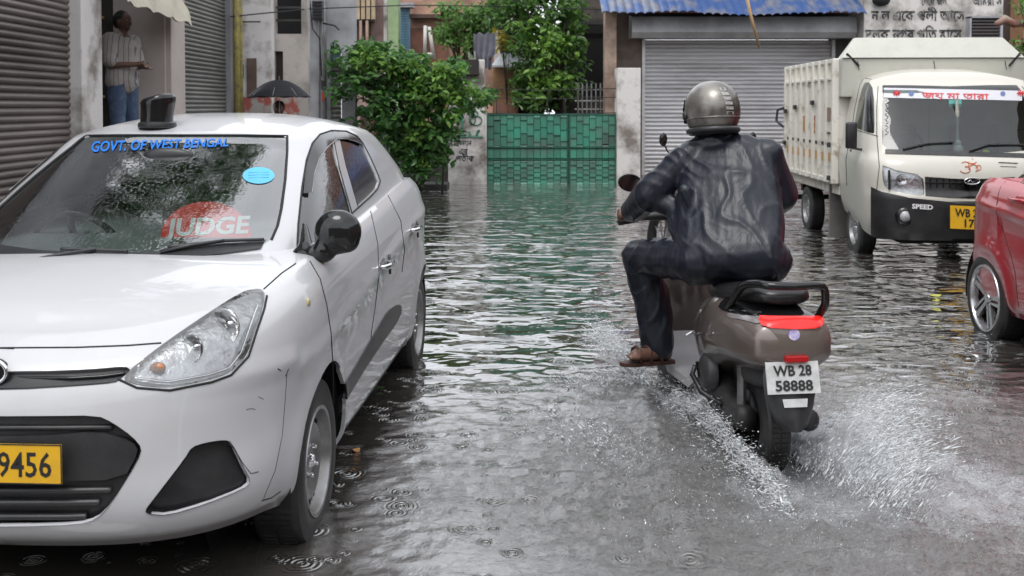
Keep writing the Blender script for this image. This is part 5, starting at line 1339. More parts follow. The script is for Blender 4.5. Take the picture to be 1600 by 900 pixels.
    for s in (-1, 1):
        y = s * W
        b = MB(); b.box((L1, y - .012, zB + .03), (L0, y + .012, 1.80))
        b.build('side_board', bedm, bed)
        b = MB()
        for zz, hh in ((zB, .05), (1.78, .03), (zT - .04, .045)): b.box((L1 - .01, y - .03, zz), (L0 + .01, y + .034, zz + hh))
        b.build('side_rail', bedm, bed, bevel=.006)
        n = 8
        for i in range(n + 1):
            x = L0 + (L1 - L0) * i / n
            MB().box((x - .028, y - .028, zB), (x + .028, y + .042 * 1, zT) if s > 0 else (x + .028, y + .028, zT)).build('side_post', bedm, bed, bevel=.006) if s > 0 else MB().box((x - .028, y - .045, zB), (x + .028, y + .028, zT)).build('side_post', bedm, bed, bevel=.006)
        if s < 0:
            for i in range(n):
                x = L0 + (L1 - L0) * (i + .5) / n
                MB().box((x - .09, y - .018, .86), (x + .09, y - .010, 1.05)).build('cream_patch', mat('lighter panel paint', (.62, .6, .52), .5, var=.1), bed)
                MB().box((x - .065, y - .024, .92), (x + .065, y - .016, 1.01)).build('orange_patch', mat('orange patch', (.62, .30, .06), .6, col2=(.45, .3, .15), vscale=20), bed)
                MB().box((x - .09, y - .018, 1.085), (x + .09, y - .008, 1.12)).build('slot', dark, bed)
            for i, (x, z, w_, h_, mm) in enumerate(((-1.5, 1.42, .12, .07, mat('worn timber', (.3, .2, .16), .7, var=.3)), (-2.15, 1.30, .07, .10, mat('worn sticker', (.6, .35, .1), .6, col2=(.3, .1, .1), vscale=40, lo=.45, hi=.55)), (-2.6, 1.30, .05, .09, mat('worn sticker')), (-1.45, 1.1, .14, .012, gap), (-1.5, 1.22, .12, .006, gap))):
                MB().box((x - w_, y - .024, z - h_), (x + w_, y - .014, z + h_)).build('sticker' if i < 3 else 'seam', mm, bed)
            for x, z in ((-1.3, 1.1), (-3.55, 1.45), (-3.6, 1.05), (-1.3, .75), (-2.1, 1.55), (-3.0, 1.5)):
                MB().box((x - .05, y - .06, z - .03), (x + .05, y - .03, z + .02)).build('latch', blackp, bed, bevel=.005)
            MB().tube([V((-3.60, y, 1.50)), V((-3.66, y - .12, 1.46)), V((-3.68, y - .13, 1.32)), V((-3.62, y - .05, 1.24))], .018, 6).build('rope_hook', blackp, bed)
    b = MB(); b.box((L1 - .01, -W, zB), (L1 + .02, W, 1.8)); b.build('tailgate', bedm, bed)
    MB().box((L0 - .02, -W, zB), (L0 + .01, W, 1.9)).build('front_board', bedm, bed)
    b = MB()
    for yy in (-.42, .42): b.box((-3.5, yy - .04, .44), (-.9, yy + .04, .57))
    b.box((-3.5, -.8, .45), (-3.4, .8, .53)); b.build('chassis', dark, root)
    b = MB(); b.box((-1.56, -.93, .10), (-1.52, -.74, .66)); b.build('mud_flap', mat('grey flap', (.22, .21, .2), .6, var=.3), root)
    b = MB(); b.box((-2.0, -.62, .2), (-1.3, -.3, .5)); b.build('fuel_tank', dark, root, bevel=.03)
    MB().box((-3.62, -.95, .33), (-3.56, .95, .39)).build('rear_bar', dark, root)
    MB().box((-1.15, -.6, .2), (-.15, .6, .5)).build('underbody', dark, root)
    for ax, wy in ((AX, .79), (-2.85, .80)):
        for s in (-1, 1): steel_wheel(root, (ax, s * wy, .275), s, .275, .165, 'truck')
    # number plate and lettering
    qx = bv.ray_cast(V((3, 0, .47)), V((-1, 0, 0)))[0].x + .02
    P_ = lambda u, v, off=0: (C.Mi @ at(u, v, 10.04 - off))
    vs = [P_(1485, 321), P_(1551, 324), P_(1551, 360), P_(1485, 357)]
    pl = MB().add(vs + [v + V((-.01, 0, 0)) for v in vs], [(0, 1, 2, 3), (7, 6, 5, 4), (0, 4, 5, 1), (1, 5, 6, 2), (2, 6, 7, 3), (3, 7, 4, 0)]).build('number_plate', plate_y, root)
    for body, u0, u1, v0 in (('WB 27', 1493, 1535, 338), ('1743', 1504, 1540, 354.5)):
        tm = textmesh(body, 1, 0, 2, 0, .02, 'LEFT'); W_ = max(v.co.x for v in tm.vertices)
        for v in tm.vertices: v.co = P_(u0 + (u1 - u0) * v.co.x / W_, v0 + (u1 - u0) * .045 * v.co.x / W_ - v.co.y * 17.5, .006)
        link('lettering', tm, pl, ink)
    tm = textmesh('SPEED', 1, 0, 2, 0, .04, 'LEFT'); W_ = max(v.co.x for v in tm.vertices)
    for v in tm.vertices: v.co = onf(1425 + 33 * v.co.x / W_, 325.5 + 2 * v.co.x / W_ - v.co.y * 10, .022)
    link('bumper_lettering', tm, bp, whitetxt)
    b = MB(); b.tube([onf(1560, 254, .004), onf(1590, 255.5, .004)], .010, 5, flat=.3); b.tube([onf(1563, 260, .004), onf(1588, 261, .004)], .006, 5, flat=.3); b.build('bonnet_badge', mat('grey lettering', (.25, .25, .25), .4, var=.1), root)
make_truck()
# ---------------------------------------------------------------- scooter and rider
SLOC = V((1.035, 4.50, -.085)); SRZ = R(97.5)
SM = Matrix.Translation(SLOC) @ Matrix.Rotation(SRZ, 4, 'Z')
brown = dropmat('bronze scooter paint', (.155, .125, .11), .30, .8, .35, drops=.25, scale=240, grime=(.12, .10, .09), gamt=.2)
def loft(secs, n=28, ex=2.4, cap=True):
    """secs: (x, ycentre, zcentre, half width, half height up, half height down)"""
    b = MB(); rings = []
    for (x, yc, zc, w_, hu, hd) in secs:
        rg = []
        for j in range(n):
            a = 2 * math.pi * j / n; c, s = math.cos(a), math.sin(a)
            yy = w_ * math.copysign(abs(c) ** (2 / ex), c); zz = (hu if s > 0 else hd) * math.copysign(abs(s) ** (2 / ex), s)
            rg.append(V((x, yc + yy, zc + zz)))
        rings.append(rg)
    vs = [p for r in rings for p in r]; fs = []
    for i in range(len(rings) - 1):
        for j in range(n): fs.append((i * n + j, i * n + (j + 1) % n, (i + 1) * n + (j + 1) % n, (i + 1) * n + j))
    if cap: fs.append(tuple(range(n))); fs.append(tuple((len(rings) - 1) * n + j for j in range(n)))
    return b.add(vs, fs)
def dense(keys, n):
    """resample lofting keys smoothly along their first column"""
    ks = sorted(keys); cols = [table([(k[0], k[i]) for k in ks]) for i in range(1, len(ks[0]))]
    return [(x, *[c(x) for c in cols]) for x in [ks[0][0] + (ks[-1][0] - ks[0][0]) * i / n for i in range(n + 1)]]
def make_scooter():
    root = thing('scooter', 'bronze scooter with a lit red tail light throwing up spray', 'scooter', SLOC, SRZ)
    # tail body
    secs = dense([(-.375, 0, .610, .085, .03, .05), (-.365, 0, .615, .135, .075, .075), (-.335, 0, .620, .160, .100, .105), (-.25, 0, .620, .182, .124, .130), (-.12, 0, .610, .192, .146, .145),
                  (.05, 0, .595, .192, .162, .165), (.20, 0, .57, .185, .180, .185), (.32, 0, .53, .165, .185, .200), (.42, 0, .51, .155, .18, .20), (.50, 0, .49, .12, .16, .18)], 44)
    b = loft(secs, 48, 2.5); me = b.mesh('tb')
    bm = bmesh.new(); bm.from_mesh(me)
    for v in bm.verts:                                  # waist crease and tuck under
        z = v.co.z; x = v.co.x
        zc = .545 + .05 * max(0, -x)
        v.co.y *= 1 + .05 * max(0, 1 - abs(z - zc) / .035) - .10 * max(0, (zc - .05 - z) / .12) * (1 if z < zc else 0)
    bm.normal_update(); bv = BVHTree.FromBMesh(bm)
    C = Proj('cam', SM)
    blk = cut(bm, C, smoothpoly([(1122, 482), (1128, 470), (1150, 455), (1200, 452), (1262, 456), (1272, 470), (1284, 492), (1284, 496), (1200, 496), (1150, 492)], 1))
    lamp = cut(bm, C, smoothpoly([(1188, 493), (1284, 489), (1287, 500), (1282, 513), (1240, 515), (1192, 512), (1186, 502)], 1))
    clr = cut(bm, C, smoothpoly([(1134, 489), (1160, 490), (1187, 493), (1188, 508), (1160, 500), (1140, 497)], 1))
    mb_ = bpy.data.meshes.new('tail_body'); bm.to_mesh(mb_); bm.free(); tb = link('tail_body', mb_, root, brown, True)
    for nb, nm, m in ((blk, 'tail_cowl', blackg), (clr, 'indicator_lens', mat('smoke lens', (.22, .2, .2), .12, var=.2, coat=.5))):
        movebm(nb, .003); mm = bpy.data.meshes.new(nm); nb.to_mesh(mm); nb.free(); link(nm, mm, root, m, True)
    movebm(lamp, .008); mm = bpy.data.meshes.new('tail_light'); lamp.to_mesh(mm); lamp.free()
    link('tail_light', mm, root, mat('lit tail light', (.7, .02, .02), .2, emit=(1, .02, .01), estr=.3, col2=(.35, .01, .01), vscale=20), True)
    def ont(u, v, off=.003):
        o_, d_ = C.rayd(u, v); h = bv.ray_cast(o_, d_)
        return (h[0] if h[0] else o_ + d_ * 4.2) - d_ * off
    # badges
    MB().add([ont(1241 + 9 * math.cos(a), 523 + 9 * math.sin(a)) for a in [2 * math.pi * i / 16 for i in range(16)]], [tuple(range(16))]).build('round_sticker', mat('pale sticker', (.6, .55, .6), .5, col2=(.25, .2, .5), vscale=60), root)
    bd = MB(); bd.tube([ont(1072, 524), ont(1080, 519), ont(1086, 524), ont(1094, 519), ont(1103, 523), ont(1114, 520)], .0035, 5); bd.build('side_badge', chrome, root)
    tm = textmesh('TVS', 1, 0, 2, .2, .03, 'LEFT'); W_ = max(v.co.x for v in tm.vertices)
    for v in tm.vertices: v.co = ont(1216 + 24 * v.co.x / W_, 484 - v.co.y * 9, .008)
    link('badge_lettering', tm, root, chrome)
    b = MB(); b.tube([ont(1141, 485, .004), ont(1165, 486, .005), ont(1190, 488, .005)], .003, 6); b.build('chrome_trim', chrome, root)
    # seat and grab rail
    s2 = dense([(-.29, 0, .785, .05, .02, .02), (-.26, 0, .788, .10, .038, .03), (-.18, 0, .79, .115, .045, .05), (0, 0, .765, .135, .045, .05), (.18, 0, .74, .140, .045, .05), (.36, 0, .72, .11, .045, .05), (.44, 0, .70, .06, .03, .04)], 40)
    sm_ = mat('wet black seat', (.012, .012, .013), .3, col2=(.02, .02, .02), vscale=12, bump=.1, bscale=220)
    seat = loft(s2, 30, 2.6).build('seat', sm_, root, smooth=True)
    b = MB()
    pts = [V((-.02, .15, .70)), V((-.10, .155, .75)), V((-.20, .15, .825)), V((-.28, .125, .848)), V((-.335, .09, .848)), V((-.35, 0, .846)), V((-.34, -.10, .845)), V((-.325, -.135, .825)), V((-.32, -.14, .77)), V((-.27, -.14, .72))]
    def cr(p, n=6):
        out = []
        for i in range(len(p) - 1):
            a, c, d, e = p[max(i - 1, 0)], p[i], p[i + 1], p[min(i + 2, len(p) - 1)]
            for k in range(n):
                t = k / n; out.append(.5 * ((2 * c) + (d - a) * t + (2 * a - 5 * c + 4 * d - e) * t * t + (3 * c - a - 3 * d + e) * t ** 3))
        out.append(p[-1]); return out
    b.tube(cr(pts), .016, 10); b.build('grab_rail', blackg, root, smooth=True)
    MB().box((-.27, -.125, .69), (-.02, .125, .735)).build('seat_base', blackp, root, bevel=.02)
    # rear mudguard, plate
    b = loft(dense([(-.36, 0, .52, .07, .03, .03), (-.33, 0, .50, .09, .06, .06), (-.2, 0, .48, .10, .08, .08), (.05, 0, .46, .10, .1, .10)], 14), 20)
    b.build('under_tail', blackp, root, smooth=True)
    def pq(y, z, x=-.375): z += .055; return V((x + (.555 - z) * -.28, y + .015, z))
    fl = MB(); gfl = []
    for z, w_ in ((.50, .085), (.44, .10), (.38, .10), (.34, .09), (.30, .075), (.27, .06), (.25, .03)):
        gfl.append([pq(-w_, z, -.35) + V((.02, 0, 0)), pq(-w_ * .6, z, -.362), pq(0, z, -.365), pq(w_ * .6, z, -.362), pq(w_, z, -.35) + V((.02, 0, 0))])
    fl.sheet(gfl); g2 = [[p + V((.012, 0, 0)) for p in r] for r in gfl]; fl.sheet(g2)
    fl.build('rear_mudguard', blackp, root, smooth=True)
    pl = MB().add([pq(-.105, .505), pq(.105, .505), pq(.105, .39), pq(-.105, .39)] + [p + V((.006, 0, 0)) for p in (pq(-.105, .505), pq(.105, .505), pq(.105, .39), pq(-.105, .39))],
        [(0, 1, 2, 3), (7, 6, 5, 4), (0, 4, 5, 1), (1, 5, 6, 2), (2, 6, 7, 3), (3, 7, 4, 0)]).build('number_plate', plate_w, root)
    for body, z in (('WB 28', .457), ('58888', .403)):
        tm = textmesh(body, 1, 0, 2, 0, .025, 'LEFT'); W_ = max(v.co.x for v in tm.vertices)
        for v in tm.vertices: q = pq(.075 - .15 * v.co.x / W_, z + v.co.y * .052); v.co = q + V((-.004, 0, 0))
        link('lettering', tm, pl, ink)
    MB().add([pq(-.05, .372), pq(.05, .372), pq(.045, .342), pq(-.045, .342)], [(0, 1, 2, 3)]).build('dealer_tag', plate_w, root)
    MB().box((-.395, -.045, .562), (-.36, .045, .585)).build('reflector', mat('glowing red reflector', (.35, .01, .012), .15, var=.2, emit=(1, .02, .02), estr=.06), root, bevel=.004)  # no lamp, but given a faint glow of its own
    # wheels, engine, exhaust
    for x, nm in ((0, 0), (1.275, 1)):
        steel_wheel(root, (x, 0, .233), 1, .233, .10, 'scoot')
    b = loft(dense([(-.06, .075, .25, .04, .05, .05), (.1, .08, .25, .05, .07, .07), (.32, .05, .27, .08, .10, .09), (.48, .02, .29, .09, .09, .08)], 18), 20)
    en = b.build('engine_casing', mat('grey engine', (.06, .058, .056), .5, .2, var=.4, vscale=20), root, smooth=True)
    b = MB(); b.lathe([(0, .03), (.055, .028), (.07, .015), (.075, -.02)], 28, Matrix.Translation((.26, .14, .37)) @ Matrix.Diagonal((1.1, 1, 1.2, 1)))
    b.build('side_cover', mat('grey plastic', (.05, .05, .052), .4, var=.2), en, smooth=True)
    b = MB(); b.tube([V((.10, .13, .27)), V((.2, .19, .30)), V((.27, .21, .36)), V((.26, .2, .40))], .012, 8); b.build('kick_start', blackp, root, smooth=True)
    b = MB(); b.tube([V((.3, -.10, .22)), V((.05, -.12, .24)), V((-.02, -.125, .25)), V((-.20, -.13, .28)), V((-.21, -.13, .283))], [.02, .03, .045, .045, .03], 14)
    b.build('exhaust', blackp, root, smooth=True)
    b = MB(); b.tube([V((0, -.06, .233)), V((-.10, -.09, .50))], .02, 8); b.tube([V((0, .08, .25)), V((-.03, .09, .5))], .02, 8); b.build('rear_damper', steel, root)
    b = loft([(.0, 0, .25, .05, .03, .03), (.1, 0, .3, .05, .12, .08), (.2, 0, .35, .05, .12, .1)], 16); b.build('swing_arm', blackp, root, smooth=True)
    # floorboard, apron, front mudguard
    b = MB(); prof = [(.30, .34), (.45, .255), (.80, .245), (.93, .33), (1.02, .60), (.97, .90), (.93, .94), (.95, .88), (.985, .60), (.90, .36), (.79, .285), (.46, .295), (.34, .40)]
    n = 8; rows = []
    for k in range(n + 1):
        y = -1 + 2 * k / n
        rows.append([V((x, y * (.175 if z < .5 else .19 if z < .7 else .14) * (1 if abs(y) < 1 else 1), z)) for x, z in prof])
    b.sheet(rows); b.add(rows[0], [tuple(range(len(prof)))]); b.add(rows[-1], [tuple(range(len(prof)))])
    b.build('apron', mat('pale inner panel', (.42, .41, .42), .4, var=.12), root, smooth=True, auto=40)
    b = loft(dense([(.92, 0, .55, .19, .34, .22), (1.0, 0, .6, .185, .32, .25), (1.07, 0, .62, .12, .25, .2), (1.10, 0, .63, .05, .12, .1)], 10), 24); b.build('front_shield', brown, root, smooth=True)
    b = MB().lathe([(.25, -.055), (.265, -.03), (.27, 0), (.265, .03), (.25, .055)], 20, Matrix.Translation((1.275, 0, .233)), a0=R(20), a1=R(170)); b.build('front_mudguard', brown, root, smooth=True)
    b = MB()
    for s in (-1, 1): b.tube([V((1.275, s * .07, .233)), V((1.17, s * .06, .52))], .018, 8)
    b.tube([V((1.16, 0, .5)), V((.98, 0, 1.0))], .03, 10); b.build('fork', blackp, root)
    # handlebar cluster
    Mh = Matrix.Translation((.97, 0, .99)) @ Matrix.Rotation(R(-6), 4, 'Z')
    hb = MB(); hb.tube([Mh @ V(p) for p in ((-.10, .36, -.02), (-.06, .26, -.005), (0, .12, 0), (.02, 0, 0), (0, -.12, 0), (-.06, -.26, -.005), (-.10, -.36, -.02))], [.014, .016, .028, .04, .028, .016, .014], 12)
    h = hb.build('handlebar', blackp, root, smooth=True)
    MB().ell(Mh @ V((.02, 0, .01)), (.10, .13, .07)).build('instrument_cowl', blackg, h, smooth=True)
    for s in (-1, 1):
        MB().tube([Mh @ V((-.075, s * .29, -.01)), Mh @ V((-.105, s * .385, -.022))], .019, 12).build('grip', rubber, h, smooth=True)
        MB().tube([Mh @ V((-.02, s * .18, .0)), Mh @ V((.03, s * .25, -.02)), Mh @ V((-.02, s * .385, -.03))], .007, 6).build('brake_lever', steel, h, smooth=True)
    # mirrors
    for s, dm in ((1, V((-.03, .32, .165))), (-1, V((-.03, -.30, .165)))):
        b = MB(); b.tube([Mh @ V((0, s * .20, .01)), Mh @ V((.02, s * .24, .10)), Mh @ dm], .006, 8); st = b.build('mirror', blackp, root, smooth=True)
        M = Matrix.Translation(Mh @ dm) @ Matrix.Rotation(R(12 * s), 4, 'Z') @ Matrix.Rotation(R(8), 4, 'X')
        bb = MB(); bb.lathe([(0, .022), (.04, .018), (.056, .006), (.058, -.004), (.055, -.008)], 26, M @ Matrix.Diagonal((1, 1.15, .78, 1)), 'x'); bb.build('mirror_shell', blackg, st, smooth=True)
        bb = MB(); bb.lathe([(0, -.009), (.053, -.009)], 26, M @ Matrix.Diagonal((1, 1.15, .78, 1)), 'x'); bb.build('mirror_glass', chrome, st)
    return root
make_scooter()

def rel(pts, L): return [V(p) - L for p in pts]
def make_rider():
    L = V((.97, 4.68, .68)); root = thing('person', 'scooter rider in a shiny dark raincoat and bronze helmet seen from behind', 'person', L)
    p = lambda u, v, Y: at(u, v, Y) - L
    hipL, hipR = p(1085, 405, 4.78), p(1195, 405, 4.70)
    kneeL, ankL = p(1000, 402, 5.16), p(1027, 530, 5.16)
    kneeR, ankR = hipR + V((.02, .44, .02)), hipR + V((.06, .48, -.38))
    shL, shR = p(1078, 243, 4.98), p(1200, 241, 4.90)
    elL, elR = p(1016, 302, 5.02), p(1222, 305, 4.96)
    haL, haR = p(981, 337, 5.25), (SM @ V((.87, -.33, .985))) - L
    neck, head = p(1118, 222, 5.0), p(1114, 176, 4.97)
    # the body, one skin
    toe = p(986, 559, 5.08); heel = p(1040, 556, 5.17)
    parts = [('c', hipL, kneeL, .075, .055), ('c', kneeL, ankL, .05, .035), ('c', hipR, kneeR, .075, .055), ('c', kneeR, ankR, .05, .035),
             ('c', (hipL + hipR) / 2, (shL + shR) / 2 + V((0, .03, -.06)), .085, .08), ('c', shL, elL, .05, .038), ('c', elL, haL, .036, .026), ('c', shR, elR, .05, .038), ('c', elR, haR, .036, .026),
             ('c', shL, shR, .05, .05), ('c', neck, head, .045, .05), ('e', head + V((0, 0, .0)), (.078, .095, .11)),
             ('c', heel + V((0, 0, .018)), toe + V((.02, -.01, .012)), .034, .030), ('c', heel + V((0, 0, .01)), ankL, .032, .036)]
    side = (toe - heel).normalized().cross(V((0, 0, 1)))
    for k in range(5):                                        # toes
        b0 = toe + V((.02, -.01, .008)) + side * (k - 2) * .015; parts.append(('c', b0, b0 + (toe - heel).normalized() * (.045 - .004 * k), .012 - .0008 * k, .010 - .0008 * k))
    fwd = (ankR * 0 + V((.0, 1, 0))); hr = V((ankR.x, ankR.y, -.0)); parts += [('c', ankR, ankR + V((-.05, .14, -.05)), .035, .028)]
    for hnd, sx in ((haL, 1), (haR, -1)):                     # hands closed on the grips
        gx = (SM.to_3x3() @ V((0, 1, 0))).normalized() * sx
        up = V((0, 0, 1)); fw = (SM.to_3x3() @ V((1, 0, 0))).normalized()
        parts.append(('c', hnd - gx * .03, hnd + gx * .03, .026, .024))
        for k in range(4):
            c = hnd + gx * (.033 - .022 * k)
            q = [c + up * .012 + fw * .01, c + up * .026 + fw * .040, c + up * .0 + fw * .062, c - up * .022 + fw * .045, c - up * .024 + fw * .02]
            for a, b_ in zip(q[:-1], q[1:]): parts.append(('c', a, b_, .0085, .008))
        c = hnd - gx * .035; parts += [('c', c, c + gx * -.0 + fw * .02 - up * .02, .012, .010), ('c', c + fw * .02 - up * .02, c + fw * .045 - up * .022 + gx * .015, .010, .009)]
    body = link('body', blob(parts, .0065, 2), root, skinm)
    # rain trousers
    tr = [('c', hipL + V((0, 0, .0)), kneeL, .105, .085), ('c', kneeL, kneeL.lerp(ankL, .55) + V((.012, 0, 0)), .088, .088), ('c', kneeL.lerp(ankL, .55) + V((.012, 0, 0)), ankL + V((.005, 0, -.02)), .088, .080),
          ('c', hipR, kneeR, .10, .08), ('c', kneeR, ankR, .08, .06), ('c', hipL, hipR, .115, .115)]
    random.seed(3)
    for i in range(9):                                        # creases across the thigh and shin
        t = random.random(); a = hipL.lerp(kneeL, t) + V((0, -.05, .07 * (random.random() - .2))); tr.append(('c', a, a + V((.10 * (random.random() - .3), .02, -.10)), .020, .008))
    for i in range(10):
        t = .05 + random.random() * .85; a = kneeL.lerp(ankL, t); sd = random.choice((-1, 1)); tr.append(('c', a + V((sd * .055, -.045, .03)), a + V((sd * .02, -.065, -.09)), .018, .008))
    rain = dropmat('wet black rainwear', (.010, .012, .020), .36, .0, drops=.3, scale=260, grime=(.02, .022, .03), gamt=.5)
    rain.node_tree.nodes['Principled BSDF'].inputs['Specular IOR Level'].default_value = .42
    t_ = rain.node_tree; n_ = node(t_, 'ShaderNodeTexNoise'); n_.inputs['Scale'].default_value = 17; n_.inputs['Detail'].default_value = 6; n_.inputs['Distortion'].default_value = 1.2
    tc_ = node(t_, 'ShaderNodeTexCoord'); mp_ = node(t_, 'ShaderNodeMapping'); mp_.inputs['Rotation'].default_value = (0, R(35), 0); mp_.inputs['Scale'].default_value = (1.5, 1, .6)
    t_.links.new(tc_.outputs['Object'], mp_.inputs[0]); t_.links.new(mp_.outputs[0], n_.inputs['Vector'])
    bp_ = node(t_, 'ShaderNodeBump'); bp_.inputs['Strength'].default_value = .15; bp_.inputs['Distance'].default_value = .02
    t_.links.new(n_.outputs['Fac'], bp_.inputs['Height']); t_.links.new(bp_.outputs[0], t_.nodes['Principled BSDF'].inputs['Normal'])
    link('rain_trousers', blob(tr, .009, 3, .005, 9, crease=(.009, (-.4, .1, -1), 5, 13)), root, rain)
    # raincoat
    mid = p(1140, 330, 4.82)
    hemL, hemR = p(1092, 398, 4.74), p(1188, 398, 4.66)
    ja = [('c', neck + V((0, -.03, -.14)), neck + V((0, -.01, .01)), .10, .092), ('c', neck + V((0, 0, -.07)), neck + V((0, .0, .055)), .12, .086), ('c', shL, neck + V((-.02, 0, -.02)), .066, .085), ('c', shR, neck + V((.02, 0, -.02)), .066, .085)]
    for k in range(9):                                        # back panel from the yoke to the hem
        t = k / 8; bul = math.sin(math.pi * t); a = (shL + V((.045, 0, -.03))).lerp(shR + V((-.045, 0, -.03)), t) + V((0, -.0 * bul, .02 * bul))
        m_ = (p(1090, 330, 4.86)).lerp(p(1190, 330, 4.80), t) + V((0, -.035 * bul, 0)); c = (hemL + V((.0, 0, 0))).lerp(hemR, t) + V((0, -.02 * bul, 0))
        ja += [('c', a, m_, .082 + .012 * bul, .098 + .014 * bul), ('c', m_, c, .098 + .014 * bul, .100)]
    ja += [('c', hemL + V((-.01, .0, -.02)), hemR + V((.01, 0, -.02)), .102, .102),
          ('c', shL, elL, .072, .080), ('c', elL, haL + (elL - haL).normalized() * .05, .080, .056), ('c', elL + V((.02, 0, -.02)), p(1062, 330, 4.95), .06, .05),
          ('c', shR, elR, .072, .074), ('c', elR, haR + (elR - haR).normalized() * .06, .072, .05), ('c', p(1058, 345, 4.92), p(1078, 395, 4.82), .05, .06)]
    random.seed(11)
    bc = lambda u, v: p(u, v, 4.78 - .12 * (v - 230) / 200)
    for (u0, v0, u1, v1, r0) in ((1074, 300, 1098, 372, .03), (1085, 350, 1135, 405, .024), (1080, 375, 1120, 415, .026), (1200, 330, 1180, 380, .022)):
        ja.append(('c', bc(u0, v0) + V((0, .06, 0)), bc(u1, v1) + V((0, .065, 0)), r0, .008))
    for k in range(5):
        a = elL.lerp(haL, .1 + .13 * k); ja.append(('c', a + V((.03, -.04, .04)), a + V((-.02, -.05, -.06)), .017, .008))
    coat = blob(ja, .009, 5, .004, 5, crease=(.0075, (.45, .1, -1), 3.6, 11))
    link('raincoat', coat, root, rain)
    MB().tube([neck + V((.088 * math.cos(a), .088 * math.sin(a) * .95, .045 + .006 * math.sin(3 * a))) for a in [2 * math.pi * i / 24 for i in range(24)]], .014, 8, closed=True).build('collar', rain, root, smooth=True)
    # sandal
    d = (toe - heel).normalized(); n2 = V((-d.y, d.x, 0)).normalized()
    sn = MB(); pr = [heel - d * .04 + n2 * .025, heel - d * .05, heel - d * .04 - n2 * .025, toe - n2 * .042, toe + d * .05 - n2 * .025, toe + d * .06, toe + d * .05 + n2 * .025, toe + n2 * .042]
    vs = [q + V((0, 0, -.038)) for q in pr] + [q + V((0, 0, -.018)) for q in pr]; n = len(pr)
    sn.add(vs, [tuple(range(n)), tuple(range(2 * n - 1, n - 1, -1))] + [(i, i + n, (i + 1) % n + n, (i + 1) % n) for i in range(n)])
    sd_ = sn.build('sandal', mat('dark brown leather', (.07, .03, .022), .5, var=.3), root, bevel=.004)
    sb = MB()
    for f in (.25, .55, .85): c = heel.lerp(toe, f); sb.tube([c - n2 * .042 + V((0, 0, -.02)), c - n2 * .03 + V((0, 0, .038)), c + n2 * .0 + V((0, 0, .052)), c + n2 * .03 + V((0, 0, .038)), c + n2 * .042 + V((0, 0, -.02))], .009, 6)
    sb.build('sandal_strap', mat('dark brown leather'), sd_, smooth=True)
    # helmet
    hc = p(1113, 170, 4.97); b = MB()
    prof = []
    for i in range(22):
        th = math.pi * .70 * i / 21; prof.append((max(.128 * math.sin(th) ** .92, .0001), .128 * math.cos(th)))
    Mh = Matrix.Translation(hc) @ Matrix.Rotation(R(14), 4, 'Z') @ Matrix.Rotation(R(-6), 4, 'X')
    b.lathe([(r_, z * (1.0 if z > 0 else 1.22)) for r_, z in prof] + [(.085, -.112), (.075, -.10)], 48, Mh @ Matrix.Diagonal((.97, 1.10, 1, 1)), 'z')
    hm = dropmat('bronze helmet', (.055, .046, .038), .34, .35, .6, drops=.3, scale=200, grime=(.34, .32, .29), gamt=.6, lo=.45, hi=.6)
    he = b.build('helmet', hm, root, smooth=True, auto=50)
    b = MB(); b.lathe([(.1245, -.044), (.1285, -.047), (.1235, -.052)], 48, Mh @ Matrix.Diagonal((.97, 1.10, 1, 1)), 'z'); b.build('helmet_ridge', hm, he, smooth=True)
    b = MB(); b.lathe([(.116, -.088), (.124, -.096), (.122, -.108), (.108, -.118), (.09, -.114)], 48, Mh @ Matrix.Diagonal((.97, 1.10, 1, 1)), 'z'); b.build('helmet_trim', blackp, he, smooth=True)
    b = MB()
    for k in range(6):                                        # scuffed silver lettering on the back
        a = R(-98 + k * 2.0); z0 = .085 - k * .022
        b.add([Mh @ V((.97 * math.sqrt(max(.1305 ** 2 - z ** 2, 0)) * math.cos(aa), 1.10 * math.sqrt(max(.1305 ** 2 - z ** 2, 0)) * math.sin(aa), z)) * 1.0 for z, aa in ((z0, a), (z0, a + .32), (z0 - .014, a + .34), (z0 - .014, a + .02))], [(0, 1, 2, 3)])
    b.build('helmet_marks', mat('silver marks', (.4, .39, .37), .4, var=.4, vscale=50), he)
    b = MB(); b.ell(Mh @ V((-.122, .03, -.03)), (.012, .022, .022)); b.build('visor_hinge', blackp, he, smooth=True)
    b = MB(); b.lathe([(.131, -.06), (.135, 0), (.125, .05)], 24, Mh @ Matrix.Diagonal((.97, 1.10, 1, 1)), 'z', a0=R(25), a1=R(155)); b.build('visor', mat('smoked visor', (.01, .01, .01), .05, var=.1), he, smooth=True)
make_rider()
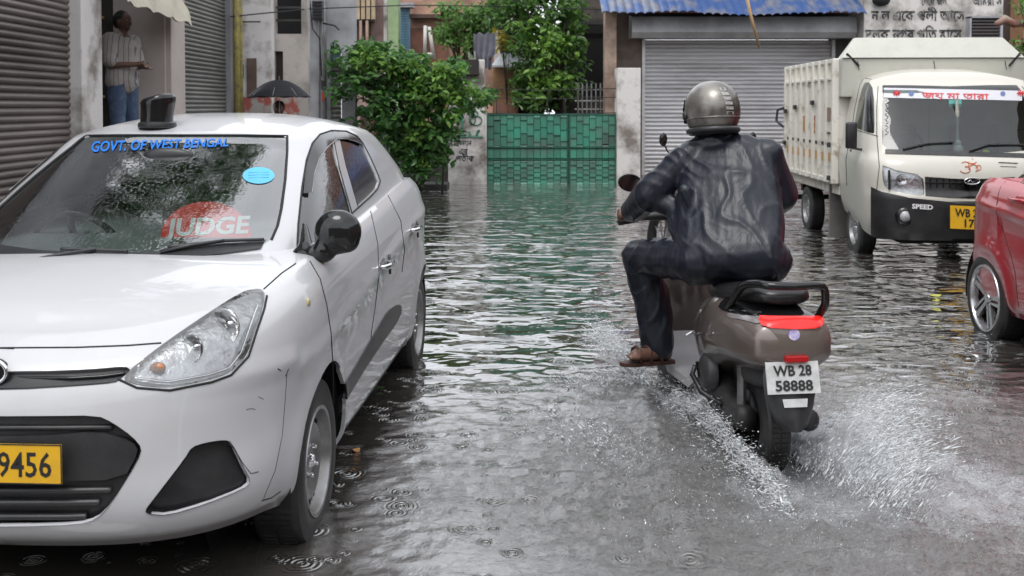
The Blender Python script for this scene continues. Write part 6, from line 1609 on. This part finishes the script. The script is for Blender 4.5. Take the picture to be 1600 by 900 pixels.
# ---------------------------------------------------------------- motorcycle behind the rider
def make_bike():
    L = V((1.34, 9.6, -.05)); root = thing('motorcycle', 'parked motorcycle with a red cowl mostly hidden behind the scooter rider', 'motorcycle', L, R(-75))
    for x in (0, 1.28):
        w_ = MB().tube([V((x + .27 * math.cos(a), 0, .29 + .27 * math.sin(a))) for a in [2 * math.pi * i / 28 for i in range(28)]], .045, 8, closed=True).build('wheel', rubber, root, smooth=True)
        b = MB()
        for k in range(10): b.tube([V((x, 0, .29)), V((x + .24 * math.cos(k * .628), 0, .29 + .24 * math.sin(k * .628)))], .008, 5)
        b.build('spokes', steel, w_)
    loft(dense([(.45, 0, .78, .06, .04, .06), (.6, 0, .82, .14, .09, .10), (.85, 0, .84, .13, .09, .10), (1.0, 0, .82, .06, .05, .06)], 12), 20).build('fuel_tank', red, root, smooth=True)
    loft(dense([(-.25, 0, .86, .05, .03, .03), (.0, 0, .80, .12, .04, .05), (.45, 0, .76, .11, .04, .05)], 12), 20).build('seat', blackp, root, smooth=True)
    loft([(.3, 0, .45, .10, .18, .12), (.7, 0, .45, .14, .2, .15), (.85, 0, .45, .08, .15, .1)], 16).build('engine', mat('grey engine'), root, smooth=True)
    b = MB()
    for s in (-1, 1): b.tube([V((1.28, s * .09, .29)), V((1.02, s * .09, .95))], .025, 8)
    b.build('fork', steel, root)
    hb = MB().tube([V((.86, .40, 1.03)), V((.93, .30, 1.05)), V((1.0, .1, .98)), V((1.0, -.1, .98)), V((.93, -.30, 1.05)), V((.86, -.40, 1.03))], .016, 8).build('handlebar', blackp, root, smooth=True)
    loft(dense([(.98, 0, .98, .07, .05, .05), (1.05, 0, .96, .12, .09, .09), (1.16, 0, .94, .06, .06, .06)], 8), 18).build('headlamp_cowl', red, root, smooth=True)
    for s in (-1, 1):
        m_ = MB().tube([V((.93, s * .28, 1.05)), V((.92, s * .36, 1.15)), V((.91, s * .38, 1.20))], .007, 6).build('mirror', blackp, root)
        MB().ell((.91, s * .39, 1.24), (.015, .035, .055)).build('mirror_shell', blackg, m_, smooth=True)
make_bike()
# ---------------------------------------------------------------- water
rd = MB().box((-60, -20, -.30), (60, 200, -.08)).build('road', mat('wet asphalt', (.05, .048, .045), .5, var=.3)); tag(rd, kind='structure')
SCO = V((1.10, 4.5, 0))
def turb(x, y):
    """how churned the water is: 1 in the scooter's wake, small by the parked car"""
    a = V((x - 1.15, y - 4.3, 0)); d = math.hypot(a.x, a.y * .75)
    k = math.exp(-(d / 1.4) ** 2)
    return k
def wh(x, y):
    h = 0
    dist = max(y - 2.5, 0)
    h += .007 * noise.noise(V((x * 1.3, y * 2.2, 3.1))) * min(1, .25 + dist * .10)
    h += .0045 * noise.noise(V((x * 3.2 + .5 * y, y * 5.5, 7.7))) * min(1, .12 + dist * .14)
    T = turb(x, y)
    q = V((x * 9, y * 13, 1.3)); h += T * 1.3 * (.014 * noise.noise(q) + .009 * noise.noise(q * 2.1) + .006 * noise.noise(q * 4.3))
    # bow waves leaving the scooter
    dx, dy = .27, -.963
    s = (x - .75) * dx + (y - 5.7) * dy; l = (x - .75) * .963 + (y - 5.7) * .27
    if s > 0:
        for sgn_, c0, amp in ((-1, .10 + .30 * s, .035), (1, .10 + .34 * s, .032)):
            d = (l * sgn_ - c0) / (.05 + .03 * s)
            if abs(d) < 3: h += amp * math.exp(-d * d) * math.exp(-((s - 1.3) / 1.1) ** 2) * (1 + .5 * noise.noise(V((x * 12, y * 12, 5))))
        if s < 2.2: h -= .03 * math.exp(-(l / .10) ** 2) * math.exp(-((s - 1.2) / .5) ** 2)
    # the sharp wave running from the footboard
    ax, ay = .84, 5.28; bx, by = 1.055, 3.80; L2 = (bx - ax) ** 2 + (by - ay) ** 2
    tt = ((x - ax) * (bx - ax) + (y - ay) * (by - ay)) / L2
    if -.1 < tt < 1.15:
        dd = ((x - ax) * (by - ay) - (y - ay) * (bx - ax)) / math.sqrt(L2)
        wv = .03 * noise.noise(V((tt * 4, 0, 2)))
        dd = abs(dd + wv) / (.05 if dd + wv > 0 else .035)
        if dd < 3: h += .07 * math.exp(-dd ** 1.5) * max(0, math.sin(math.pi * min(max((tt + .1) / 1.25, 0), 1))) ** .7
    return h
def wmat():
    m = bpy.data.materials.new('flood water'); m.use_nodes = True; t = m.node_tree; b = t.nodes['Principled BSDF']
    tcn = node(t, 'ShaderNodeTexCoord'); P = tcn.outputs['Object']
    def noi(sc, det, scale=None, dist=0, rough=.5):
        n = node(t, 'ShaderNodeTexNoise'); n.inputs['Scale'].default_value = sc; n.inputs['Detail'].default_value = det
        n.inputs['Distortion'].default_value = dist; n.inputs['Roughness'].default_value = rough
        if scale:
            mp = node(t, 'ShaderNodeMapping'); mp.inputs['Scale'].default_value = scale; t.links.new(P, mp.inputs[0]); t.links.new(mp.outputs[0], n.inputs['Vector'])
        else: t.links.new(P, n.inputs['Vector'])
        return n.outputs['Fac']
    def math_(op, a, b_=None, c=None):
        n = node(t, 'ShaderNodeMath', operation=op)
        for i, v in enumerate((a, b_, c)):
            if v is None: continue
            if isinstance(v, (int, float)): n.inputs[i].default_value = v
            else: t.links.new(v, n.inputs[i])
        return n.outputs[0]
    def gauss(cx, cy, rx, ry, rot=0, w=0):
        mp = node(t, 'ShaderNodeMapping', vector_type='TEXTURE'); mp.inputs['Location'].default_value = (cx, cy, 0)
        mp.inputs['Rotation'].default_value = (0, 0, R(rot)); mp.inputs['Scale'].default_value = (rx, ry, 1000)
        t.links.new(P, mp.inputs[0]); g = node(t, 'ShaderNodeTexGradient', gradient_type='SPHERICAL')
        t.links.new(mp.outputs[0], g.inputs[0]); return g.outputs['Fac']
    # rings from raindrops
    def rings(sc, freq, amp, seed):
        mp = node(t, 'ShaderNodeMapping'); mp.inputs['Location'].default_value = (seed, seed * 1.7, 0); mp.inputs['Scale'].default_value = (1, 1, .001)
        t.links.new(P, mp.inputs[0])
        v = node(t, 'ShaderNodeTexVoronoi', voronoi_dimensions='2D'); v.inputs['Scale'].default_value = sc; t.links.new(mp.outputs[0], v.inputs['Vector'])
        sp = node(t, 'ShaderNodeSeparateColor'); t.links.new(v.outputs['Color'], sp.inputs[0])
        rad = math_('MULTIPLY_ADD', sp.outputs[0], .30, .06)
        d = math_('ADD', v.outputs['Distance'], math_('MULTIPLY', noi(9, 2), .05))
        fall = math_('MAXIMUM', math_('SUBTRACT', 1, math_('DIVIDE', d, rad)), 0)
        wv = math_('SINE', math_('MULTIPLY', d, freq))
        on = math_('GREATER_THAN', sp.outputs[1], .6)
        return math_('MULTIPLY', math_('MULTIPLY', math_('MULTIPLY', wv, fall), on), amp)
    ch = gauss(1.5, 4.3, 2.5, 2.2); ch2 = gauss(1.3, 4.2, 1.7, 1.5)
    far = node(t, 'ShaderNodeSeparateXYZ'); t.links.new(P, far.inputs[0])
    fy = node(t, 'ShaderNodeMapRange'); t.links.new(far.outputs['Y'], fy.inputs[0]); fy.inputs[1].default_value = 3.2; fy.inputs[2].default_value = 9; fy.inputs[3].default_value = .10; fy.inputs[4].default_value = 1
    h = math_('MULTIPLY', math_('SUBTRACT', noi(1.5, 1, (1, 1.5, 1), .8), .5), math_('MULTIPLY', fy.outputs[0], .085))
    h = math_('ADD', h, math_('MULTIPLY', math_('SUBTRACT', noi(3.8, 1.5, (1, 1.5, 1), .8), .5), math_('MULTIPLY', fy.outputs[0], .036)))
    h = math_('ADD', h, math_('MULTIPLY', noi(14, 2, (1, 1.3, 1), .5), .0007))
    h = math_('ADD', h, math_('MULTIPLY', noi(26, 6, (1, 1.2, 1), 1.2, .6), math_('MULTIPLY', ch, .014)))
    h = math_('ADD', h, math_('MULTIPLY', noi(60, 6, None, 1.5, .75), math_('MULTIPLY', ch2, .016)))
    h = math_('ADD', h, rings(3.2, 95, .0042, 0)); h = math_('ADD', h, rings(6.5, 70, .0035, 3.3)); h = math_('ADD', h, rings(4.4, 85, .0045, 8.1)); h = math_('ADD', h, rings(5.3, 75, .0040, 14.7))
    bp = node(t, 'ShaderNodeBump'); bp.inputs['Strength'].default_value = 1; bp.inputs['Distance'].default_value = 1
    t.links.new(h, bp.inputs['Height']); t.links.new(bp.outputs[0], b.inputs['Normal'])
    # muddy body colour, whitened where the wake has beaten air into it
    fo = noi(42, 8, (1, 1.2, 1), 2.0, .8); fo2 = noi(3.2, 5, None, 1.0, .6)
    fm = math_('MULTIPLY', math_('ADD', math_('MULTIPLY', ch2, 1.1), math_('MULTIPLY', gauss(1.70, 3.95, .7, .6, 20), .45)), 1)
    f1 = node(t, 'ShaderNodeMapRange'); t.links.new(math_('ADD', math_('ADD', fo, math_('MULTIPLY', fo2, .5)), math_('MULTIPLY', fm, .34)), f1.inputs[0]); f1.inputs[1].default_value = 1.0; f1.inputs[2].default_value = 1.2
    mx = node(t, 'ShaderNodeMix', data_type='RGBA'); mx.inputs[6].default_value = (.055, .050, .045, 1); mx.inputs[7].default_value = (.50, .51, .53, 1)
    t.links.new(math_('MULTIPLY', f1.outputs[0], math_('MINIMUM', math_('MULTIPLY', fm, 1.3), .7)), mx.inputs[0]); t.links.new(mx.outputs[2], b.inputs['Base Color'])
    rg = math_('MULTIPLY_ADD', f1.outputs[0], .12, .06); t.links.new(rg, b.inputs['Roughness'])
    b.inputs['IOR'].default_value = 1.6; b.inputs['Specular IOR Level'].default_value = 1.0; b.inputs['Coat Weight'].default_value = 1; b.inputs['Coat IOR'].default_value = 1.65; b.inputs['Coat Roughness'].default_value = .03; t.links.new(bp.outputs[0], b.inputs['Coat Normal'])
    return m
xs = []; x = -60.0
def steps(lo, hi, near0, near1, fine, grow):
    a = [near0]
    while a[-1] < near1: a.append(a[-1] + fine)
    s = fine
    while a[-1] < hi: s *= grow; a.append(a[-1] + s)
    s = fine; l = [near0]
    while l[-1] > lo: s *= grow; l.append(l[-1] - s)
    return l[1:][::-1] + a
xs = steps(-60, 60, -.7, 2.9, .017, 1.12); ys = steps(-20, 190, 2.8, 6.2, .020, 1.04)
g = [[V((x, y, wh(x, y) if (-3 < x < 6 and 1 < y < 22) else 0)) for x in xs] for y in ys]
wtr = MB().sheet(g).build('water', wmat(), smooth=True, fix=False)
if wtr.data.polygons[0].normal.z < 0: wtr.data.flip_normals()
tag(wtr, kind='structure')
# ---------------------------------------------------------------- spray
def sprayobj(name, label, gens, seed, m, ks=.42, lng=(1, 1.5, 3, 6, 9)):
    random.seed(seed); b = MB()
    for (n, f) in gens:
        for i in range(n):
            p, d, s = f()
            if p.z < -.005: continue
            d = d.normalized(); r_ = s * ks * random.uniform(.3, 1.3) * (2.4 if random.random() < .12 else 1); L_ = r_ * random.choice(lng) * random.uniform(.8, 1.4)
            a = d.orthogonal().normalized(); c = d.cross(a)
            vs = [p - d * L_] + [p + (a * math.cos(k * 1.5708) + c * math.sin(k * 1.5708)) * r_ for k in range(4)] + [p + d * L_]
            b.add(vs, [(0, 2, 1), (0, 3, 2), (0, 4, 3), (0, 1, 4), (5, 1, 2), (5, 2, 3), (5, 3, 4), (5, 4, 1)])
    o = b.build(name, m, smooth=True, fix=False); return tag(o, label, 'spray', kind='stuff')
spm = bpy.data.materials.new('water spray'); spm.use_nodes = True
pb_ = spm.node_tree.nodes['Principled BSDF']; pb_.inputs['Base Color'].default_value = (.82, .84, .86, 1); pb_.inputs['Roughness'].default_value = .2; pb_.inputs['IOR'].default_value = 1.33
g_ = random.gauss
def fan_right():
    """sheet thrown out on the right of the back wheel"""
    t = random.random() ** .8; a = random.random()
    base = ground(1225, 700).lerp(ground(1395, 800), a) + V((g_(.05, .05), g_(.05, .09), 0))
    h = t * (.10 + .24 * math.exp(-((a - .72) / .30) ** 2)) * random.choice((1, 1, .8, 1.25))
    p = V((base.x + .14 * t * t + g_(0, .02), base.y + .06 * t, h + g_(0, .015)))
    return p, V((.35 + .3 * a, -.15, 1.1 - t)), .0032 * (1.25 - .5 * t)
def crest(u0, v0, u1, v1, Y0, Y1, hh, sp):
    def f():
        a = random.random(); p = at(u0 + (u1 - u0) * a, v0 + (v1 - v0) * a, Y0 + (Y1 - Y0) * a)
        p = V((p.x + g_(0, sp), p.y + g_(0, sp), 0)); p.z = abs(g_(0, hh)) * (.4 + .6 * math.sin(a * 3.14))
        return p, V((-.5, -.6, .6)), .0030
    return f
def ground(u, v):
    d = ray(u, v); return V((0, 0, CAMZ)) + d * (CAMZ / -d.z)
def gcrest(u0, v0, u1, v1, hh, sp, s=.003, dr=(-.5, -.6, .6), pw=1):
    A_, B_ = ground(u0, v0), ground(u1, v1)
    def f():
        a = random.random() ** pw; p = A_.lerp(B_, a) + V((g_(0, sp), g_(0, sp), 0)); p.z = abs(g_(0, hh)) * (.35 + .65 * math.sin(a * 3.14)) + .004
        return p, V(dr) + V((g_(0, .2), g_(0, .2), g_(0, .2))), s
    return f
def plume():
    """spray arcing up and forward left of the floorboard"""
    a = random.random() ** 1.5; w_ = g_(0, 1)
    A_ = ground(1025, 598); h = .30 * a * (1.15 - .35 * a)
    p = A_ + V((-.05 - .27 * a + g_(0, .012 + .04 * a), .25 * a + g_(0, .03 + .08 * a), h + w_ * (.012 + .035 * a))); return p, V((-.7, .3, .75 - .5 * a)), .0030 * (1.2 - .5 * a)
def lipc(a):
    return V((.84 + .215 * a - .02 * math.sin(a * 3.1), 5.28 - 1.48 * a, 0)), (.05 + .07 * math.sin(min(a * 1.15, 1) * 3.14)) * (1 if a < .9 else max(0, (1 - a) * 10))
def lipd(hh, sp):
    def f():
        a = random.random() ** .9; b_, h = lipc(a); p = b_ + V((-.05 - abs(g_(0, sp)), g_(0, sp), h + g_(0, hh) - abs(g_(0, .02))))
        return p, V((-.7, -.5, .3)) + V((g_(0, .3), g_(0, .3), g_(0, .3))), .0032
    return f
def mist():
    u = random.uniform(900, 1560); v = random.uniform(520, 880); p = ground(u, v); k = math.exp(-((u - 1260) / 230) ** 2) * math.exp(-((v - 690) / 130) ** 2)
    if random.random() > k + .05: p.z = -1
    else: p.z = abs(g_(0, .05)) + .004
    return p, V((g_(0, 1), g_(0, 1), g_(.5, 1))), .0026
sprayobj('wheel_spray', 'white fan of spray thrown up right of the scooter back wheel', [(32000, fan_right), (2500, gcrest(1262, 700, 1400, 800, .05, .07))], 3, spm, .31, (1, 1, 2, 4, 7, 12))
sprayobj('wake_spray', 'thin white line of spray along the wave running from the footboard', [(5000, lipd(.03, .012)), (2500, lipd(.05, .05))], 4, spm)
sprayobj('side_spray', 'spray arcing away left of the rider foot', [(11000, plume), (2500, gcrest(880, 600, 1040, 590, .02, .12)), (1500, gcrest(850, 640, 1000, 720, .012, .10))], 5, spm, .5, (1, 1, 2, 4, 7))
sprayobj('rain_splashes', 'tiny splashes of beaten water around the scooter', [(16000, mist)], 6, spm, .42, (1, 1, 1.3, 2))
# thin torn sheets of water standing behind the fans of drops
def sheetmat():
    m = bpy.data.materials.new('torn water sheet'); m.use_nodes = True; t = m.node_tree; b = t.nodes['Principled BSDF']
    b.inputs['Base Color'].default_value = (.8, .82, .85, 1); b.inputs['Roughness'].default_value = .15; b.inputs['Specular IOR Level'].default_value = .8
    uv = node(t, 'ShaderNodeAttribute'); uv.attribute_name = 'flow'
    mp = node(t, 'ShaderNodeMapping'); mp.inputs['Scale'].default_value = (26, 5, 1); t.links.new(uv.outputs['Vector'], mp.inputs[0])
    n = node(t, 'ShaderNodeTexNoise'); n.inputs['Scale'].default_value = 1; n.inputs['Detail'].default_value = 9; n.inputs['Roughness'].default_value = .72; n.inputs['Distortion'].default_value = .8; t.links.new(mp.outputs[0], n.inputs['Vector'])
    sx = node(t, 'ShaderNodeSeparateXYZ'); t.links.new(uv.outputs['Vector'], sx.inputs[0])
    a = node(t, 'ShaderNodeMath', operation='MULTIPLY_ADD'); a.inputs[1].default_value = -.22; t.links.new(sx.outputs[1], a.inputs[0]); t.links.new(n.outputs['Fac'], a.inputs[2])
    r = node(t, 'ShaderNodeMapRange'); r.inputs[1].default_value = .31; r.inputs[2].default_value = .46; r.inputs[4].default_value = .95; t.links.new(a.outputs[0], r.inputs[0])
    def M_(op, a, c):
        q = node(t, 'ShaderNodeMath', operation=op); q.use_clamp = op == 'MULTIPLY'
        for i, v in enumerate((a, c)):
            if isinstance(v, (int, float)): q.inputs[i].default_value = v
            else: t.links.new(v, q.inputs[i])
        return q.outputs[0]
    fx = M_('MULTIPLY', M_('MULTIPLY', sx.outputs[0], 6), M_('SUBTRACT', 1, sx.outputs[0])); fy = M_('MULTIPLY', M_('SUBTRACT', 1, sx.outputs[1]), 3)
    t.links.new(M_('MULTIPLY', r.outputs[0], M_('MULTIPLY', fx, fy)), b.inputs['Alpha'])
    bp = node(t, 'ShaderNodeBump'); bp.inputs['Strength'].default_value = .8; bp.inputs['Distance'].default_value = .03; t.links.new(n.outputs['Fac'], bp.inputs['Height']); t.links.new(bp.outputs[0], b.inputs['Normal'])
    return m
shm_ = sheetmat()
def torn(name, label, fn, na=70, nt=30):
    g = []; fl = []
    for i in range(na + 1):
        row = []
        for j in range(nt + 1): row.append(fn(i / na, j / nt)); fl.append((i / na, j / nt, 0))
        g.append(row)
    me = MB().sheet(g).mesh(name, fix=False); at_ = me.attributes.new('flow', 'FLOAT_VECTOR', 'POINT')
    for k, f_ in enumerate(fl): at_.data[k].vector = f_
    return tag(link(name, me, None, shm_, True), label, 'spray', kind='stuff')
def fr1(a, t, o=0):
    A_ = ground(1222, 700).lerp(ground(1395, 800), a); h = (.16 + .24 * math.exp(-((a - .70) / .25) ** 2) + .05 * noise.noise(V((a * 9, o, 0)))) * (1 - .25 * o)
    n_ = noise.noise(V((a * 7, t * 4, o * 3))) * .03
    return V((A_.x + .16 * t * t + n_ - .02 * o, A_.y + .10 * o + .06 * t + n_, h * (1 - (1 - t) ** 2) - .01))
torn('water_sheet', 'tall torn sheet of water thrown up right of the back wheel', fr1)
torn('water_sheet', 'second torn sheet of water behind the tall one right of the back wheel', lambda a, t: fr1(a, t, 1))
def fr2(a, t):
    A_, h = lipc(a); h += .02 * noise.noise(V((a * 11, 1, 0)))
    return V((A_.x + .05 - .12 * t + .02 * noise.noise(V((a * 13, t, 1))), A_.y - .05 * t, -.01 + h * math.sin(t * 2.3)))
torn('water_sheet', 'low curling lip of water along the wave from the footboard', fr2, 90, 12)
def fr3(a, t):
    h = .31 * a * (1.15 - .35 * a); A_ = ground(1025, 598)
    return A_ + V((-.05 - .27 * a + (t - .5) * .16 * a, .25 * a + (t - .5) * .30 * a, h + (t - .5) * (.05 + .16 * a)))
torn('water_sheet', 'thin torn tongue of water shooting forward left of the rider foot', fr3, 50, 14)
# small things afloat
def afloat(name, label, cat, u, v, m, sx, sy, rz):
    p = ground(u, v); b = MB(); n = 14
    ring = [V((sx * math.cos(a) * (1 - .25 * math.cos(a)), sy * math.sin(a), .003 + .006 * math.cos(2 * a))) for a in [2 * math.pi * i / n for i in range(n)]]
    b.add([V((0, 0, .012))] + ring + [V((0, 0, .004))] + [q - V((0, 0, .003)) for q in ring], [(0, i + 1, (i + 1) % n + 1) for i in range(n)] + [(n + 1, n + 2 + (i + 1) % n, n + 2 + i) for i in range(n)])
    o = b.build(name, m, smooth=True); o.location = (p.x, p.y, .004 + wh(p.x, p.y)); o.rotation_euler = (0, 0, rz); return tag(o, label, cat)
afloat('fallen_leaf', 'orange brown leaf floating beside the white car', 'leaf', 558, 706, mat('orange leaf', (.55, .25, .07), .5, var=.3, vscale=40), .017, .011, .5)
afloat('fallen_leaf', 'yellow green leaf floating between the truck and red car', 'leaf', 1463, 463, mat('yellow leaf', (.5, .5, .08), .5, var=.2), .05, .018, .2)
# wet road surface seen above the kerb
